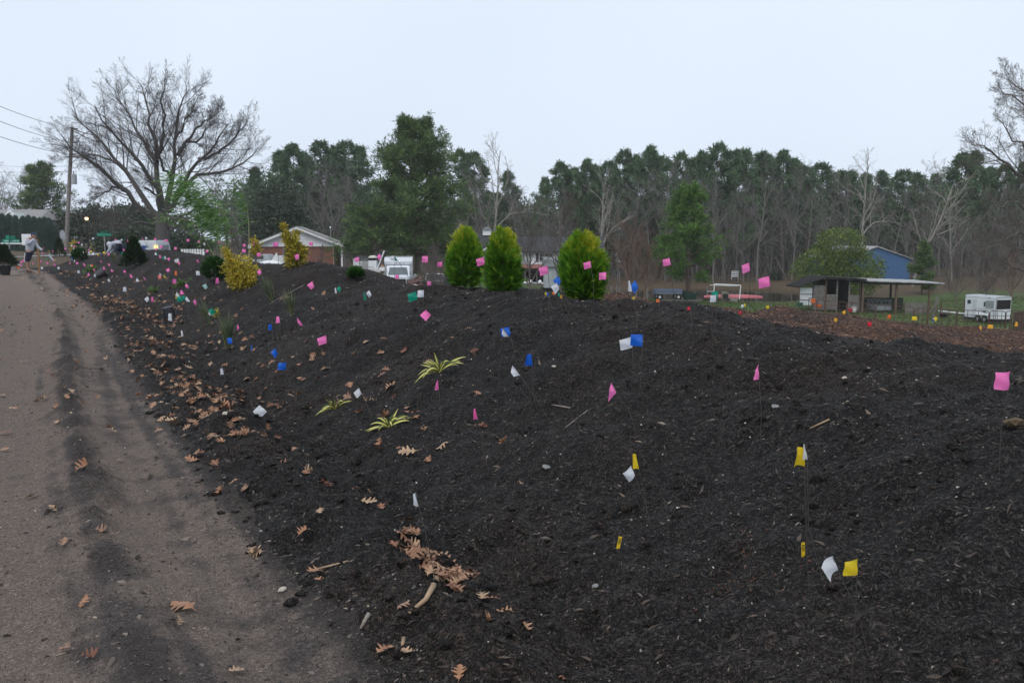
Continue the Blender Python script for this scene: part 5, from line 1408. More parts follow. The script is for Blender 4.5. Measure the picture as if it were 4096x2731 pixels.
# hay feeder
xf, _ = B(1190, 0)
Rf = thing('hay_feeder', 'galvanised round hay feeder under the open bay', 'feeder', gb + Vector((xf, 2.0, -.15)))
MB().lathe([(1.0, 0), (1.02, .02), (1.02, .42), (.99, .42), (.98, .03)], 24, cap=False).build('ring', M_steel, Rf)
for k in range(16):
    w0, w1 = 2 * PI * k / 16, 2 * PI * (k + (1 if k % 2 else -1) * .9) / 16
    MB().tube([(math.cos(w0), math.sin(w0), .4), (math.cos(w1), math.sin(w1), .86)], .018, 5).build('bar', M_steel, Rf)
MB().tube([(math.cos(2 * PI * k / 24), math.sin(2 * PI * k / 24), .88) for k in range(25)], .022, 5).build('top_rail', M_steel, Rf)
def bucket(label, xz, yz, Y, col, r=.17, h=.28, name='bucket', dz=0):
    v = at(*S8(xz, yz), Y)
    R_ = thing(name, label, 'bucket', v + Vector((0, 0, dz - h / 2)))
    MB().lathe([(r * .78, 0), (r, h), (r * 1.06, h), (r * 1.06, h - .025), (r * .94, h - .02), (r * .72, .02)], 14, cap=True).build('body', mat('plastic_' + name + '_%d' % (col[0] * 99 + col[1] * 9), col, .45), R_)
    MB().tube([(r * math.cos(a), 0, h + r * .75 * math.sin(a)) for a in np.linspace(0, PI, 9)], .008, 4).build('handle', M_steel, R_)
bucket('orange bucket hung high on the corral corner', 543, 760, 63.0, (.8, .16, .03))
bucket('orange feed pan hung on the corral rail', 587, 804, 63.0, (.8, .17, .03), .22, .2, 'feed_pan')
bucket('red bucket beside the white bucket at the stable', 860, 838, 75.0, (.55, .02, .02), .2, .26)
bucket('large white bucket standing in front of the stall boards', 893, 832, 75.3, (.72, .73, .72), .25, .42)
bucket('black rubber feed tub on the grass by the trailer', 1662, 882, 66.0, (.015, .015, .017), .32, .24, 'feed_tub')
bucket('dark green crate tub left of the stable', 428, 788, 75.6, (.03, .09, .07), .28, .3, 'tub')

# ------------------------------------------------------------------ corral panels
def corral(p0, p1, label, h=1.5, nv=2, rails=5, name='corral_panel'):
    d = p1 - p0; L = math.hypot(d.x, d.y); rz = math.atan2(d.y, d.x)
    R_ = thing(name, label, 'fence panel', p0, rz, 'rusty pipe corral panels')
    sl = d.z / L
    def q(x, z): return (x, 0, x * sl + z)
    c = .14
    pts = [q(.03, 0), q(.03, h - c), q(.03 + c * .3, h - c * .3), q(.03 + c, h), q(L - .03 - c, h), q(L - .03 - c * .3, h - c * .3), q(L - .03, h - c), q(L - .03, 0)]
    MB().tube(pts, .028, 6).build('frame', M_rust, R_)
    for i in range(rails):
        z = .22 + (h - .3) * i / rails
        MB().tube([q(.03, z), q(L - .03, z)], .018, 5).build('rail', M_rust, R_)
    for i in range(nv):
        x = L * (i + 1) / (nv + 1)
        MB().tube([q(x, .2), q(x, h)], .018, 5).build('upright', M_rust, R_)
def gp(xz, Y):
    a, _ = ray(*S8(xz, 800)); return Vector((a * Y, Y, Hz(a * Y, Y)))
front = [(502, 66.5), (575, 62.5), (830, 62.3), (1078, 62.0), (1410, 61.0), (1530, 60.6), (1780, 60), (2060, 59.4), (2202, 59.2), (2360, 60.5), (2520, 62.0)]
for k in range(len(front) - 1):
    corral(gp(*front[k]), gp(*front[k + 1]), ('leftmost' if k == 0 else ordn[k]) + ' rusty pipe panel from the left in the front corral row', nv=2 + (k % 2))
back = [(1545, 71), (1640, 71), (1840, 71.5), (1968, 70)]
for k in range(3):
    corral(gp(*back[k]), gp(*back[k + 1]), ['left', 'middle', 'right'][k] + ' rusty pipe panel of the rear corral row by the trailer', nv=2)
for k, xz in enumerate((2240, 2275, 2310, 2345)):
    corral(gp(xz, 57 + k * .8), gp(xz + 60, 57.6 + k * .8), ordn[k + 1] + ' small upright pipe panel in the stack at the right edge', nv=3)
v0, v1 = gp(1620, 72.5), gp(1890, 70)
R = thing('pvc_pipe', 'long white pipe lying between barn and trailer', 'pipe', v0)
MB().tube([(0, 0, .55), tuple((v1 - v0) * .5 + Vector((0, 0, .5))), tuple(v1 - v0 + Vector((0, 0, .5)))], .06, 8).build('pipe', M_white, R)
for q_ in (.15, .85): MB().box(*(lambda w: (w.x - .1, w.x + .1, w.y - .1, w.y + .1, w.z - .1, w.z + .47))((v1 - v0) * q_)).build('support', M_oldwood, R)
R = thing('fence_post', 'leaning wooden post with brace between barn and trailer', 'post', gp(1575, 70))
MB().tube([(0, 0, -.2), (.25, 0, 1.9)], .09, 6).build('post', M_oldwood, R)
MB().tube([(-.3, 0, .6), (.5, .0, 1.6)], .05, 6).build('brace', M_oldwood, R)

# ------------------------------------------------------------------ horse trailer
gt_ = gp(2040, 68.5)
R = thing('horse_trailer', 'white tandem-axle horse trailer parked right of the barn', 'trailer', gt_ + Vector((0, 0, 0)), math.radians(-72))
R.scale = (.8,) * 3
M_trl = mat('trailer_white', (.68, .71, .74), .35, .05, 2.0)
L2, Wt, h0, h1 = 3.7, 1.9, .42, 2.48
MB().prism([(-L2 / 2, h0), (L2 / 2, h0), (L2 / 2, h1), (-L2 / 2 + .12, h1), (-L2 / 2, h1 - .2)], 'y', -Wt / 2, Wt / 2).build('body', M_trl, R, bevel=.03)
MB().prism([(-Wt / 2 - .02, h1 - .02), (-Wt / 2 + .12, h1 + .14), (Wt / 2 - .12, h1 + .14), (Wt / 2 + .02, h1 - .02)], 'x', -L2 / 2 - .02, L2 / 2 + .02).build('roof', mat('trailer_roof_grey', (.40, .42, .44), .5), R)
ys = -Wt / 2 - .012
MB().box(-L2 / 2 + .32, -L2 / 2 + .72, ys - .02, ys + .02, 1.75, 2.12).build('window', M_glass, R)
MB().box(.45, .62, ys - .02, ys + .02, 1.6, 2.05).build('window', M_glass, R)
MB().box(.66, 1.62, ys - .012, ys + .02, 1.48, 2.2).build('drop_panel', M_steel, R)
dr = MB().box(-L2 / 2 + .95, -L2 / 2 + 1.45, ys - .015, ys + .02, .55, 2.2).build('door', mat('trailer_door_grey', (.55, .56, .58), .45), R)
MB().box(-L2 / 2 + 1.32, -L2 / 2 + 1.38, ys - .05, ys, 1.2, 1.28).build('door_handle', M_black, dr)
MB().box(-L2 / 2 + 1.5, L2 / 2 - .1, ys - .012, ys + .02, 1.36, 1.39).build('trim_strip', M_steel, R)
MB().add([(.1, ys - .016, 1.12), (.5, ys - .016, 1.1), (.95, ys - .016, .95), (.55, ys - .016, 1.02), (.75, ys - .016, 1.10), (.35, ys - .016, 1.17)], [(0, 1, 2, 3), (3, 2, 4, 5)]).build('horse_emblem', M_black, R)
for k in (-.15, .65):
    wh = MB().lathe([(.2, -.1), (.34, -.1), (.36, -.06), (.36, .06), (.34, .1), (.2, .1)], 20).build('wheel', M_tyre, R)
    wh.rotation_euler = (PI / 2, 0, 0); wh.location = (k, -Wt / 2 + .02, .36)
    MB().lathe([(.02, .1), (.12, .115), (.2, .09), (.2, .06)], 14).build('rim', M_steel, wh)
MB().prism([(-.62, .72), (-.5, .84), (1.0, .84), (1.12, .72)], 'y', ys - .16, ys + .02).build('fender', M_trl, R)
xr = L2 / 2 + .012
MB().box(xr - .02, xr + .015, -Wt / 2 + .12, Wt / 2 - .1, 1.4, 2.3).build('rear_opening', M_dark, R)
MB().box(xr - .02, xr + .03, -Wt / 2 + .06, Wt / 2 - .06, .45, 1.38).build('rear_door', M_trl, R)
MB().box(xr - .02, xr + .04, -Wt / 2 + .0, -Wt / 2 + .06, .42, 2.4).build('rear_post', M_steel, R)
MB().box(-L2 / 2 + .2, L2 / 2 + .2, -Wt / 2 + .05, Wt / 2 - .05, .2, .4).build('chassis', M_dark, R)
MB().tube([(-L2 / 2 - 1.2, 0, .4), (-L2 / 2, -.6, .38)], .05).tube([(-L2 / 2 - 1.2, 0, .4), (-L2 / 2, .6, .38)], .05).build('hitch', M_dark, R)
MB().box(xr, xr + .03, -Wt / 2 + .02, -Wt / 2 + .1, .8, .95).build('tail_light', mat('red_lens', (.4, .02, .02), .3), R)

# ------------------------------------------------------------------ box truck and pickup
def wheel(R_, x, y, r, w=.22, rim=M_steel):
    wh = MB().lathe([(r * .58, -w / 2), (r * .95, -w / 2), (r, -w * .3), (r, w * .3), (r * .95, w / 2), (r * .58, w / 2)], 20).build('wheel', M_tyre, R_)
    wh.rotation_euler = (PI / 2, 0, 0); wh.location = (x, y, r)
    MB().lathe([(.02, w / 2), (r * .3, w / 2 + .02), (r * .58, w / 2 - .02), (r * .58, -w / 2 + .02), (r * .3, -w / 2 - .02), (.02, -w / 2)], 12).build('rim', rim, wh)
TY = 70.0
gk = on_ground(914, TY); gk.z = Q(914, 592, TY).z - 2.95
R = thing('box_truck', 'white box truck facing the camera behind the berm crest', 'truck', gk, math.radians(6))
# local: x right, y away; front at y=0
M_tw = mat('truck_white', (.62, .65, .69), .4, .06, 2.0, dirt=(.5, .52, .54))
MB().box(-1.1, 1.1, .9, 5.2, .8, 2.62).build('box_body', M_tw, R, bevel=.04)
MB().prism([(.78, 2.4), (.74, 2.62), (.85, 2.86), (1.2, 2.95), (5.2, 2.95), (5.2, 2.62), (.95, 2.62)], 'x', -1.12, 1.12).build('box_roof', M_tw, R)
MB().prism([(1.3, 2.955), (1.25, 2.965), (5.15, 2.965), (5.15, 2.955)], 'x', -1.05, 1.05).build('roof_skin', mat('truck_roof_grey', (.3, .31, .32), .6), R)
for k in (-.15, .15, .42): MB().box(k - .05, k + .05, .72, .8, 2.47, 2.53).build('marker_light', mat('amber_lens_off', (.22, .12, .06), .4), R)
MB().prism([(-1.0, .55), (-1.0, 1.46), (-.3, 1.60), (-.28, 1.64), (.12, 2.22), (.3, 2.31), (.88, 2.31), (.88, .5)], 'x', -.9, .9).build('cab', M_tw, R, bevel=.03)
MB().add([(-.78, -.34, 1.64), (.78, -.34, 1.64), (.68, .045, 2.19), (-.68, .045, 2.19)], [(0, 1, 2, 3)]).build('windshield', mat('windshield_glass', (.09, .115, .13), .3, .1, 2.0, spec=.25), R)
MB().tube([(-.75, -.37, 1.63), (.1, -.37, 1.64)], .015, 4).build('wiper', M_black, R)
MB().box(-.6, .6, -1.03, -.98, .9, 1.3).build('grille', M_black, R)
for s in (-1, 1):
    MB().box(s * .78 - .11, s * .78 + .11, -1.04, -.98, 1.05, 1.27).build('headlight', M_glass, R)
    mr = MB().box(s * 1.02 - .07, s * 1.02 + .07, .0, .05, 1.62, 1.87).build('mirror', M_steel, R)
    MB().add([(s * .905, -.15, 1.64), (s * .905, .8, 1.64), (s * .905, .8, 2.16), (s * .905, .2, 2.16)], [(0, 1, 2, 3)]).build('side_window', M_glass, R)
    wheel(R, s * .8, -.45, .36); wheel(R, s * .85, 4.0, .38)
for w_ in R.children:
    if w_.name.startswith('wheel'): w_.rotation_euler = (PI / 2, 0, PI / 2)
MB().box(-.95, .95, -1.1, -1.0, .42, .58).build('bumper', M_steel, R)
def text_mesh(body, size, material, parent, loc, rot, name='lettering', mirror=False):
    c = bpy.data.curves.new(name, 'FONT'); c.body = body; c.size = size; c.extrude = 0.0008; c.align_x = 'CENTER'; c.align_y = 'CENTER'
    o = bpy.data.objects.new('tmp_text', c); C.objects.link(o)
    bpy.context.view_layer.update()
    me = bpy.data.meshes.new_from_object(o.evaluated_get(bpy.context.evaluated_depsgraph_get()))
    bpy.data.objects.remove(o); bpy.data.curves.remove(c)
    me.materials.clear(); me.materials.append(material)
    t = bpy.data.objects.new(name, me); C.objects.link(t); t.parent = parent; t.location = loc; t.rotation_euler = rot
    if mirror: t.scale = (-1, 1, 1)
    return t
for k_ in range(5): MB().box(.52 + k_ * .085, .585 + k_ * .085, .84, .9, 2.24, 2.29 + .02 * (k_ % 2)).build('maker_name', M_grey, R)
# dark pickup with debris in its bed
gd = on_ground(992, 67); gd.z = Q(992, 629, 67).z - 1.55
R = thing('pickup_truck', 'dark old pickup truck half hidden by bare brush right of box truck', 'truck', gd, math.radians(-8))
M_dk = mat('faded_black_paint', (.035, .037, .042), .45, .25, 2.0)
MB().box(-.95, .95, -.9, .9, .5, .95).build('bed', M_dk, R, bevel=.03)
MB().box(-.82, .82, -.88, .8, .955, .97).build('bed_floor', M_dark, R)
MB().prism([(.9, .5), (.9, .98), (1.0, 1.48), (1.15, 1.55), (2.1, 1.55), (2.6, 1.0), (4.2, .95), (4.25, .5)], 'x', -.88, .88).build('cab', M_dk, R, bevel=.03)
fr = MB().add([(-.72, .955, 1.05), (.72, .955, 1.05), (.64, .99, 1.46), (-.64, .99, 1.46)], [(0, 1, 2, 3)]).build('rear_window', M_glass, R)
MB().tube([(-.76, .93, 1.0), (-.67, .96, 1.5), (.67, .96, 1.5), (.76, .93, 1.0), (-.76, .93, 1.0)], .03, 5).build('window_frame', M_white, fr)
for s in (-1, 1):
    wheel(R, s * .8, -.1, .36); wheel(R, s * .8, 3.5, .36)
    MB().box(s * .9 - .05, s * .9 + .05, -.95, -.9, .6, .85).build('tail_light', MATS['red_lens'], R)
    MB().tube([(s * .95, 1.9, 1.05), (s * 1.15, 1.85, 1.1)], .05, 5).build('mirror', M_dk, R)
for w_ in R.children:
    if w_.name.startswith('wheel'): w_.rotation_euler = (PI / 2, 0, PI / 2)
R2 = thing('brush_pile', 'rusty brown scrap heaped left of the dark pickup', 'scrap', gd + Vector((-1.15, -.9, -.15)))
for k in range(7):
    MB().prism([(-.5, 0), (.6, .08), (.5, .16), (-.45, .1)], 'y', -.4, .4).build('sheet', M_rust, R2).location = (random.uniform(-.3, .3), random.uniform(-.4, .4), .5 + k * .12)
for c_ in R2.children: c_.rotation_euler = (random.uniform(-.3, .3), random.uniform(-.7, .1), random.uniform(0, 3))
MB().box(-.4, .4, -.4, .4, 0, .6).build('base', M_darkwood, R2)
# grey tarp heap beside truck
R = thing('tarp_heap', 'crumpled grey tarp heap right beside the box truck', 'tarp', on_ground(953, 71))
rg = np.random.default_rng(3); P = []; 
for i in range(9):
    for j in range(14):
        w_ = 2 * PI * j / 14; q_ = i / 8
        r_ = (.75 * (1 - q_ ** 1.6) + .04) * (1 + .18 * math.sin(3 * w_ + 4 * q_) + rg.normal(0, .05)); P.append((r_ * math.cos(w_), r_ * math.sin(w_) * .6, 1.65 * q_))
np_mesh('sheet', np.array(P), np.array([(i * 14 + j, i * 14 + (j + 1) % 14, (i + 1) * 14 + (j + 1) % 14, (i + 1) * 14 + j) for i in range(8) for j in range(14)]), M_grey, R)

# ------------------------------------------------------------------ mail van, white car, white boat
S9 = zone(380, 900, 5.6)
MY = 64.0
def S9p(x, y): return at(*S9(x, y), MY)
ctr_ = S9p(1100, 430); sc9 = 5.6 * F / MY
gm = Vector((ctr_.x, MY, at(*S9(1100, 330), MY).z - 2.25))
R = thing('mail_van', 'white delivery van with blue eagle emblem and lit amber lamps behind berm', 'van', gm, math.radians(8))
M_van = mat('van_white', (.60, .63, .66), .45, .08, 2.0, dirt=(.45, .47, .5))
MB().prism([(-.98, .5), (.98, .5), (.98, 1.9), (.86, 2.2), (-.86, 2.2), (-.98, 1.9)], 'y', 0, 3.4).build('body', M_van, R, bevel=.06)
MB().prism([(3.4, .5), (3.4, 1.95), (3.7, 1.85), (4.2, 1.15), (4.9, 1.0), (4.9, .5)], 'x', -.9, .9).build('cab', M_van, R, bevel=.04)
dp = MB().box(-.78, .5, -.03, .0, 1.15, 2.0).build('rear_door', mat('van_panel', (.52, .56, .6), .5), R)
MB().prism([(-.55, 1.38), (-.1, 1.85), (.32, 1.78), (.05, 1.62), (.28, 1.42), (-.15, 1.5)], 'y', -.045, -.032).build('eagle_emblem', mat('emblem_blue', (.03, .07, .22), .5), dp)
MB().box(-.95, .95, -.12, .0, .5, .95).build('bumper', M_van, R)
def glow(name, col, st):
    m, t, b = _princ(name)
    b.inputs['Base Color'].default_value = (*col, 1); b.inputs['Emission Color'].default_value = (*col, 1); b.inputs['Emission Strength'].default_value = st
    return m
M_amber = glow('amber_lamp_lit', (1.0, .68, .15), 2.2); M_redlamp = glow('red_lamp_lit', (1.0, .16, .08), 1.2)
for s in (-1, 1):
    MB().lathe([(.02, 0), (.12, .0), (.13, .04), (.02, .06)], 12).build('amber_lamp', M_amber, R).location = (s * .84, -.06, 1.72)
    MB().lathe([(.02, 0), (.11, .0), (.12, .04), (.02, .06)], 12).build('red_lamp', M_redlamp, R).location = (s * .84, -.06, 1.12)
    wheel(R, s * .8, .9, .34); wheel(R, s * .8, 3.9, .34)
    MB().box(s * .99 - .01, s * .99 + .01, .8, 3.0, 1.3, 1.85).build('side_panel', M_grey, R)
for c_ in R.children:
    if 'lamp' in c_.name: c_.rotation_euler = (PI / 2, 0, 0)
    if c_.name.startswith('wheel'): c_.rotation_euler = (PI / 2, 0, PI / 2)
S3 = zone(940, 960, 7.84)
CY = 92.0
def car(label, xz, yz, Y, rz, paint):
    v = at(*S3(xz, yz), Y)
    R_ = thing('car', label, 'car', Vector((v.x, Y, v.z - 1.5)), rz)
    MB().prism([(-2.2, .35), (2.2, .35), (2.25, .75), (2.0, .92), (1.0, 1.0), (.4, 1.45), (-1.5, 1.5), (-2.15, 1.0), (-2.28, .7)], 'y', -.88, .88).build('body', paint, R_, bevel=.05)
    for s in (-1, 1):
        MB().prism([(-1.4, 1.0), (.8, 1.02), (.35, 1.38), (-1.35, 1.42)], 'y', s * .885 - .006, s * .885 + .006).build('side_window', M_glass, R_)
        wheel(R_, -1.35, s * .8, .33); wheel(R_, 1.4, s * .8, .33)
    MB().add([(-2.17, -.7, 1.03), (-2.17, .7, 1.03), (-1.58, .62, 1.47), (-1.58, -.62, 1.47)], [(0, 1, 2, 3)]).build('rear_window', M_glass, R_)
    return R_
car('pale car parked at the left end of the brick house', 620, 440, CY, math.radians(170), mat('pale_car_paint', (.42, .45, .48), .35))
v = at(*S3(1110, 640), 88)
R = thing('white_boat', 'white upturned boat hull with a fin beside the brick house', 'boat', Vector((v.x, 88, v.z - .95)), math.radians(4))
P = []
for i in range(13):
    x_ = -1.75 + 3.5 * i / 12; q_ = math.sin(PI * (i + .6) / 13.2) ** .5
    for j in range(9):
        w_ = PI * j / 8; P.append((x_, -.65 * q_ * math.cos(w_), .95 * q_ * math.sin(w_)))
np_mesh('hull', np.array(P), np.array([(i * 9 + j, i * 9 + j + 1, (i + 1) * 9 + j + 1, (i + 1) * 9 + j) for i in range(12) for j in range(8)]), M_white, R, smooth=True)
MB().prism([(.05, .85), (.75, .85), (.68, 1.72), (.6, 1.72)], 'y', -.03, .03).build('fin', M_white, R)

# ------------------------------------------------------------------ yard things by the box truck
S4 = zone(1420, 980, 5.88)
YY = 71.0
def yard(name, label, cat, xz, ybase, Y=YY, rz=0): 
    a, b = ray(*S4(xz, ybase)); p = Vector((a * Y, Y, CAMZ + b * Y)); return thing(name, label, cat, p, rz)
def plastic_chair(label, xz, yb, rz, col):
    R_ = yard('patio_chair', label, 'chair', xz, yb, YY - .6, rz)
    m = mat('chair_plastic_%d' % int(col * 100), (col, col, col * .98), .5)
    MB().box(-.25, .25, -.25, .25, .40, .44).build('seat', m, R_)
    for i in range(5): MB().box(-.25 + i * .105, -.17 + i * .105, .22, .26, .44, .9).build('back_slat', m, R_)
    MB().box(-.26, .27, .215, .265, .86, .94).build('back_rail', m, R_)
    for sx in (-1, 1):
        for sy in (-1, 1): MB().tube([(sx * .22, sy * .22, .4), (sx * .27, sy * .27, 0)], .025, 5).build('leg', m, R_)
        MB().tube([(sx * .27, .22, .64), (sx * .28, -.2, .64), (sx * .27, -.24, .42)], .025, 5).build('arm', m, R_)
plastic_chair('white plastic patio chair left of the grill', 60, 600, .6, .58)
plastic_chair('grey plastic chair in front of the grill cabinet', 215, 690, -.4, .34)
plastic_chair('taller grey plastic chair right of the other grey chair', 335, 705, 2.2, .36)
R = yard('gas_grill', 'black lidded gas grill on a grey cart beside the box truck', 'grill', 255, 640, YY + 1)
MB().box(-.45, .45, -.3, .3, .1, .95).build('cart', mat('grill_cart_grey', (.33, .33, .33), .5), R)
MB().prism([(-.32, .95), (.32, .95), (.3, 1.15), (.15, 1.28), (-.15, 1.28), (-.3, 1.15)], 'x', -.45, .45).build('lid', M_black, R)
MB().box(-.95, -.46, -.25, .25, .9, .95).build('side_shelf', M_black, R)
MB().box(.46, .95, -.25, .25, .9, .95).build('side_shelf', M_black, R)
MB().tube([(-.35, -.36, 1.05), (.35, -.36, 1.05)], .02).build('handle', M_steel, R)
R = yard('kettle_grill', 'round kettle grill with pale lid on a white slatted cabinet', 'grill', 425, 640, YY + .6)
for i in range(5): MB().box(-.32 + i * .13, -.2 + i * .13, -.3, -.27, .05, .95).build('slat', M_white, R)
MB().box(-.32, .33, -.265, .3, .05, .95).build('cabinet', M_siding, R)
MB().lathe([(.05, 0), (.3, .05), (.38, .16), (.38, .2), (.36, .2)], 16, (0, 0, .96)).build('bowl', M_black, R)
MB().lathe([(.37, .2), (.33, .3), (.2, .38), (.02, .41)], 16, (0, 0, .965)).build('lid', mat('pale_lid', (.5, .5, .42), .5), R)
R = yard('folding_ladder', 'white folding ladder leaning against the box truck', 'ladder', 625, 640, YY)
for s in (-1, 1): MB().tube([(-.45, s * .2, 0), (.25, s * .15, 1.75)], .03, 5).build('rail', M_white, R)
for i in range(5):
    q_ = .15 + i * .17; MB().tube([(-.45 + .7 * q_, -.19, 1.75 * q_), (-.45 + .7 * q_, .19, 1.75 * q_)], .022, 5).build('rung', M_white, R)
R = yard('white_crate', 'white crate with an orange bundle at the ladder foot', 'crate', 645, 610, YY - .3)
MB().box(-.22, .22, -.2, .2, 0, .3).build('box', M_white, R, bevel=.02)
MB().lathe([(.02, 0), (.13, .05), (.1, .14), (.02, .17)], 8, (0, 0, .3)).build('bundle', mat('tan_bundle', (.42, .24, .14), .8), R)
R = yard('white_planter', 'small white planter on the slab left of box truck', 'planter', 548, 650, YY)
MB().lathe([(.16, 0), (.22, .28), (.24, .28), (.24, .31), (.2, .31)], 12).build('pot', M_white, R)
R = yard('patio_slab', 'pale concrete slab in the yard left of the box truck', 'slab', 480, 700, YY)
MB().box(-1.9, 1.6, -.8, 1.5, -.12, .02).build('slab', mat('pale_concrete', (.42, .40, .36), .85), R)
R = thing('junk_heap', 'pale bags and scrap on the ground before the dark lean-to', 'junk', on_ground(1222, 100))
for k in range(9):
    o = MB().lathe([(.03, 0), (.26, .06), (.3, .2), (.18, .36), (.03, .42)], 9).build('bag', (M_white, M_siding, M_grey)[k % 3], R, smooth=True)
    o.location = (-2.4 + k * .55, random.uniform(-.4, .4), 0); o.scale = (random.uniform(.7, 1.5), 1, random.uniform(.5, 1.2)); o.rotation_euler = (0, random.uniform(-.2, .2), k)
for k in range(6): MB().tube([(-2.4 + k * .25, .5, 0), (-2.9 + k * .3, .9, 1.5)], .04, 5).build('pole', M_oldwood, R)

# ------------------------------------------------------------------ pond side: wagon, wheelbarrow, goal, canoe, pump box, bird house
S7 = zone(2600, 1080, 4.704)
def near_pond(name, label, cat, xz, yz, Y, rz=0):
    a, b = ray(*S7(xz, yz)); return thing(name, label, cat, Vector((a * Y, Y, CAMZ + b * Y)), rz)
R = near_pond('garden_wagon', 'blue-grey garden wagon with four wheels left of the small pine', 'wagon', 328, 552, 78, .1)
MB().box(-1.2, 1.2, -.45, .45, .52, .60).build('bed', M_grey, R)
mw2 = mat('wagon_blue', (.10, .13, .20), .6)
for s in (-1, 1):
    MB().box(-1.2, 1.2, s * .45 - .03, s * .45 + .03, .6, .92).build('side_panel', mw2, R)
    MB().box(s * 1.2 - .03, s * 1.2 + .03, -.42, .42, .6, .92).build('end_panel', mw2, R)
    for sy in (-1, 1): wheel(R, s * .85, sy * .5, .24, .14, M_white)
R = near_pond('wheelbarrow', 'dark green wheelbarrow tipped against the small pine trunk', 'wheelbarrow', 755, 572, 79, .2)
P = [(-.6, -.35, .1), (.35, -.35, .05), (.35, .35, .05), (-.6, .35, .1), (-.75, -.5, .9), (.5, -.48, .62), (.5, .48, .62), (-.75, .5, .9)]
MB().add(P, [(0, 1, 2, 3), (0, 4, 5, 1), (1, 5, 6, 2), (2, 6, 7, 3), (3, 7, 4, 0)]).build('tray', mat('barrow_green', (.015, .045, .035), .5), R)
for s in (-1, 1): MB().tube([(-.6, s * .25, .6), (.5, s * .3, .35), (1.1, s * .32, .02)], .03, 5).build('handle', M_oldwood, R)
wheel(R, -.75, 0, .2, .1)
R = near_pond('board', 'grey plank lying on the bare earth by the small pine', 'plank', 560, 580, 77.5, -.1)
MB().box(-1.7, 1.9, -.12, .12, .0, .08).build('plank', M_oldwood, R)
GY = 90.0
R = near_pond('goal_frame', 'white metal goal frame standing at the pond bank', 'goal', 1445, 548, GY)
def gq(x, y): v = at(*S7(x, y), GY) - at(*S7(1445, 548), GY); return (v.x, 0, v.z)
for nm, pts in (('crossbar', [(1205, 265), (1708, 290)]), ('post', [(1210, 265), (1200, 480)]), ('post', [(1708, 290), (1682, 552)])):
    MB().tube([gq(*p) for p in pts], .055, 8).build(nm, M_siding, R)
q0, q1 = gq(1165, 275), gq(1690, 310)
MB().tube([(q0[0], 1.0, q0[2] - .1), (q1[0], 1.0, q1[2])], .035, 6).build('rear_bar', M_siding, R)
for xx in (1075,): MB().tube([gq(xx, 310), gq(xx, 490)], .03, 6).build('rear_post', M_steel, R)
MB().tube([gq(1078, 402), gq(1200, 404)], .03, 6).build('side_bar', M_siding, R)
R = near_pond('canoe', 'faded red upturned canoe lying on the pond bank', 'canoe', 1560, 545, 92, math.radians(-9))
P = []
for i in range(21):
    u = i / 20; x_ = -3.0 + 6.0 * u; q_ = math.sin(PI * (u * .96 + .02)) ** .45
    for j in range(11):
        w_ = PI * j / 10; P.append((x_, -.42 * q_ * math.cos(w_), .12 + .38 * (.35 + .65 * q_) * math.sin(w_)))
np_mesh('hull', np.array(P), np.array([(i * 11 + j, i * 11 + j + 1, (i + 1) * 11 + j + 1, (i + 1) * 11 + j) for i in range(20) for j in range(10)]), mat('faded_red', (.42, .10, .12), .45, .15, 2.0), R, smooth=True)
MB().box(-2.95, 2.95, -.02, .02, .1, .14).build('gunwale', M_grey, R)
R = near_pond('pump_box', 'arched black pump box in front of the red canoe', 'box', 1420, 536, 90.5)
MB().prism([(-.36, 0), (.36, 0), (.36, .5), (.26, .68), (-.26, .68), (-.36, .5)], 'y', 0, .5).build('housing', mat('olive_grey', (.20, .20, .16), .7), R)
MB().box(-.26, .26, -.03, .0, 0, .48).build('opening', M_black, R)
def martin(label, xq, ytop, ybase, Y, wq, hq):
    p = Q(xq, ybase, Y); R_ = thing('bird_house', label, 'bird house', p)
    h = Q(xq, ytop, Y).z - p.z
    w = wq / 2010 * Y / 2; hh = hq / 2010 * Y
    MB().tube([(0, 0, -.2), (0, 0, h - hh)], .05, 6).build('pole', M_oldwood, R_)
    b_ = MB().box(-w, w, -w, w, h - hh, h - hh * .22).build('box', M_oldwood, R_)
    MB().prism([(-w * 1.2, h - hh * .22), (w * 1.2, h - hh * .22), (0, h)], 'y', -w * 1.2, w * 1.2).build('roof', M_grey, R_)
    for i in range(2):
        for j in range(2): MB().box(-w * .6 + i * w * .8, -w * .2 + i * w * .8, -w - .01, -w + .005, h - hh * .9 + j * hh * .33, h - hh * .72 + j * hh * .33).build('entrance', M_dark, b_)
martin('grey bird house on a post right of the right arborvitae', 1423, 599, 650, 92, 12, 15)
for k, (xq, yt, yb) in enumerate(((1397, 600, 645), (1663, 590, 665), (1739, 570, 668), (1695, 590, 660), (1850, 560, 660))):
    p = Q(xq, yb, 121); R_ = thing('fence_post', ordn[k] .replace('leftmost', 'first') + ' pale post from the left along the far pond bank', 'post', p, 0, 'pale posts on the far bank')
    MB().tube([(0, 0, -.2), (.03, 0, (Q(xq, yt + 34, 121).z - p.z))], .035, 6).build('post', M_oldwood, R_)
p = Q(1688, 640, 124); R = thing('white_fence_section', 'short grey board fence section in the wood beyond the pond', 'fence', p)
R.scale = (.55,) * 3
for k in range(4): MB().box(-.9, .9, -.02, .02, .5 + k * .42, .68 + k * .42).build('board', M_siding, R)
for s in (-1, 1): MB().box(s * .85 - .06, s * .85 + .06, .03, .12, -.2, 2.0).build('post', M_siding, R)
for k, xq in enumerate((1404, 1417, 1424, 1448, 1462, 1487)):
    p = on_ground(xq, 66); R = thing('fence_post', ordn[k].replace('leftmost', 'first') + ' old wooden fence post from the left beside the right arborvitae', 'post', p, 0, 'old wooden fence posts')
    MB().tube([(0, 0, -.3), (.05, 0, 1.35 + .1 * (k % 2))], .07 if k != 2 else .13, 7).build('post', M_oldwood, R)

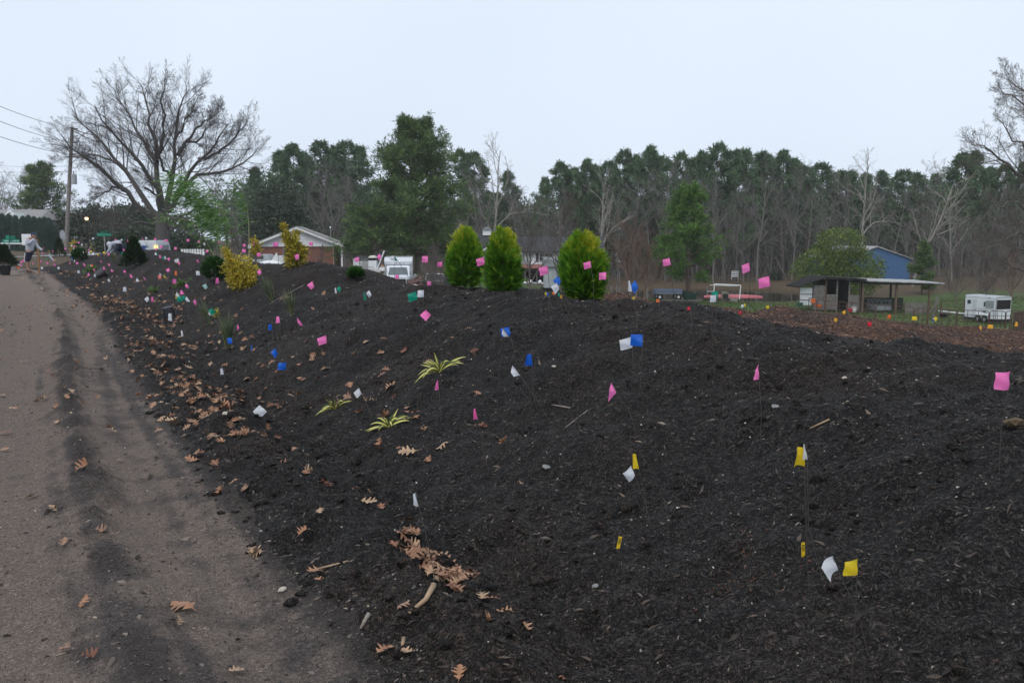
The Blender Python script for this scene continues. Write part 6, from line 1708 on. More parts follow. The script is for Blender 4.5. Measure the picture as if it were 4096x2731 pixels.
# ------------------------------------------------------------------ utility pole with wires, street lamp, signs
UY = 74.0
pb = on_ground(150, UY); pt_ = Q(166, 292, UY)
R = thing('utility_pole', 'grey wooden utility pole with transformer left of the bare tree', 'utility pole', pb)
M_pole = mat('pole_grey_wood', (.20, .18, .165), .9, .3, 4.0, .4)
tv = pt_ - pb
MB().tube([(0, 0, -.3), tuple(tv * .5), tuple(tv)], [.19, .165, .13], 12).build('pole', M_pole, R)
def onp(q_): return tv * q_
tr_ = onp(.60) + Vector((.42, -.1, 0))
tf = MB().lathe([(.18, -.45), (.22, -.4), (.22, .3), (.19, .38), (.05, .42)], 14, tuple(tr_)).build('transformer', mat('transformer_grey', (.42, .44, .46), .5), R)
MB().tube([tuple(tr_ + Vector((0, 0, .4))), tuple(tr_ + Vector((0, 0, .62)))], .04, 6).build('bushing', M_darkwood, tf)
for q_ in (.985, .88, .79): MB().tube([tuple(onp(q_) + Vector((.1, 0, 0))), tuple(onp(q_) + Vector((.5, -.1, .0)))], .05, 6).build('insulator', M_darkwood, R)
ends = [((-40, 228), .985), ((-40, 263), .88), ((-40, 300), .79), ((-40, 378), .70), ((-40, 392), .66)]
for k, (e, q_) in enumerate(ends):
    A = pb + onp(q_); Bv = Q(e[0], e[1], 46 if k < 3 else 95)
    pts = [A.lerp(Bv, u) - Vector((0, 0, .5 * 4 * u * (1 - u) * (.35 if k < 3 else .3))) - pb for u in np.linspace(0, 1, 13)]
    MB().tube([tuple(p) for p in pts], .016 if k < 3 else .012, 4).build('wire', M_black, R)
LY = 98.0
lb = on_ground(203, LY); lt = Q(203, 502, LY)
R = thing('street_lamp', 'lit globe street lamp glowing warm right of the utility pole', 'street lamp', lb)
MB().tube([(0, 0, -.2), (0, 0, lt.z - lb.z - .2)], .06, 8).build('post', M_black, R)
MB().lathe([(.03, -.2), (.14, -.14), (.19, 0), (.14, .14), (.03, .2)], 16, (0, 0, lt.z - lb.z)).build('globe', glow('warm_globe_lit', (1.0, .60, .30), 3.0), R, smooth=True)
MB().lathe([(.22, .0), (.16, .09), (.03, .13)], 12, (0, 0, lt.z - lb.z + .12)).build('cap', M_black, R)
def sign_post(name, label, xz, ytop, ybot, Y): pass
S1 = zone(0, 820, 5.225)
SY = 46.0
p = at(*S1(242, 1385), SY)
R = thing('street_sign', 'green street name sign with white lettering on a grey post', 'sign', Vector((p.x, SY, 0)))
zt = at(*S1(230, 790), SY).z
MB().tube([(0, 0, -.3), (-.03, 0, zt)], .03, 6).build('post', M_steel, R)
x0_, zb_ = (at(*S1(48, 788), SY) - R.location).x, at(*S1(48, 788), SY).z
x1_, zt_ = (at(*S1(410, 718), SY) - R.location).x, at(*S1(410, 720), SY).z
bl = MB().box(x0_, x1_, -.02, .02, zb_, zt_).build('blade', mat('sign_green', (.012, .22, .14), .5), R, bevel=.008)
M_let = mat('sign_lettering_pale', (.30, .52, .46), .5)
for (u0, u1) in ((.14, .38), (.50, .80), (.86, .96)):      # lettering too blurred to read: pale word shapes
    MB().box(x0_ + (x1_ - x0_) * u0, x0_ + (x1_ - x0_) * u1, -.026, -.021, zb_ + (zt_ - zb_) * .3, zb_ + (zt_ - zb_) * .7).build('lettering', M_let, bl)
xc_ = (at(*S1(220, 700), SY) - R.location).x
MB().box(xc_ - .08, xc_ + .08, -.3, .3, zt_ + .01, zt_ + .2).build('cross_blade', MATS['sign_green'], R)
R = thing('street_sign_far', 'distant green street sign left of the crouching person', 'sign', on_ground(241, 70)); R.name = 'street_sign'
zz_ = Q(241, 539, 70).z - R.location.z
MB().tube([(0, 0, -.2), (0, 0, zz_ - .1)], .03, 6).build('post', M_steel, R)
MB().box(-.55, .55, -.02, .02, zz_ - .1, zz_ + .1).build('blade', MATS['sign_green'], R)
MB().box(-.02, .02, -.5, .5, zz_ + .11, zz_ + .28).build('cross_blade', MATS['sign_green'], R)
v = at(*S1(565, 725), 60)
R = thing('notice_board', 'white square board on a post behind the standing person', 'sign', Vector((v.x, 60, Hz(v.x, 60))))
MB().box(-.35, .35, -.02, .02, v.z - R.location.z - .38, v.z - R.location.z + .38).build('panel', M_white, R)
MB().tube([(0, .04, -.2), (0, .04, v.z - R.location.z)], .03, 6).build('post', M_steel, R)
v = at(*ZA(1037, 590), 64)
R = thing('oval_sign', 'back of a grey oval road sign beside the utility pole', 'sign', Vector((v.x, 64, Hz(v.x, 64))))
MB().tube([(0, 0, -.2), (0, 0, v.z - R.location.z + .2)], .03, 6).build('post', M_steel, R)
MB().prism([(.2 * math.cos(a), v.z - R.location.z + .42 * math.sin(a)) for a in np.linspace(0, 2 * PI, 16, endpoint=False)], 'y', -.05, -.03).build('plate', M_steel, R)
v = at(*S1(100, 810), 60)
R = thing('guard_cable', 'thin pale gate bar behind the green street sign', 'gate', Vector((v.x, 60, Hz(v.x, 60))))
hz_ = v.z - R.location.z
MB().tube([(-4, 0, hz_ + .02), (1.6, 0, hz_)], .05, 6).build('bar', M_siding, R)
MB().tube([(1.5, 0, -.2), (1.5, 0, hz_)], .06, 6).build('post', M_siding, R)
# white picket section behind the crest near the trunk
v = at(*S9(2180, 575), 66)
R = thing('white_fence', 'short white picket fence showing over the crest by the bare trunk', 'fence', Vector((v.x, 66, Hz(v.x, 66))))
hz_ = v.z - R.location.z
for k in range(9): MB().box(-.85 + k * .2, -.71 + k * .2, -.02, .02, .05, hz_ + .12).build('picket', M_white, R)
for z_ in (.3, max(.5, hz_ - .2)): MB().box(-.9, .95, .022, .05, z_, z_ + .07).build('rail', M_white, R)

# ------------------------------------------------------------------ planted shrubs on the berm
M_thuja = tone_mat('arborvitae_foliage', [(0.0, (0.030, 0.075, 0.008)), (0.35, (0.068, 0.20, 0.014)), (0.6, (0.16, 0.31, 0.018)), (0.82, (0.30, 0.36, 0.018)), (1.0, (0.44, 0.42, 0.03))], 0.55, 0.25)
def sprays(name, c, d, rg, ln, w, tone, material, parent, nl=6):
    """flat fern-like sprays: a bent rib with leaflets to both sides"""
    n = len(c)
    ref = rand_dirs(rg, n)
    s = np.cross(d, ref); s /= np.linalg.norm(s, axis=1, keepdims=True) + 1e-9
    Ps, Fs, Ts = [], [], []
    for i in range(nl):
        u = (i + .3) / nl; sg = 1 if i % 2 else -1
        b = c + d * (ln * u)[:, None] + np.array([0, 0, -.10]) * (ln * u * u)[:, None]
        t = b + d * (ln * .30)[:, None] + s * (sg * ln * .34 * (1 - .55 * u))[:, None]
        m1 = (b + t) / 2 + d * (w * .5)[:, None]; m2 = (b + t) / 2 - d * (w * .5)[:, None]
        k0 = len(Ps) * 4 * n if False else None
        Ps.append(np.stack([b, m1, t, m2], 1)); Ts.append(np.repeat(tone[:, None], 4, 1))
    b = c; t = c + d * ln[:, None] * 1.12 + np.array([0, 0, -.10]) * ln[:, None]
    m = (b + t) / 2
    Ps.append(np.stack([b, m + s * (w * .4)[:, None], t, m - s * (w * .4)[:, None]], 1)); Ts.append(np.repeat(tone[:, None], 4, 1))
    P = np.concatenate(Ps).reshape(-1, 3); T = np.concatenate(Ts).ravel()
    k = np.arange(len(P) // 4)[:, None] * 4
    f = np.concatenate([k + np.array([[0, 1, 2]]), k + np.array([[0, 2, 3]])])
    return np_mesh(name, P, f, material, parent, tone=T)
def conifer(label, name, xq, yb, yt, wq, seed, material, gold, n=2600, shape='egg', ln=.075, Y=None, cat='shrub', skew=0.0):
    g = hit(xq * KQ, yb * KQ) if Y is None else on_ground(xq, Y)
    Y = g.y
    h = Q(xq, yt, Y).z - g.z; rx = wq / 2010 * Y / 2
    R_ = thing(name, label, cat, g)
    rg = np.random.default_rng(seed)
    q = rg.uniform(0.0, 1, n) ** .85; az = rg.uniform(0, 2 * PI, n)
    if shape == 'egg': pr = (np.sin(PI * np.clip(q * .90 + .10, 0, 1)) ** .55) * (1 - .16 * q)
    elif shape == 'cone': pr = (1 - q) ** .8 * .98 + .06
    else: pr = np.sqrt(np.clip(1 - ((q - .45) / .56) ** 2, 0, 1))
    lump = 1 + .10 * np.sin(2 * az + 5 * q + 3 * seed) + .13 * np.sin(4 * az + 9 * q + seed) + .10 * np.sin(9 * az - 13 * q + 2 * seed)
    rr = rx * pr * lump * rg.uniform(.25, 1.0, n) ** .42 * np.where(rg.uniform(0, 1, n) < .07, 1.13, 1.0)
    c = np.c_[rr * np.cos(az) + skew * h * q, rr * np.sin(az), h * (.03 + .87 * q) + np.where(q > .8, h * .10 * np.maximum(0, np.sin(3 * az + seed)), 0)]
    d = np.c_[np.cos(az) * (1 - .5 * q), np.sin(az) * (1 - .5 * q), .45 + .9 * q] + rg.normal(0, .28, (n, 3))
    d /= np.linalg.norm(d, axis=1, keepdims=True)
    tone = np.clip(rg.uniform(.10, .58, n) + gold * np.clip((q - .50) / .36, 0, 1) * (.85 + .35 * np.sin(az + seed)) + rg.normal(0, .06, n), 0, 1)
    L_ = rg.uniform(.7, 1.35, n) * ln
    sprays('crown', c, d, rg, L_, L_ * .22, tone, material, R_)
    out = [(np.array([[0, 0, -.1], [0, 0, h * .5], [skew * h * .8, 0, h * .85]]), np.array([.03, .02, .005]) * h)]
    for j in range(14):
        w_ = rg.uniform(0, 6.28); z_ = h * rg.uniform(.1, .6); e_ = .5 * rx
        out.append((np.array([[0, 0, z_], [e_ * math.cos(w_) * .6, e_ * math.sin(w_) * .6, z_ + .08 * h], [e_ * math.cos(w_), e_ * math.sin(w_), z_ + .2 * h]]), np.array([.01, .006, .003]) * h))
    tubes(out, 'trunk', M_bark_dark, R_)
    return R_
conifer('leftmost of three golden-tipped arborvitae on the berm crest', 'arborvitae', 1068, 662, 532, 73, 31, M_thuja, .55, ln=.095, skew=.02, n=2300)
conifer('middle golden-tipped arborvitae of the three on the berm crest', 'arborvitae', 1156, 671, 535, 72, 32, M_thuja, .55, ln=.095, skew=-.02, n=2300)
conifer('rightmost and widest golden-tipped arborvitae on the berm crest', 'arborvitae', 1342, 687, 546, 88, 33, M_thuja, .46, ln=.10, skew=-.05, n=2600)
M_dkcon = tone_mat('dark_conifer_foliage', [(0.0, (0.006, 0.016, 0.004)), (0.5, (0.013, 0.038, 0.008)), (1.0, (0.030, 0.07, 0.014))], 0.6, 0.1)
M_ggreen = tone_mat('bright_globe_foliage', [(0.0, (0.008, 0.030, 0.004)), (0.5, (0.018, 0.070, 0.008)), (1.0, (0.04, 0.13, 0.016))], 0.55, 0.15)
conifer('round dark green globe shrub left of the yellow bush', 'globe_shrub', 493, 643, 592, 48, 41, M_ggreen, .2, n=1500, shape='globe', ln=.07)
conifer('dark conical conifer planted in front of the white van', 'dwarf_conifer', 310, 615, 548, 52, 42, M_dkcon, 0, n=1500, shape='cone', ln=.13)
conifer('dark conical conifer beside the yellow shrub at the far berm end', 'dwarf_conifer', 137, 589, 548, 28, 43, M_dkcon, 0, n=900, shape='cone', ln=.14)
conifer('low bright green globe shrub near the far end of the berm', 'globe_shrub', 183, 597, 572, 30, 44, M_ggreen, .2, n=900, shape='globe', ln=.12)
conifer('small dark conifer on the crest left of the bamboo stem', 'dwarf_conifer', 470, 578, 543, 26, 45, M_dkcon, 0, n=700, shape='cone', ln=.12)
conifer('small dark conifer on the crest right of the bamboo stem', 'dwarf_conifer', 497, 584, 552, 24, 46, M_dkcon, 0, n=700, shape='cone', ln=.12)
conifer('low green conifer showing over the crest left of the box truck', 'globe_shrub', 818, 640, 622, 26, 47, M_ggreen, .5, n=500, shape='globe', ln=.09)
# variegated yellow shrubs
M_vleaf = tone_mat('variegated_yellow_leaves', [(0.0, (0.05, 0.07, 0.016)), (0.3, (0.20, 0.19, 0.03)), (0.6, (0.55, 0.43, 0.045)), (1.0, (0.80, 0.64, 0.12))], 0.45, 0.2)
def yellow_shrub(label, xq, yb, yt, stems, seed, n, ln=.055, name='variegated_shrub', green=0.0):
    """stems: (x offset px at tip, y px at tip, crown radius px) relative to the base pixel"""
    g = hit(xq * KQ, yb * KQ); Y = g.y
    R_ = thing(name, label, 'shrub', g); rg = np.random.default_rng(seed)
    k = Y / 2010
    out = []; cl = []; cd = []
    per = n // len(stems)
    for sx, sy, rad in stems:
        tip = np.array([sx * k, rg.normal(0, .25) * rad * k, (yb - sy) * k])
        mid = tip * np.array([.35, .35, .55]) + rg.normal(0, .02, 3)
        pts = np.array([[0, 0, -.05], mid * .5, mid, tip])
        out.append((pts, np.array([.016, .012, .008, .004]) * max(1, Y / 14)))
        for j in range(per):
            t = rg.uniform(.25, 1) ** .7
            f = t * 3; i = min(int(f), 2); p = pts[i] * (1 - f + i) + pts[i + 1] * (f - i)
            dv = rand_dirs(rg, 1)[0]
            cl.append(p + dv * rad * k * rg.uniform(.15, 1) ** .6 * (.55 + .45 * math.sin(PI * min(t, .95)))); cd.append(unit(dv + np.array([0, 0, .45])))
    tubes(out, 'stem', M_bark_tan, R_)
    cl, cd = np.array(cl), np.array(cd)
    tone0 = np.clip(rg.beta(2.2, 1.6, len(cl)) - green * rg.uniform(0, 1, len(cl)), 0, 1)
    foliage('foliage', cl, cd, rg, 4, ln, ln * .34, ln * .35, M_vleaf, R_, up=.45, tj=.45, tone0=tone0)
    return R_
yellow_shrub('largest yellow variegated bush on the berm face beside the globe shrub', 556, 662, 568, [(-35, 612, 24), (-12, 600, 26), (15, 598, 26), (30, 618, 22), (-5, 630, 30), (-32, 585, 10), (-37, 572, 8), (25, 640, 22), (-25, 640, 18)], 51, 1700, .06)
yellow_shrub('tall yellow variegated shrub on the crest before the brick gable', 678, 611, 513, [(-28, 518, 5), (-22, 536, 8), (4, 535, 8), (-5, 556, 18), (12, 566, 18), (22, 575, 14), (-14, 578, 18), (0, 590, 24), (10, 596, 20), (-4, 560, 12)], 52, 1300, .075, green=.5)
yellow_shrub('thin yellow sprig poking up behind the largest yellow bush', 588, 605, 546, [(-3, 550, 5), (3, 560, 6)], 53, 90, .09)
yellow_shrub('bright yellow shrub left of the utility pole base', 143, 585, 550, [(-4, 556, 8), (6, 553, 7), (0, 562, 9)], 54, 260, .13)
yellow_shrub('bright yellow shrub right of the utility pole base', 168, 582, 553, [(-6, 560, 7), (4, 554, 6), (0, 566, 7)], 55, 220, .13)
yellow_shrub('small golden shrub on the far crest', 215, 575, 561, [(-6, 563, 5), (6, 562, 5), (0, 565, 5)], 56, 140, .12)
yellow_shrub('tiny yellow sprig beside a green flag and grass tuft', 492, 732, 715, [(0, 720, 4), (5, 717, 3)], 57, 30, .05)
# sprawling green creepers
M_creep = tone_mat('creeper_leaves', [(0.0, (0.05, 0.11, 0.02)), (1.0, (0.16, 0.27, 0.06))], .5, .25)
def creeper(label, xq, yq, pts, seed, ln=.05):
    g = hit(xq * KQ, yq * KQ); R_ = thing('creeper_plant', label, 'plant', g); rg = np.random.default_rng(seed); k = g.y / 2010
    out = []; cl = []
    for sx, sy in pts:
        tip = np.array([sx * k, rg.normal(0, .05), max(.02, -sy * k)])
        p = np.array([[0, 0, 0], tip * .5 + np.array([0, 0, .06]), tip]); out.append((p, np.array([.006, .005, .003]) * max(1, g.y / 15)))
        for j in range(12):
            t = rg.uniform(.2, 1) * 2; i = min(int(t), 1); cl.append(p[i] * (1 - t + i) + p[i + 1] * (t - i) + rg.normal(0, .02, 3))
    tubes(out, 'stem', M_ggreen if False else M_bark_tan, R_)
    cl = np.array(cl); foliage('foliage', cl, rand_dirs(rg, len(cl)), rg, 3, ln, ln * .55, .015, M_creep, R_, up=.3)
creeper('green creeper with trailing stems above the white and green flags', 415, 664, [(-16, -2), (-12, 8), (14, -10), (28, -18), (2, -14), (-6, -10)], 61, .06)
creeper('green plant spilling from the toppled far pot', 213, 625, [(-18, -2), (-14, 6), (-8, -12), (6, -12), (-2, -8)], 62, .10)
creeper('low olive weed patch left of the upright black pot', 352, 672, [(-14, 0), (-6, -5), (8, -4), (14, 0)], 63, .05)
# bamboo, bent over by the wind
M_bam = tone_mat('bamboo_leaves', [(0.0, (0.045, 0.12, 0.025)), (0.6, (0.105, 0.23, 0.05)), (1.0, (0.22, 0.35, 0.12))], .5, .3)
M_cane = mat('bamboo_cane', (.30, .30, .15), .5, .2, 12.0)
def bamboo(label, canes, Y, seed):
    """canes: pixel polylines (q) bottom to top, leafiness"""
    b = canes[0][0][0]; a, _ = ray(b[0] * KQ, 1000)
    g = Vector((a * Y, Y, Hz(a * Y, Y))); R_ = thing('bamboo', label, 'bamboo', g); rg = np.random.default_rng(seed)
    C_, D_ = [], []
    for pl, nleaf, spread in canes:
        pts = np.array([np.array(Q(x_, y_, Y + .25 * i * rg.normal(0, .4)) - g) for i, (x_, y_) in enumerate(pl)])
        pts[0, 2] = min(pts[0, 2], 0.0)
        d_ = np.r_[0, np.cumsum(np.linalg.norm(np.diff(pts, axis=0), axis=1))]
        u = np.linspace(0, d_[-1], 12); pp = np.stack([np.interp(u, d_, pts[:, i]) for i in range(3)], 1)
        tubes([(pp, np.linspace(.014, .004, 12))], 'cane', M_cane, R_)
        for j in range(nleaf):
            f = rg.uniform(.30, 1) ** .75 * 10.99; i = int(f); p = pp[i] * (1 - f + i) + pp[i + 1] * (f - i)
            C_.append(p + rg.normal(0, spread, 3) + np.array([-spread * .8 * rg.uniform(0, 1.6), 0, 0])); D_.append(unit(np.array([-1.1, rg.normal(0, .4), -.25 + rg.normal(0, .35)])))
    C_, D_ = np.array(C_), np.array(D_)
    t = rg.uniform(0, 1, len(C_))
    P, F_, T = tris_from(C_, D_, rg.uniform(.014, .028, len(C_)), rg.uniform(.10, .22, len(C_)), rg, t)
    np_mesh('leaves', P, F_, M_bam, R_, tone=T)
bamboo('tall wind-bent green bamboo clump arching left over the crest', [([(513, 585), (520, 520), (506, 478), (470, 440), (420, 415), (396, 420)], 900, .16), ([(513, 585), (500, 520), (480, 480), (440, 452), (405, 445)], 700, .14), ([(513, 585), (505, 540), (490, 510), (470, 495)], 330, .12), ([(513, 585), (450, 510), (400, 500), (370, 498)], 160, .09), ([(513, 585), (528, 540), (525, 510), (505, 470)], 260, .14)], 21.0, 71)
bamboo('single thin bamboo cane right of the bamboo clump', [([(571, 592), (572, 520), (568, 478), (558, 445), (546, 418)], 130, .055)], 19.0, 72)
# ornamental grasses
M_og = tone_mat('blue_green_grass', [(0.0, (0.05, 0.075, 0.045)), (0.6, (0.11, 0.14, 0.08)), (1.0, (0.26, 0.25, 0.12))], .6, .2)
def grass_tuft(label, xq, yb, hq, n, seed, lean=(0, 0), tan=.3, rust=False):
    g = hit(xq * KQ, yb * KQ); R_ = thing('grass_tuft', label, 'grass', g); rg = np.random.default_rng(seed); h = hq / 2010 * g.y
    out = []; T = []; V_, F_ = [], []
    for j in range(n):
        az = rg.uniform(0, 2 * PI); sp = rg.uniform(.05, .42) * h; l = h * rg.uniform(.55, 1.1)
        b = np.array([rg.normal(0, .015), rg.normal(0, .015), 0])
        e = b + np.array([math.cos(az) * sp + lean[0] * h, math.sin(az) * sp + lean[1] * h, l])
        m = (b + e) / 2 + np.array([0, 0, .08 * h])
        w = .0030 * max(1, g.y / 8); s = np.array([math.sin(az), -math.cos(az), 0]) * w
        k = len(V_); V_ += [b - s, b + s, m - s, m + s, e]; F_ += [(k, k + 1, k + 3, k + 2)]; out.append((k + 2, k + 3, k + 4)); T += [min(1, rg.uniform(0, .75) + (tan if rg.uniform() < .35 else 0))] * 5
    np_mesh('blades', np.array(V_), [np.array(F_), np.array(out)], M_og, R_, tone=T)
    if rust:
        oak_leaf(R_, Vector((.03, -.02, .03)), .07, .9, 1.3, 3, 'dead_leaf')
    return R_

# ------------------------------------------------------------------ oak leaves
M_leaf = None
def leaf_mats():
    cols = [(0.31, 0.150, 0.078), (0.24, 0.108, 0.06), (0.34, 0.185, 0.105), (0.17, 0.065, 0.038), (0.36, 0.235, 0.145), (0.26, 0.15, 0.098)]
    out = []
    for i, c in enumerate(cols):
        m, t, b = _princ('dead_leaf_%d' % i)
        tc = N(t, 'ShaderNodeTexCoord')
        n1 = N(t, 'ShaderNodeTexNoise', Scale=2.2, Detail=4.0)
        t.links.new(tc.outputs['Object'], n1.inputs['Vector'])
        o_ = ramp(t, n1.outputs[0], [(0.3, tuple(k * .62 for k in c)), (0.7, tuple(min(1, k * 1.25) for k in c))])
        t.links.new(o_, b.inputs['Base Color']); b.inputs['Roughness'].default_value = .55; b.inputs['Specular IOR Level'].default_value = .35
        out.append(m)
    return out
LEAFM = leaf_mats()
def oak_outline(rg, kind):
    if kind == 'oak':
        st = [(0, .015), (.10, .02), (.16, .10), (.21, .22), (.26, .25), (.29, .08), (.34, .06), (.40, .20), (.47, .38), (.53, .40), (.545, .16), (.58, .09), (.66, .22), (.73, .34), (.78, .31), (.79, .13), (.83, .10), (.89, .16), (.93, .15), (1.0, .01)]
    else:
        st = [(0, .012), (.08, .05), (.2, .16), (.35, .23), (.5, .25), (.65, .22), (.8, .15), (.92, .06), (1.0, .005)]
    return [(u * (1 + rg.normal(0, .006)), max(.004, w * rg.uniform(.78, 1.18))) for u, w in st], [(u, max(.004, w * rg.uniform(.78, 1.18))) for u, w in st]
def leaf_mesh(seed, curl, kind='oak'):
    rg = np.random.default_rng(seed)
    Lf, Rt = oak_outline(rg, kind)
    n = len(Lf); V_ = []
    bx = rg.normal(0, .12)
    def bend(x, y):
        z = curl * (1.5 * y * y + .35 * (x - .45) ** 2) + .10 * curl * math.sin(7 * x + seed) + .25 * curl * x * y * bx * 8
        return (x - .5, y + bx * (x - .5) ** 2, z)
    for (u, w), (u2, w2) in zip(Lf, Rt):
        fw = .10 if kind == 'oak' else .02
        V_ += [bend(u + fw * w * 2 * (1 - u), w), bend(u, w * .4), bend(u, 0), bend(u2, -w2 * .4), bend(u2 + fw * w2 * 2 * (1 - u2), -w2)]
    F_ = [(i * 5 + j, i * 5 + j + 1, (i + 1) * 5 + j + 1, (i + 1) * 5 + j) for i in range(n - 1) for j in range(4)]
    k = len(V_)
    V_ += [(-.5, .008, V_[2][2]), (-.5, -.008, V_[2][2]), (-.72, .03 + .008, V_[2][2] + .04), (-.72, .03 - .008, V_[2][2] + .04)]
    F_.append((k, k + 1, k + 3, k + 2))
    me = bpy.data.meshes.new('oak_leaf'); me.from_pydata(V_, [], F_)
    for p in me.polygons: p.use_smooth = True
    return me
LEAFS = {}
for i in range(6):
    for j in range(6):
        me = leaf_mesh(500 + i, (.25, .5, .8, 1.2, .4, -.5)[i]) ; me.materials.append(LEAFM[j]); LEAFS[(i, j)] = me
for j in range(6):
    me = leaf_mesh(600 + j, .5, 'oval'); me.materials.append(LEAFM[4 if j % 2 else 2]); LEAFS[(6, j)] = me
def orient(p, yaw, tilt_rg, amt, n=None):
    n = Vector(normals(np.array([p.x]), np.array([p.y]), .08)[0]) if n is None else Vector(n)
    n = (n + Vector(tilt_rg.normal(0, amt, 3))).normalized()
    u = Vector((math.cos(yaw), math.sin(yaw), 0)); u = (u - n * u.dot(n)).normalized()
    return Matrix((u, n.cross(u), n)).transposed().to_4x4()
def oak_leaf(parent, loc, size, yaw, tilt, k, name='oak_leaf'):
    o = bpy.data.objects.new(name, LEAFS[(k % 6, (k * 5 + 1) % 6)]); C.objects.link(o); o.parent = parent
    o.location = loc; o.scale = (size,) * 3; o.rotation_euler = (tilt, .2, yaw); return o
rgl = np.random.default_rng(90)
leaf_pts = []
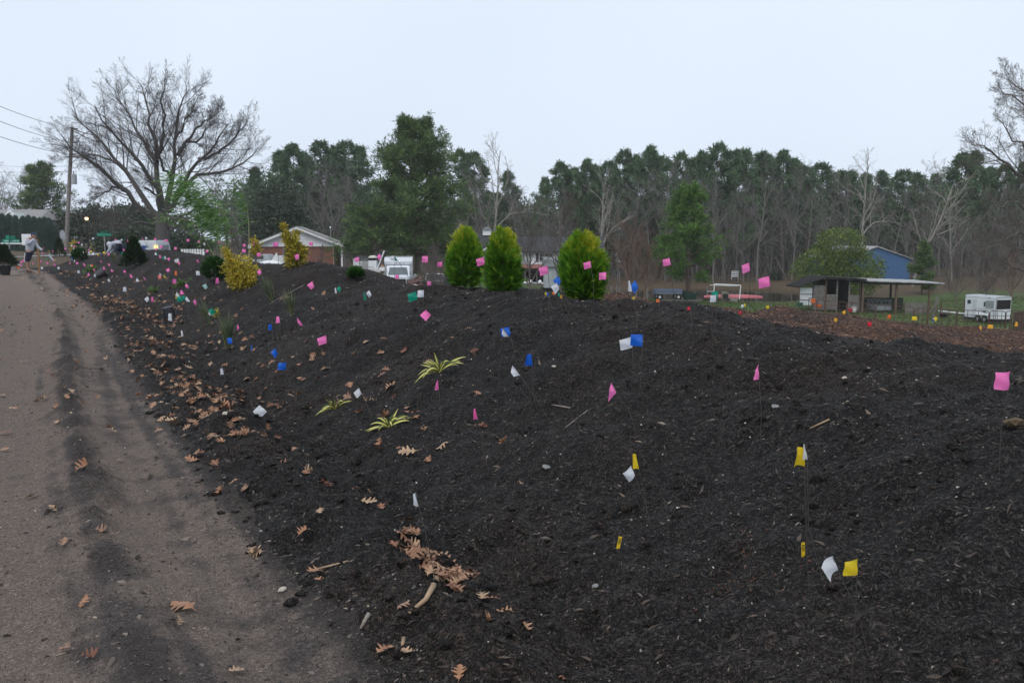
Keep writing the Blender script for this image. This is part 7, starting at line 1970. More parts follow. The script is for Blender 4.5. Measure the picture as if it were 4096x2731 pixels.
big_leaf = [  # (x, y, length in px of the photograph), zone
 (ZC, 1325, 1490, 160), (ZC, 1155, 1545, 100), (ZC, 1260, 1440, 100), (ZC, 940, 1420, 110), (ZC, 650, 1270, 150), (ZC, 720, 1225, 120), (ZC, 600, 1250, 110), (ZC, 690, 1340, 110), (ZC, 630, 1410, 90), (ZC, 850, 1530, 90), (ZC, 1490, 1320, 100), (ZC, 1735, 1305, 100), (ZC, 1335, 1180, 60), (ZC, 840, 935, 90), (ZC, 1370, 900, 100), (ZC, 1340, 1000, 110), (ZC, 985, 950, 70), (ZC, 1790, 975, 70), (ZC, 2140, 1065, 120), (ZC, 2135, 1120, 110), (ZC, 2260, 1250, 90), (ZC, 1520, 1180, 60), (ZC, 945, 1110, 60), (ZC, 640, 685, 70), (ZC, 440, 770, 110), (ZC, 520, 860, 130), (ZC, 310, 720, 70), (ZC, 230, 640, 100), (ZC, 560, 600, 70),
 (zone(1200, 1380, 2.57), 1465, 1050, 190), (zone(1200, 1380, 2.57), 1110, 1145, 230), (zone(1200, 1380, 2.57), 1318, 1180, 90), (zone(1200, 1380, 2.57), 2085, 1080, 170), (zone(1200, 1380, 2.57), 1870, 850, 110), (zone(1200, 1380, 2.57), 1190, 770, 170), (zone(1200, 1380, 2.57), 1095, 660, 140), (zone(1200, 1380, 2.57), 930, 480, 160), (zone(1200, 1380, 2.57), 705, 600, 160), (zone(1200, 1380, 2.57), 585, 590, 110), (zone(1200, 1380, 2.57), 615, 735, 130), (zone(1200, 1380, 2.57), 260, 275, 110), (zone(1200, 1380, 2.57), 130, 110, 120), (zone(1200, 1380, 2.57), 130, 165, 100), (zone(1200, 1380, 2.57), 1070, 90, 110), (zone(1200, 1380, 2.57), 830, 85, 90), (zone(1200, 1380, 2.57), 115, 645, 90), (zone(1200, 1380, 2.57), 255, 1380, 150), (zone(1200, 1380, 2.57), 295, 1460, 130), (zone(1200, 1380, 2.57), 565, 1490, 90), (zone(1200, 1380, 2.57), 85, 1320, 140), (zone(1200, 1380, 2.57), 1825, 505, 90), (zone(1200, 1380, 2.57), 340, 665, 100), (zone(1200, 1380, 2.57), 2280, 1490, 110),
 (zone(1000, 1700, 2.24), 700, 550, 130), (zone(1000, 1700, 2.24), 670, 485, 140), (zone(1000, 1700, 2.24), 1080, 690, 140), (zone(1000, 1700, 2.24), 1060, 745, 190), (zone(1000, 1700, 2.24), 1180, 840, 110), (zone(1000, 1700, 2.24), 630, 845, 120), (zone(1000, 1700, 2.24), 470, 1070, 130), (zone(1000, 1700, 2.24), 600, 1345, 230), (zone(1000, 1700, 2.24), 630, 1440, 160), (zone(1000, 1700, 2.24), 60, 1170, 130), (zone(1000, 1700, 2.24), 1290, 1080, 150), (zone(1000, 1700, 2.24), 1500, 1020, 150), (zone(1000, 1700, 2.24), 1490, 1090, 150), (zone(1000, 1700, 2.24), 1440, 1150, 140), (zone(1000, 1700, 2.24), 1550, 1200, 150), (zone(1000, 1700, 2.24), 1640, 1270, 140), (zone(1000, 1700, 2.24), 1800, 1250, 190), (zone(1000, 1700, 2.24), 1700, 1330, 150), (zone(1000, 1700, 2.24), 1770, 1390, 160), (zone(1000, 1700, 2.24), 1880, 1370, 150), (zone(1000, 1700, 2.24), 1950, 1420, 170), (zone(1000, 1700, 2.24), 1820, 1480, 200), (zone(1000, 1700, 2.24), 1560, 1240, 150), (zone(1000, 1700, 2.24), 1900, 1470, 140), (zone(1000, 1700, 2.24), 1420, 1200, 120), (zone(1000, 1700, 2.24), 280, 330, 190), (zone(1000, 1700, 2.24), 400, 210, 140), (zone(1000, 1700, 2.24), 130, 115, 120), (zone(1000, 1700, 2.24), 240, 130, 90), (zone(1000, 1700, 2.24), 510, 440, 130), (zone(1000, 1700, 2.24), 1590, 310, 80), (zone(1000, 1700, 2.24), 2080, 20, 110),
 (zone(1200, 2000, 1.96), 660, 1175, 210), (zone(1200, 2000, 1.96), 1610, 960, 170), (zone(1200, 2000, 1.96), 1770, 1060, 150), (zone(1200, 2000, 1.96), 805, 910, 80), (zone(1200, 2000, 1.96), 1510, 855, 90), (zone(1200, 2000, 1.96), 2065, 1400, 100), (zone(1200, 2000, 1.96), 1480, 960, 60), (zone(1200, 2000, 1.96), 850, 1220, 60), (zone(1200, 2000, 1.96), 1430, 815, 90), (zone(1200, 2000, 1.96), 1250, 1380, 90),
 (zone(0, 2000, 1.96), 1440, 870, 320), (zone(0, 2000, 1.96), 1850, 1370, 140), (zone(0, 2000, 1.96), 1980, 435, 170), (zone(0, 2000, 1.96), 650, 845, 80), (zone(0, 2000, 1.96), 415, 95, 100), (zone(0, 2000, 1.96), 515, 1215, 130), (zone(0, 2000, 1.96), 500, 365, 90), (zone(0, 2000, 1.96), 795, 285, 60), (zone(0, 2000, 1.96), 1400, 980, 50), (zone(0, 2000, 1.96), 700, 1275, 50),
 (zone(0, 1400, 2.24), 2050, 610, 180), (zone(0, 1400, 2.24), 1990, 520, 130), (zone(0, 1400, 2.24), 1900, 560, 140), (zone(0, 1400, 2.24), 1830, 600, 130), (zone(0, 1400, 2.24), 2110, 640, 120), (zone(0, 1400, 2.24), 1540, 650, 130), (zone(0, 1400, 2.24), 1530, 590, 110), (zone(0, 1400, 2.24), 1655, 785, 110), (zone(0, 1400, 2.24), 1850, 755, 110), (zone(0, 1400, 2.24), 2100, 765, 110), (zone(0, 1400, 2.24), 1770, 930, 70), (zone(0, 1400, 2.24), 1795, 965, 70), (zone(0, 1400, 2.24), 1930, 1045, 130), (zone(0, 1400, 2.24), 2090, 1165, 100), (zone(0, 1400, 2.24), 2200, 1260, 130), (zone(0, 1400, 2.24), 1970, 1300, 140), (zone(0, 1400, 2.24), 740, 1080, 160), (zone(0, 1400, 2.24), 985, 712, 100), (zone(0, 1400, 2.24), 1000, 750, 120), (zone(0, 1400, 2.24), 510, 675, 80), (zone(0, 1400, 2.24), 290, 1325, 160), (zone(0, 1400, 2.24), 480, 1450, 120), (zone(0, 1400, 2.24), 1420, 748, 90), (zone(0, 1400, 2.24), 1080, 1015, 110), (zone(0, 1400, 2.24), 640, 390, 100), (zone(0, 1400, 2.24), 580, 355, 60), (zone(0, 1400, 2.24), 865, 445, 80), (zone(0, 1400, 2.24), 50, 765, 130), (zone(0, 1400, 2.24), 40, 915, 90), (zone(0, 1400, 2.24), 30, 420, 70), (zone(0, 1400, 2.24), 220, 122, 80), (zone(0, 1400, 2.24), 765, 28, 50), (zone(0, 1400, 2.24), 910, 190, 80), (zone(0, 1400, 2.24), 760, 492, 70), (zone(0, 1400, 2.24), 500, 530, 70), (zone(0, 1400, 2.24), 690, 188, 70), (zone(0, 1400, 2.24), 480, 235, 70), (zone(0, 1400, 2.24), 600, 440, 70), (zone(0, 1400, 2.24), 1690, 450, 90), (zone(0, 1400, 2.24), 1340, 450, 110), (zone(0, 1400, 2.24), 2070, 440, 100), (zone(0, 1400, 2.24), 2150, 385, 100)]
n_leaf = 0
def put_leaf(p, size, zone_lab, grp, i=None, j=None, am=.24, nrm=None):
    global n_leaf
    i = int(rgl.integers(0, 6)) if i is None else i
    o = bpy.data.objects.new('oak_leaf', LEAFS[(i, int(rgl.choice([0, 0, 1, 2, 2, 3, 4, 5])) if j is None else j)])
    C.objects.link(o)
    M_ = orient(p, rgl.uniform(0, 2 * PI), rgl, am, nrm)
    o.matrix_world = Matrix.Translation(p + Vector((0, 0, .020 + size * .05))) @ M_ @ Matrix.Scale(size, 4)
    tag(o, zone_lab, 'leaf', grp)
    n_leaf += 1
def leaf_label(p):
    s = float(toe_st(p.x, p.y)[0][0])
    if s < 0.0: return 'curled brown oak leaf lying on the dirt track', 'fallen leaves on the track'
    if s < 1.35: return 'brown oak leaf caught in the furrow at the foot of the berm', 'fallen leaves in the furrow'
    return 'brown oak leaf lying on the dark mulch of the berm face', 'fallen leaves on the berm'
for zf, x, y, px in big_leaf:
    X, Y_ = zf(x, y); p = hit(X, Y_)
    sc_ = getattr(zf, '__closure__')[2].cell_contents if False else None
    zs = [c.cell_contents for c in zf.__closure__]; s_zoom = zs[2] if len(zs) > 2 else 1
    size = min(.14, max(.07, px / s_zoom * p.y / F * .92))
    put_leaf(p, size, *leaf_label(p))
# leaves drifted along the furrow
T0 = toe_st(*[np.array([v]) for v in ground0(900, 1568)])[1][0]
def toe_point(t, s):
    t = np.clip(t, 0, seg_s[-1] + seg_l[-1] - .01); i = int(np.searchsorted(seg_s, t, 'right') - 1); u = (t - seg_s[i]) / seg_l[i]
    b = seg_a[i] + seg_d[i] * u; n_ = np.array([seg_d[i][1], -seg_d[i][0]]) / seg_l[i]
    return b + n_ * s
cand = []
while len(cand) < 300 - len(big_leaf):
    t = T0 + rgl.uniform(2.2, 15.5); c_ = (t - T0 - 2) / 13
    s = rgl.choice([rgl.normal(.22, .12), rgl.normal(.9, .22), rgl.normal(1.5, .45)], p=[.38, .44, .18])
    xy = toe_point(t, s)
    if vnoise(np.array([xy[0] / .7]), np.array([xy[1] / .7]), 55)[0] < -.12: continue
    cand.append(xy)
cand = np.array(cand)
for xy, z_, n_ in zip(cand, Hf(cand[:, 0], cand[:, 1]), normals(cand[:, 0], cand[:, 1], .08)):
    p = Vector((xy[0], xy[1], z_))
    put_leaf(p, rgl.uniform(.06, .11), *leaf_label(p), nrm=n_)
# the rest of the drift, beyond counting
V_, F_ , T_ = [], [], []
srcs = []
for i in (0, 1, 2, 3, 5):
    me = LEAFS[(i, 0)]; vv = np.array([v.co[:] for v in me.vertices]); ns = (len(vv) - 4) // 5
    keep = np.array([k_ * 5 + c_ for k_ in range(ns) for c_ in (0, 2, 4)])          # lighter copies: edge, midrib, edge
    srcs.append((vv[keep], [(k_ * 3 + c_, k_ * 3 + c_ + 1, k_ * 3 + c_ + 4, k_ * 3 + c_ + 3) for k_ in range(ns - 1) for c_ in (0, 1)]))
k0 = 0; FF = []
def litter(n, tlo, thi, smu, ssd, sz):
    global k0
    XY = np.array([toe_point(T0 + rgl.uniform(tlo, thi), rgl.normal(smu, ssd)) for _ in range(n)])
    XY = XY[vnoise(XY[:, 0] / .9, XY[:, 1] / .9, 56) > -.1]
    ZZ = Hf(XY[:, 0], XY[:, 1]) + .02; NN = normals(XY[:, 0], XY[:, 1], .08)
    for xy, z_, n_ in zip(XY, ZZ, NN):
        p = Vector((xy[0], xy[1], z_ + .012)); M_ = np.array(orient(p, rgl.uniform(0, 2 * PI), rgl, .45, n_))[:3, :3]
        v, f = srcs[int(rgl.integers(0, 5))]; s_ = rgl.uniform(*sz)
        V_.append((v * s_) @ M_.T + np.array(p)); FF.extend(np.array(f) + k0); k0 += len(v); T_.append(np.full(len(v), rgl.uniform(0, 1)))
litter(760, 5.5, 22, .72, .38, (.05, .095))
litter(260, 4, 14, .30, .16, (.05, .095))
litter(300, 15, 40, .7, .8, (.09, .15))
litter(90, 4, 24, 2.2, .8, (.06, .11))
litter(70, 5, 20, -1.0, .9, (.06, .11))
for u_ in np.linspace(0, 1, 52):                                       # the thick pocket of leaves low in the furrow
    g_ = hit((930 + 140 * u_ + rgl.normal(0, 14)) * KQ, (1238 + 112 * u_ + rgl.normal(0, 11)) * KQ)
    p = g_ + Vector((0, 0, rgl.uniform(.012, .035))); M_ = np.array(orient(p, rgl.uniform(0, 2 * PI), rgl, .2))[:3, :3]
    v, f = srcs[int(rgl.integers(0, 5))]; s_ = rgl.uniform(.07, .115)
    V_.append((v * s_) @ M_.T + np.array(p)); FF.extend(np.array(f) + k0); k0 += len(v); T_.append(np.full(len(v), rgl.uniform(0, 1)))
M_litter = tone_mat('oak_leaf_litter', [(0.0, (0.08, 0.035, 0.022)), (0.3, (0.19, 0.092, 0.052)), (0.65, (0.29, 0.155, 0.09)), (0.88, (0.36, 0.22, 0.135)), (1.0, (0.46, 0.33, 0.22))], .6)
o = np_mesh('oak_leaf_drift', np.vstack(V_), np.array(FF), M_litter, tone=np.concatenate(T_), smooth=True)
tag(o, 'drift of brown oak leaves along the far foot of the berm', 'leaf litter', kind='stuff')

# grasses (needs the leaf builder)
grass_tuft('blue-green grass tuft on the berm face below the yellow bush, upper one', 627, 694, 62, 90, 81, (-.35, 0))
grass_tuft('blue-green grass tuft on the berm face, right of the upper tuft', 671, 725, 62, 80, 82, (-.2, 0))
grass_tuft('leaning grass tuft with rusty base beside the green flag', 482, 745, 60, 70, 83, (-.35, 0), rust=True)
grass_tuft('tall wispy grass tuft behind a blue flag', 526, 806, 85, 110, 84, (-.05, 0), rust=True)
grass_tuft('small dry weed tuft left of the black pot at far berm', 262, 603, 26, 40, 85)

# ------------------------------------------------------------------ yuccas: strap leaves, each a part
def yucca_mat():
    m, t, b = _princ('yucca_leaf')
    a_ = N(t, 'ShaderNodeAttribute', attribute_name='across')
    c = ramp(t, a_.outputs['Fac'], [(0.0, (0.05, 0.085, 0.03)), (0.24, (0.10, 0.13, 0.04)), (0.34, (0.60, 0.52, 0.10)), (0.66, (0.66, 0.60, 0.20)), (0.76, (0.10, 0.13, 0.04)), (1.0, (0.05, 0.085, 0.03))])
    t.links.new(c, b.inputs['Base Color']); b.inputs['Roughness'].default_value = .45
    return m
M_yucca = yucca_mat()
def yucca(label, xq, yq, tips, seed):
    """tips: pixel offsets (q) of leaf tips from the heart, with arch height"""
    g = hit(xq * KQ, yq * KQ); R_ = thing('yucca', label, 'plant', g); rg = np.random.default_rng(seed); k = g.y / 2010
    for (dx, dy, ar) in tips:
        tip = np.array([dx * k, rg.normal(-.03, .05), -dy * k])
        zt_ = Hz(g.x + tip[0], g.y + tip[1]) - g.z
        tip[2] = max(tip[2], zt_ + .01)
        n = 9; u = np.linspace(0, 1, n)
        c = np.outer(u, tip); c[:, 2] += ar * 4 * u * (1 - u) * k
        d = np.gradient(c, axis=0); d /= np.linalg.norm(d, axis=1, keepdims=True)
        s = np.cross(d, np.array([0.0, -.75, .66])); s /= np.linalg.norm(s, axis=1, keepdims=True) + 1e-9
        w = rg.uniform(.011, .016) * (np.sin(PI * np.clip(u * .86 + .12, 0, 1)) ** .6) * (1 - .85 * u ** 5)
        nn = np.cross(s, d)
        L5 = [c - s * w[:, None] + nn * (w * .5)[:, None], c - s * (w * .5)[:, None] + nn * (w * .12)[:, None], c, c + s * (w * .5)[:, None] + nn * (w * .12)[:, None], c + s * w[:, None] + nn * (w * .5)[:, None]]
        P = np.stack(L5, 1).reshape(-1, 3)
        f = np.array([(i * 5 + j, i * 5 + j + 1, (i + 1) * 5 + j + 1, (i + 1) * 5 + j) for i in range(n - 1) for j in range(4)])
        np_mesh('leaf', P, f, M_yucca, R_, attrs={'across': np.tile([0, .25, .5, .75, 1], n)}, smooth=True)
    return R_
yucca('topmost yellow-striped yucca with long leaves above a pink flag', 1010, 861, [(-12, -48, 2), (18, -30, 4), (62, -36, 8), (50, -28, 6), (58, -22, 10), (-40, -22, 6), (-45, -18, 4), (-55, 22, 14), (-40, 20, 12), (-52, 8, 12), (-30, -6, 14), (-22, -30, 4), (-34, -26, 8), (36, -20, 6), (8, -26, 6), (-6, 12, 10), (-24, 24, 18), (-38, 12, 16), (22, -22, 12), (-16, -20, 10), (-60, 26, 10), (44, -14, 8)], 91)
yucca('small yellow-striped yucca left, beside a white flag', 770, 940, [(-14, -34, 2), (4, -34, 2), (22, -22, 10), (36, -18, 6), (42, -14, 6), (-44, 12, 8), (-34, 14, 10), (-28, 2, 12), (-22, 20, 8), (30, -4, 8), (-36, 4, 6), (-10, -16, 6), (12, -14, 8), (38, -10, 4), (-46, 16, 4), (18, 2, 8), (-12, -24, 3)], 92)
yucca('lower yellow-striped yucca with dead leaves in its heart', 893, 980, [(22, -44, 2), (12, -32, 4), (-28, -22, 8), (-40, -12, 8), (-56, 8, 6), (-54, 16, 6), (40, -16, 8), (52, -18, 6), (48, -8, 10), (44, 0, 12), (10, 14, 12), (-24, 24, 10), (-36, 12, 6), (30, -24, 8), (-10, -26, 6), (36, 6, 8), (-14, -18, 8), (58, -22, 4), (26, -12, 14)], 93)
for (xq, yq, sz) in ((945, 962, .16), (886, 966, .12), (778, 948, .12), (800, 925, .12)):
    p = hit(xq * KQ, yq * KQ); put_leaf(p + Vector((0, 0, .03)), sz, 'brown oak leaf caught against a yellow-striped yucca', 'fallen leaves at the yuccas', am=.6)

# ------------------------------------------------------------------ plastic pots
M_pot = mat('black_nursery_pot', (.020, .021, .024), .4, .25, 12.0)
def pot(label, xq, yq, h, r, tilt, rz, name='nursery_pot', soil=True):
    g = hit(xq * KQ, yq * KQ); R_ = thing(name, label, 'pot', g + Vector((0, 0, r * .35 * abs(math.sin(tilt)))), 0)
    R_.rotation_euler = (0, tilt, rz)
    n = 20
    MB().lathe([(r * .74, 0), (r * .78, h * .1), (r * .95, h * .9), (r * 1.06, h * .9), (r * 1.06, h), (r * .96, h), (r * .92, h * .85), (r * .7, h * .06), (.01, h * .05)], n, cap=False).build('shell', M_pot, R_, smooth=False)
    MB().lathe([(.01, 0), (r * .74, 0)], n, cap=False).build('bottom', M_pot, R_)
    return R_
pot('upside-down black nursery pot standing on the berm face', 386, 735, .26, .13, PI - .18, .6).location.z += .25
pot('toppled black nursery pot with green plant at far berm foot', 222, 640, .34, .19, 1.0, .5)
# potted conifer on the track
gp_ = hit(12 * KQ, 632 * KQ)
R = thing('potted_conifer', 'dark conifer in a black pot standing on the track, left edge', 'potted plant', gp_)
kk = gp_.y / 2010
MB().lathe([(12 * kk * .8, 0), (14 * kk, 20 * kk), (15 * kk, 20 * kk), (15 * kk, 23 * kk), (13 * kk, 23 * kk)], 18).build('pot', M_pot, R)
cf = conifer('tmp', 'conifer', 12, 632, 578, 42, 48, M_dkcon, 0, n=1100, shape='cone', ln=.15)
for c_ in list(cf.children):
    c_.parent = R; c_.location = (0, 0, 20 * kk); c_.scale = (1, 1, .85)
bpy.data.objects.remove(cf)

# ------------------------------------------------------------------ sticks and stones
M_stick = mat('dry_stick', (.34, .235, .145), .8, .25, 14.0, .3)
M_stickg = mat('grey_stick', (.22, .19, .16), .85, .3, 14.0, .3)
def stick(label, pts, r, m=M_stick):
    P = [hit(x_ * KQ, y_ * KQ) + Vector((0, 0, r * .8)) for x_, y_ in pts]
    R_ = thing('stick', label, 'stick', P[0])
    MB().tube([tuple(p - P[0]) for p in P], [r * (1 - .45 * i / (len(P) - 1)) for i in range(len(P))][::-1], 7).build('stick', m, R_, smooth=True)
stick('thick tan bent stick lying below the leaf-filled furrow', [(940, 1425), (978, 1405), (997, 1384)], .013)
stick('short pale grey stick at the track edge near the bent stick', [(828, 1443), (848, 1426)], .010, M_stickg)
stick('short upright tan stick left of the large tan oak leaf', [(923, 1487), (927, 1455)], .009)
stick('grey twig lying right above the middle yucca', [(1268, 930), (1310, 935)], .007, M_stickg)
stick('dark twig beside the pink flag at mid berm', [(1290, 985), (1350, 940)], .006, M_stickg)
stick('long thin grey twig on the berm below the brick house', [(590, 715), (640, 690), (700, 655)], .007, M_stickg)
stick('thin twig lying across the track', [(715, 1300), (800, 1290)], .006)
stick('pale twig on the leaf mulch edge at right', [(1860, 985), (1905, 960)], .006)
M_stone = mat('pale_stone', (.42, .37, .31), .8, .2, 20.0, .3)
M_stoneg = mat('grey_stone', (.20, .20, .20), .8, .25, 20.0, .3)
for k, (xq, yq, s, m, lab) in enumerate([(1272, 853, .035, M_stone, 'pale stone right of the blue flag at mid berm'), (1255, 1072, .045, M_stoneg, 'grey jagged stone below the folded pink flag'), (955, 660, .055, M_stone, 'flat cream stone on the crest in front of the dark pickup'), (1367, 1340, .03, M_stoneg, 'grey sliver stone low on the berm face'),
        (1022, 1447, .02, M_stoneg, 'small white pebble right of the bent stick'), (648, 1358, .035, M_stone, 'cream bark chip on the track edge'), (2330, 985, .08, mat('brown_clod', (.09, .062, .035), .95, .3, 20., .5), 'brown clod at the right edge of the berm'), (1940, 870, .03, M_stone, 'cream stone near the far right pink flag'),
        (520, 965, .05, M_stone, 'pale wood chip in the furrow drift'), (600, 1222, .02, M_stoneg, 'white scrap on the track edge'), (475, 1133, .018, M_stoneg, 'tiny white pebble on the track'), (1780, 940, .04, M_stoneg, 'grey broken stone on the upper right berm')]):
    g = hit(xq * KQ, yq * KQ); rg = np.random.default_rng(700 + k)
    R_ = bmesh.new(); bmesh.ops.create_icosphere(R_, subdivisions=2, radius=s * .55)
    for v in R_.verts: v.co *= rg.uniform(.8, 1.15); v.co.z *= .55; v.co.x *= 1.3
    me = bpy.data.meshes.new('stone'); R_.to_mesh(me); R_.free(); me.materials.append(m)
    o = bpy.data.objects.new('stone', me); C.objects.link(o); o.location = g + Vector((0, 0, s * .2)); o.rotation_euler = (rg.normal(0, .2), rg.normal(0, .2), rg.uniform(0, 6))
    tag(o, lab, 'stone')
# holes and red bark patches beside the plants
V_, x, y = None, [], []
for (xq, yq, n, sp) in ((1690, 1340, 110, .09), (690, 640, 500, .35), (1720, 1250, 40, .05), (1440, 715, 120, .15), (1905, 1330, 50, .08)):
    g = hit(xq * KQ, yq * KQ); x += list(rng.normal(g.x, sp, n)); y += list(rng.normal(g.y, sp, n))
x, y = np.array(x), np.array(y)
M_redbark = tone_mat('red_bark_bits', [(0.0, (0.02, 0.010, 0.008)), (0.7, (0.06, 0.026, 0.016)), (1.0, (0.15, 0.07, 0.04))], .75)
scatter_shards('red_bark_bits', x, y, rng.uniform(.008, .02, len(x)), rng.uniform(.4, .9, len(x)), rng.uniform(.2, .5, len(x)), rng.uniform(0, 1, len(x)), M_redbark, .5, label='reddish potting bark spilled around planting spots', cat='bark')

# ------------------------------------------------------------------ marker flags: wire + flag, one thing each
def flag_mat(name, col):
    m, t, b = _princ(name)
    b.inputs['Base Color'].default_value = (*col, 1); b.inputs['Roughness'].default_value = .5
    tr = N(t, 'ShaderNodeBsdfTranslucent'); tr.inputs[0].default_value = (*col, 1)
    mxs = N(t, 'ShaderNodeMixShader'); mxs.inputs[0].default_value = .35
    t.links.new(b.outputs[0], mxs.inputs[1]); t.links.new(tr.outputs[0], mxs.inputs[2])
    t.links.new(mxs.outputs[0], t.nodes['Material Output'].inputs[0])
    return m
FM = {'pink': flag_mat('flag_pink', (1.0, .22, .56)), 'white': flag_mat('flag_white', (.74, .76, .80)), 'blue': flag_mat('flag_blue', (.010, .13, .62)), 'green': flag_mat('flag_green', (.0, .28, .18)),
      'yellow': flag_mat('flag_yellow', (.85, .62, .03)), 'orange': flag_mat('flag_orange', (.92, .20, .04)), 'red': flag_mat('flag_red', (.80, .02, .05)), 'teal': flag_mat('flag_teal', (.40, .62, .60)), 'amber': flag_mat('flag_amber', (.90, .45, .04)), 'salmon': flag_mat('flag_salmon', (.95, .22, .22))}
M_wire = mat('flag_wire', (.10, .085, .075), .5, .2, 30.0, metal=.4)
SH = {'sq': [(.5, .5), (.46, -.48), (-.5, -.44), (-.46, .44)], 'sl': [(.42, .56), (.52, -.34), (-.38, -.56), (-.52, .26)], 'di': [(0, .72), (.68, .02), (0, -.72), (-.70, .04)],
      'ki': [(.16, .62), (.48, -.12), (.02, -.64), (-.46, .08)], 'tri': [(-.22, .62), (.50, -.42), (-.10, -.50), (-.34, -.1)], 'nar': [(.02, .58), (.26, -.52), (-.20, -.50), (-.20, .52)],
      'tl': [(.30, .58), (.40, -.52), (-.34, -.50), (-.16, .54)], 'fold': [(-.05, .68), (.32, .02), (-.25, -.66), (-.18, .3)], 'sqr': [(-.44, .5), (-.36, -.5), (.50, -.46), (.46, .46)], 'trr': [(.2, .6), (.25, -.5), (-.15, -.6), (.0, .2)]}
rgf = np.random.default_rng(123)
FLAGS = []
def solve_flag(px, py, Bv, dv, size, L0):
    a, b = ray(px, py)
    Y = YS[YS < 62]
    bxo, bzo = Bv[0] * size + dv[0] * L0, Bv[1] * size + dv[1] * L0
    X, Z = a * Y + bxo, CAMZ + b * Y + bzo
    f = Z - Hm(X, Y)
    k = int(np.argmax(f < 0))
    if f[k] < 0 and k > 0: return Y[k], L0
    s_, _ = toe_st(X, Y)
    ok = (s_ > 1.5) & (s_ < 6.0)
    if not ok.any(): ok = np.ones(len(Y), bool)
    k = int(np.argmin(np.where(ok, f, 1e9)))
    return Y[k], L0 + max(0, f[k]) / max(.3, -dv[1])
def flag(px, py, col, shape=None, size=None, L0=None, label=None, Y=None, mirror=False, wpx=None, text=None):
    far = py < 1130 and px < 1200
    if shape is None: shape = str(rgf.choice(['sq', 'sl', 'ki', 'tl', 'di', 'tri'], p=[.26, .2, .2, .16, .08, .1]))
    sh = np.array(SH[shape], float) * rgf.uniform(.92, 1.08, (4, 2))
    if mirror: sh[:, 0] *= -1
    size = size or rgf.uniform(.088, .108)
    L0 = L0 or rgf.uniform(.20, .38)
    dv = sh[1] - sh[0]; dv = dv / np.linalg.norm(dv)
    dv[1] = min(dv[1], -.45); dv /= np.linalg.norm(dv)
    if Y is None: Y, L0 = solve_flag(px, py, sh[1], dv, size, L0)
    if wpx: size = wpx * Y / F
    c = at(px, py, Y)
    base = Vector((c.x + sh[1][0] * size + dv[0] * L0, Y, 0)); base.z = Hz(base.x, base.y)
    R_ = thing('marker_flag', label or '', 'flag', base)
    o = c - base
    A = Vector((o.x + sh[0][0] * size, 0, o.z + sh[0][1] * size)); B_ = Vector((o.x + sh[1][0] * size, 0, o.z + sh[1][1] * size))
    mid = B_ * .5 + Vector((rgf.normal(0, .012), rgf.normal(0, .012), 0))
    wr = .0016 + .00013 * Y
    tubes([(np.array([(0, 0, -.03), mid, B_, A]), np.full(4, wr))], 'wire', M_wire, R_)
    n = 6; P = []
    yaw = rgf.normal(0, .35); cu = rgf.normal(0, .22); cz = rgf.uniform(.3, .7); ck = rgf.normal(0, .22)
    for i in range(n):
        u = i / (n - 1)
        for j in range(n):
            v = j / (n - 1)
            top = sh[0] * (1 - u) + sh[3] * u; bot = sh[1] * (1 - u) + sh[2] * u
            q = top * (1 - v) + bot * v
            dep = yaw * u + cu * math.sin(PI * u) * 1.2 + .07 * math.sin(PI * v * 2 + u * 3) + ck * abs(u + .4 * v - cz)
            P.append((o.x + q[0] * size, dep * size - .0015, o.z + q[1] * size))
    f = np.array([(i * n + j, (i + 1) * n + j, (i + 1) * n + j + 1, i * n + j + 1) for i in range(n - 1) for j in range(n - 1)])
    fl = np_mesh('flag', np.array(P), f, FM[col], R_, smooth=True)
    if text:
        text_mesh(text, size * .25, M_grey, R_, (o.x - size * .02, -.012 - size * abs(yaw) * .5, o.z), (PI / 2, math.radians(20), 0), 'handwriting', mirror=True)
    FLAGS.append((R_, px, py, col, label))
    return Y
def fl(zf, lst, col, **kw):
    for e in lst:
        x, y = zf(e[0], e[1]); flag(x, y, col, *(e[2:]), **kw)
# far end of the berm
fl(ZA, [(1295, 705, 'sq'), (1225, 768, 'sl'), (1270, 790, 'ki'), (1082, 805, 'sl'), (873, 842), (703, 880, 'sl'), (633, 882), (600, 875), (713, 790), (1467, 825, 'ki'), (1413, 862, 'sl'), (1795, 893, 'sl'), (1663, 1013, 'ki'), (1795, 1063, 'ki'), (1395, 1070, 'tri'), (1277, 1045, 'sq'), (1150, 1042, 'tl'), (905, 1070, 'tl'), (782, 1045, 'sq'), (885, 993), (673, 1015, 'tl'), (643, 1025, 'sl'), (543, 1045, 'tl'), (348, 1080), (350, 1030), (385, 1005), (248, 1070), (1545, 1150, 'ki'), (1463, 1230, 'ki'), (1717, 1125, 'tl'), (1857, 1162, 'tri'), (2053, 1187, 'ki'), (2170, 1257, 'tri'), (1820, 772, 'sq'), (1897, 765, 'sq'), (2048, 822, 'tri'), (1907, 662, 'sq'), (2113, 678, 'sq'), (2300, 905, 'ki')], 'pink')
fl(ZA, [(1187, 755), (1355, 737, 'di'), (1373, 870), (1467, 868), (1543, 885, 'di'), (1215, 810, 'tl'), (2003, 660, 'sq'), (2152, 645, 'sq'), (2108, 875), (1193, 935, 'tri'), (1225, 1010), (690, 1125), (968, 1125, 'sq'), (1295, 1187, 'sqr'), (1493, 1077, 'tri'), (1682, 1125, 'nar'), (1557, 1250, 'sq'), (1795, 1322, 'ki'), (2063, 1475, 'tl'), (2275, 1318, 'tri'), (1535, 635, 'sq'), (315, 1062), (200, 1090), (235, 1117), (580, 955)], 'white')
fl(ZA, [(807, 835), (912, 985), (1505, 850), (1615, 897, 'ki'), (1718, 870, 'sq'), (2153, 668), (2210, 645, 'sq'), (2255, 697)], 'yellow')
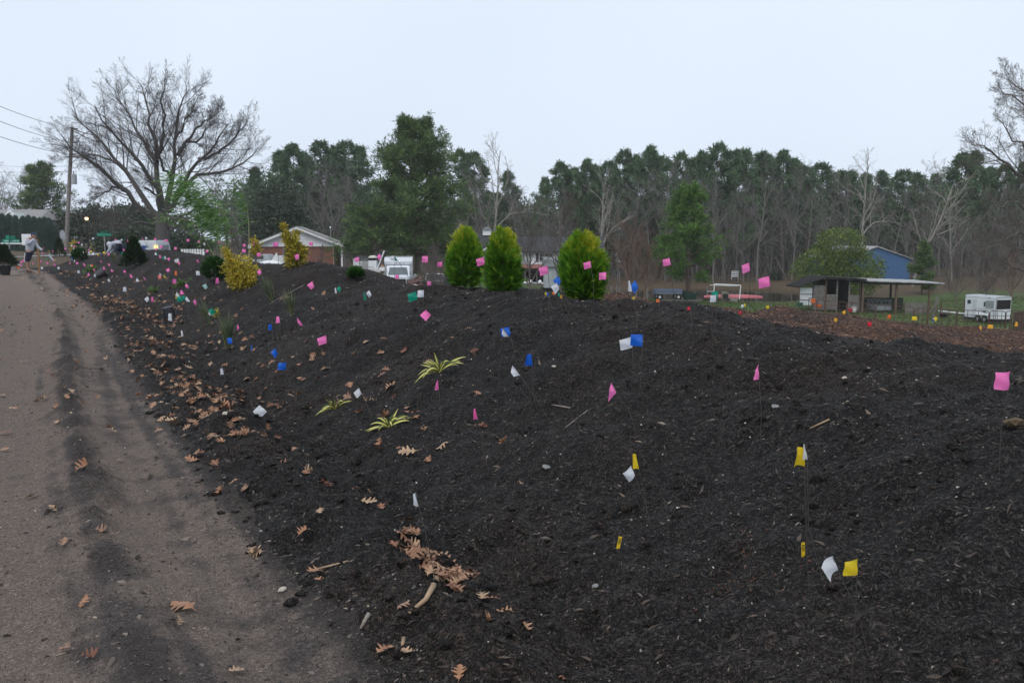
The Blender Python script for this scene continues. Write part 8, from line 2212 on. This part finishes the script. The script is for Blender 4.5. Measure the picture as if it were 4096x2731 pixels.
fl(ZA, [(1300, 768, 'ki'), (790, 970, 'tl'), (2028, 880, 'sq'), (2037, 650, 'tri')], 'green')
fl(ZA, [(1192, 968, 'sl')], 'blue'); fl(ZA, [(1525, 1080, 'tri'), (2250, 745), (310, 1115)], 'orange')
# middle stretch
fl(ZB, [(205, 457, 'sq'), (350, 478, 'sq'), (285, 558, 'sq'), (208, 587, 'sq'), (643, 472, 'sq'), (785, 488, 'sl'), (1060, 503, 'sq'), (475, 582, 'sq'), (893, 613, 'sq'), (1388, 540, 'sl'), (1545, 513, 'sq'), (1388, 612, 'sq'), (1585, 662, 'sl'), (1817, 527, 'sq'), (2280, 517, 'sq'), (2085, 693, 'sl'), (275, 690, 'nar'), (382, 720, 'ki'), (518, 775, 'ki'), (763, 748, 'ki'), (378, 867, 'ki'), (57, 978, 'tri'), (463, 1020, 'tl'), (1028, 1013, 'tl'), (628, 1072, 'tri'), (1592, 897, 'ki'), (565, 1162, 'tri'), (725, 1297, 'ki'), (160, 1258, 'tl'), (2280, 1075, 'ki'), (30, 447, 'tri')], 'pink')
fl(ZB, [(258, 962, 'sq')], 'salmon')
fl(ZB, [(82, 442, 'sq'), (855, 520, 'sq'), (215, 650, 'tri'), (342, 705, 'nar'), (497, 740, 'sl'), (772, 910, 'sqr'), (267, 917, 'tri'), (97, 1257, 'ki'), (500, 1190, 'tri'), (638, 1258, 'tri'), (390, 1497, 'tl'), (1460, 560, 'sq')], 'white')
fl(ZB, [(490, 752, 'tl'), (327, 952, 'tri'), (498, 1224, 'sq')], 'yellow')
fl(ZB, [(308, 705, 'tl'), (230, 656, 'tri'), (530, 1255, 'sq'), (572, 1240, 'sl')], 'green')
fl(ZB, [(865, 1080, 'ki')], 'teal'); fl(ZB, [(475, 910, 'tl')], 'orange')
# named flags of the near face
def nf(zf, x, y, col, shape, label, **kw):
    X, Y_ = zf(x, y); return flag(X, Y_, col, shape, label=label, **kw)
nf(ZC, 987, 558, 'green', 'di', 'green marker flag above the grass tuft with rusty base', wpx=24)
nf(ZC, 965, 585, 'white', 'tri', 'white marker flag tucked under the green flag by the grass tuft', wpx=16)
nf(ZC, 1740, 655, 'pink', 'tl', 'curved pink marker flag beside the upper small blue flag', wpx=25)
nf(ZC, 1985, 680, 'pink', 'tri', 'pink triangular folded flag on a long leaning wire', wpx=31, L0=.42)
nf(ZC, 1288, 745, 'pink', 'fold', 'small creased pink flag right of the bow-shaped white flag', wpx=22)
nf(ZC, 2255, 885, 'pink', 'sl', 'pink flag standing alone at mid face, left of the diamond flag', wpx=34)
nf(ZC, 1655, 735, 'blue', 'tl', 'narrow upright blue flag left of the curved pink flag', wpx=23)
nf(ZC, 1190, 895, 'blue', 'sq', 'blue flag in front of the tall wispy grass', wpx=25)
nf(ZC, 1437, 965, 'blue', 'trr', 'thin twisted blue flag right of the wispy grass', wpx=24)
nf(ZC, 1700, 1030, 'blue', 'ki', 'creased blue flag above the squarest blue flag', wpx=34)
nf(ZC, 1795, 1178, 'blue', 'sq', 'squarest blue flag, lowest of the blue ones on the left', wpx=31)
nf(ZC, 1155, 715, 'white', 'trr', 'bow-shaped white flag above the wispy grass', wpx=20)
nf(ZC, 652, 808, 'white', 'nar', 'narrow white flag below the upright black pot', wpx=22)
nf(ZC, 1113, 1240, 'white', 'nar', 'thin edge-on white flag on the lower left face', wpx=24)
nf(ZD, 408, 320, 'white', 'nar', 'rolled white flag beside the small green flag', wpx=20)
nf(ZD, 445, 300, 'green', 'ki', 'small dark green flag right of the rolled white flag', wpx=22)
nf(ZD, 735, 385, 'green', 'nar', 'green folded flag left of a white flag with scribble', wpx=34)
nf(ZD, 780, 360, 'white', 'ki', 'white flag with dark scribble, leaning over a green one', wpx=27, L0=.44)
nf(ZD, 1285, 388, 'green', 'sl', 'large green flag touching a white one on the crest', wpx=36)
nf(ZD, 1380, 355, 'white', 'sqr', 'white flag joined to the large green flag', wpx=28, mirror=True)
nf(ZD, 1437, 600, 'pink', 'di', 'pink diamond flag on a long slanting wire at centre', wpx=33, L0=.45)
nf(ZD, 1555, 1390, 'pink', 'trr', 'narrow pink flag hanging below the top yucca', wpx=38)
nf(ZD, 660, 1483, 'white', 'ki', 'white flag above the small left yucca', wpx=31)
nf(ZD, 1105, 165, 'pink', 'sq', 'pink flag half sunk behind crest before the box truck', wpx=17, L0=.12)
nf(ZD, 1470, 238, 'pink', 'sqr', 'flattened pink flag in front of the dark pickup', wpx=18, L0=.10)
nf(ZE, 58, 402, 'pink', 'sl', 'pink flag over the grill left of the box truck', wpx=19)
nf(ZE, 250, 380, 'pink', 'ki', 'tilted pink flag just left of the box truck roof', wpx=22)
nf(ZE, 366, 392, 'white', 'sq', 'white flag in front of the box truck roof', wpx=20)
nf(ZE, 389, 398, 'green', 'tri', 'green flag overlapping the white one at the box truck roof', wpx=18)
nf(ZE, 640, 400, 'pink', 'sq', 'pink flag right of the box truck, before the dark stump', wpx=27)
nf(ZE, 768, 443, 'pink', 'sq', 'pink flag with ink mark just left of the first arborvitae', wpx=20)
nf(ZE, 1115, 420, 'pink', 'sl', 'pink flag between the first and middle arborvitae', wpx=33)
nf(ZE, 1655, 495, 'pink', 'sl', 'pink flag before the dark lean-to opening', wpx=37)
nf(ZE, 2030, 450, 'pink', 'sl', 'higher pink flag in front of the widest arborvitae', wpx=30)
nf(ZE, 2160, 545, 'pink', 'sq', 'lower pink flag at the right side of the widest arborvitae', wpx=30)
nf(ZE, 1768, 585, 'blue', 'ki', 'blue flag over the white scribbled flag by the grey shed', wpx=34)
nf(ZE, 1755, 645, 'white', 'ki', 'white flag with scribble below the blue flag by the grey shed', wpx=38, text='Zaca')
nf(ZG, 1110, 1035, 'pink', 'sl', 'pink flag left of the small pine trunk, high above crest', wpx=31)
nf(ZG, 1725, 1080, 'pink', 'sl', 'pink flag against the far woods, upper of the right pair', wpx=38)
nf(ZG, 1875, 1195, 'pink', 'sl', 'large tilted pink flag, lower of the right pair above pond', wpx=46)
nf(ZF, 1145, 98, 'blue', 'ki', 'blue flag with rolled white flag right of widest arborvitae', wpx=42)
nf(ZF, 1110, 95, 'white', 'nar', 'rolled white flag against the blue one right of widest arborvitae', wpx=38)
nf(ZF, 1835, 170, 'green', 'sq', 'green flag behind the white flag at the pond goal', wpx=29)
nf(ZF, 1815, 200, 'white', 'sq', 'white square flag in front of the green one at the pond goal', wpx=31)
nf(ZF, 45, 485, 'blue', 'sl', 'blue flag with white corner at upper centre face', wpx=40)
nf(ZF, 40, 497, 'white', 'tri', 'white folded flag over the blue one at upper centre face', wpx=34)
nf(ZF, 1172, 560, 'blue', 'sq', 'large blue flag behind the lettered white flag at centre right', wpx=50)
nf(ZF, 1074, 585, 'white', 'sl', 'white flag with mirrored pencil lettering beside the large blue flag', wpx=50, text='Zaca')
nf(ZF, 243, 733, 'blue', 'tl', 'upright blue flag above the grey-white curled flag', wpx=42)
nf(ZF, 125, 820, 'white', 'tri', 'grey-white curled flag on a long wire at centre', wpx=42, L0=.42)
nf(ZF, 960, 1005, 'pink', 'fold', 'folded tent-like pink flag on a long wire, centre right', wpx=60)
nf(ZF, 2185, 830, 'pink', 'trr', 'twisted slim pink flag on the upper right face', wpx=54)
nf(ZQ, 1092, 953, 'pink', 'nar', 'slim curled pink flag right of the lower yucca', wpx=42)
nf(ZQ, 597, 945, 'white', 'di', 'white diamond flag on the lower left face', wpx=42)
nf(ZQ, 954, 1148, 'white', 'nar', 'narrow upright white tag flag low on the face', wpx=50)
nf(ZH, 2150, 685, 'pink', 'sq', 'largest pink flag at the far right of the berm', wpx=76)
nf(ZI, 195, 200, 'yellow', 'nar', 'slim yellow flag above a crumpled white flag', wpx=58)
nf(ZI, 160, 270, 'white', 'ki', 'crumpled white flag under the slim yellow flag', wpx=56)
Yw = nf(ZI, 1098, 180, 'yellow', 'tl', 'yellow flag with white edge on a long wire, right face', wpx=70, L0=.5)
nf(ZI, 1132, 150, 'white', 'nar', 'white strip flag joined to the yellow flag, right face', wpx=62, Y=Yw - .02, L0=.5)
nf(ZI, 1270, 790, 'white', 'ki', 'large white kite-shaped flag left of the square yellow flag', wpx=80, L0=.34)
nf(ZI, 1385, 785, 'yellow', 'sq', 'square yellow flag nearest the camera at right', wpx=68, L0=.38)
# small flags on the brown leaf mulch
small = [(ZE, 1675, 695, 'yellow'), (ZE, 1690, 697, 'blue'), (ZE, 1785, 703, 'green'), (ZE, 1805, 718, 'amber'), (ZE, 1740, 690, 'orange'), (ZF, 1613, 287, 'red'), (ZF, 2053, 320, 'red'), (ZF, 1140, 198, 'yellow'), (ZF, 2290, 273, 'yellow'), (ZF, 2090, 258, 'yellow'), (ZF, 2070, 265, 'white'), (ZF, 1350, 220, 'orange'),
         (ZH, 153, 60, 'yellow'), (ZH, 808, 107, 'amber'), (ZH, 738, 172, 'amber'), (ZH, 1027, 207, 'red'), (ZH, 1195, 143, 'orange'), (ZH, 1415, 158, 'yellow'), (ZH, 1592, 162, 'yellow'), (ZH, 1570, 165, 'blue'), (ZH, 1972, 235, 'amber'), (ZH, 2068, 230, 'amber'), (ZH, 2285, 207, 'amber')]
for zf, x, y, col in small:
    X, Y_ = zf(x, y); flag(X, Y_, col, str(rgf.choice(['sq', 'tl', 'ki'])), wpx=13 if X < 3200 else 17, L0=.12)
# yellow plant tags pushed into the mulch
for zf, x, y, lab in ((ZI, 93, 680, 'yellow barcode plant tag low on the face at centre right'), (ZI, 1122, 698, 'yellow barcode plant tag left of the large white flag')):
    X, Y_ = zf(x, y); g = hit(X + 4, Y_ + 26)
    R_ = thing('plant_tag', lab, 'tag', g, rgf.normal(0, .3))
    tg = MB().box(-.008, .008, -.001, .001, -.02, .062).build('tag', FM['yellow'], R_)
    tg.rotation_euler = (0, rgf.normal(.1, .1), 0)
    for k in range(5): MB().box(-.006, .006, -.0016, -.0011, .025 + k * .006, .028 + k * .006).build('print', M_black, tg)
# labels that single each flag out
REG = [(0, 990, 262, 1130, 'beside the person with the shovel'), (0, 900, 262, 990, 'left of the far globe shrub'), (262, 900, 520, 968, 'along the far crest'), (262, 968, 520, 1030, 'below the crouching person'), (200, 1030, 520, 1085, 'on the far slope above the toppled pot'),
       (0, 1085, 520, 1200, 'near the toppled pot'), (520, 930, 1000, 1004, 'on the crest before the bare trunk'), (1000, 930, 1270, 1030, 'in front of the brick house'), (1000, 1030, 1270, 1110, 'at the yellow bushes'), (520, 1004, 1000, 1066, 'just below the crest left of the globe shrub'),
       (520, 1066, 900, 1120, 'on the slope left of the globe shrub'), (520, 1120, 900, 1230, 'around the green creeper plant'), (520, 1230, 1000, 1400, 'beside the upright black pot'), (900, 1066, 1300, 1230, 'below the largest yellow bush'), (1200, 1190, 2950, 1300, 'on the brown litter behind the middle crest'), (2950, 1200, 4100, 1330, 'on the brown litter at right')]
cl_ = {}
for R_, px, py, col, lab in FLAGS:
    if lab: continue
    ph = next((r[4] for r in REG if r[0] <= px < r[2] and r[1] <= py < r[3]), 'on the berm')
    cl_.setdefault((ph, col), []).append((px, R_))
for (ph, col), lst in cl_.items():
    lst.sort(key=lambda e: e[0])
    for k, (_, R_) in enumerate(lst):
        nm = {'amber': 'orange-yellow', 'teal': 'pale teal'}.get(col, col)
        if len(lst) == 1: R_['label'] = '%s marker flag %s' % (nm, ph)
        else: R_['label'] = '%s %s flag from the left %s' % ('first' if k == 0 else ordn[k], nm, ph)
for R_, px, py, col, lab in FLAGS: R_['group'] = 'wire marker flags on the berm'

# ------------------------------------------------------------------ thin winter haze over the valley
hm = bpy.data.materials.new('haze_air'); hm.use_nodes = True
t = hm.node_tree; t.nodes.clear()
pv = t.nodes.new('ShaderNodeVolumePrincipled'); pv.inputs['Color'].default_value = (1.0, 1.0, 1.0, 1); pv.inputs['Density'].default_value = 0.00035; pv.inputs['Anisotropy'].default_value = 0.2
oo = t.nodes.new('ShaderNodeOutputMaterial'); t.links.new(pv.outputs[0], oo.inputs['Volume'])
o = MB().box(-445, 445, -445, 445, -13.5, 32).build('haze', hm)
tag(o, kind='stuff')
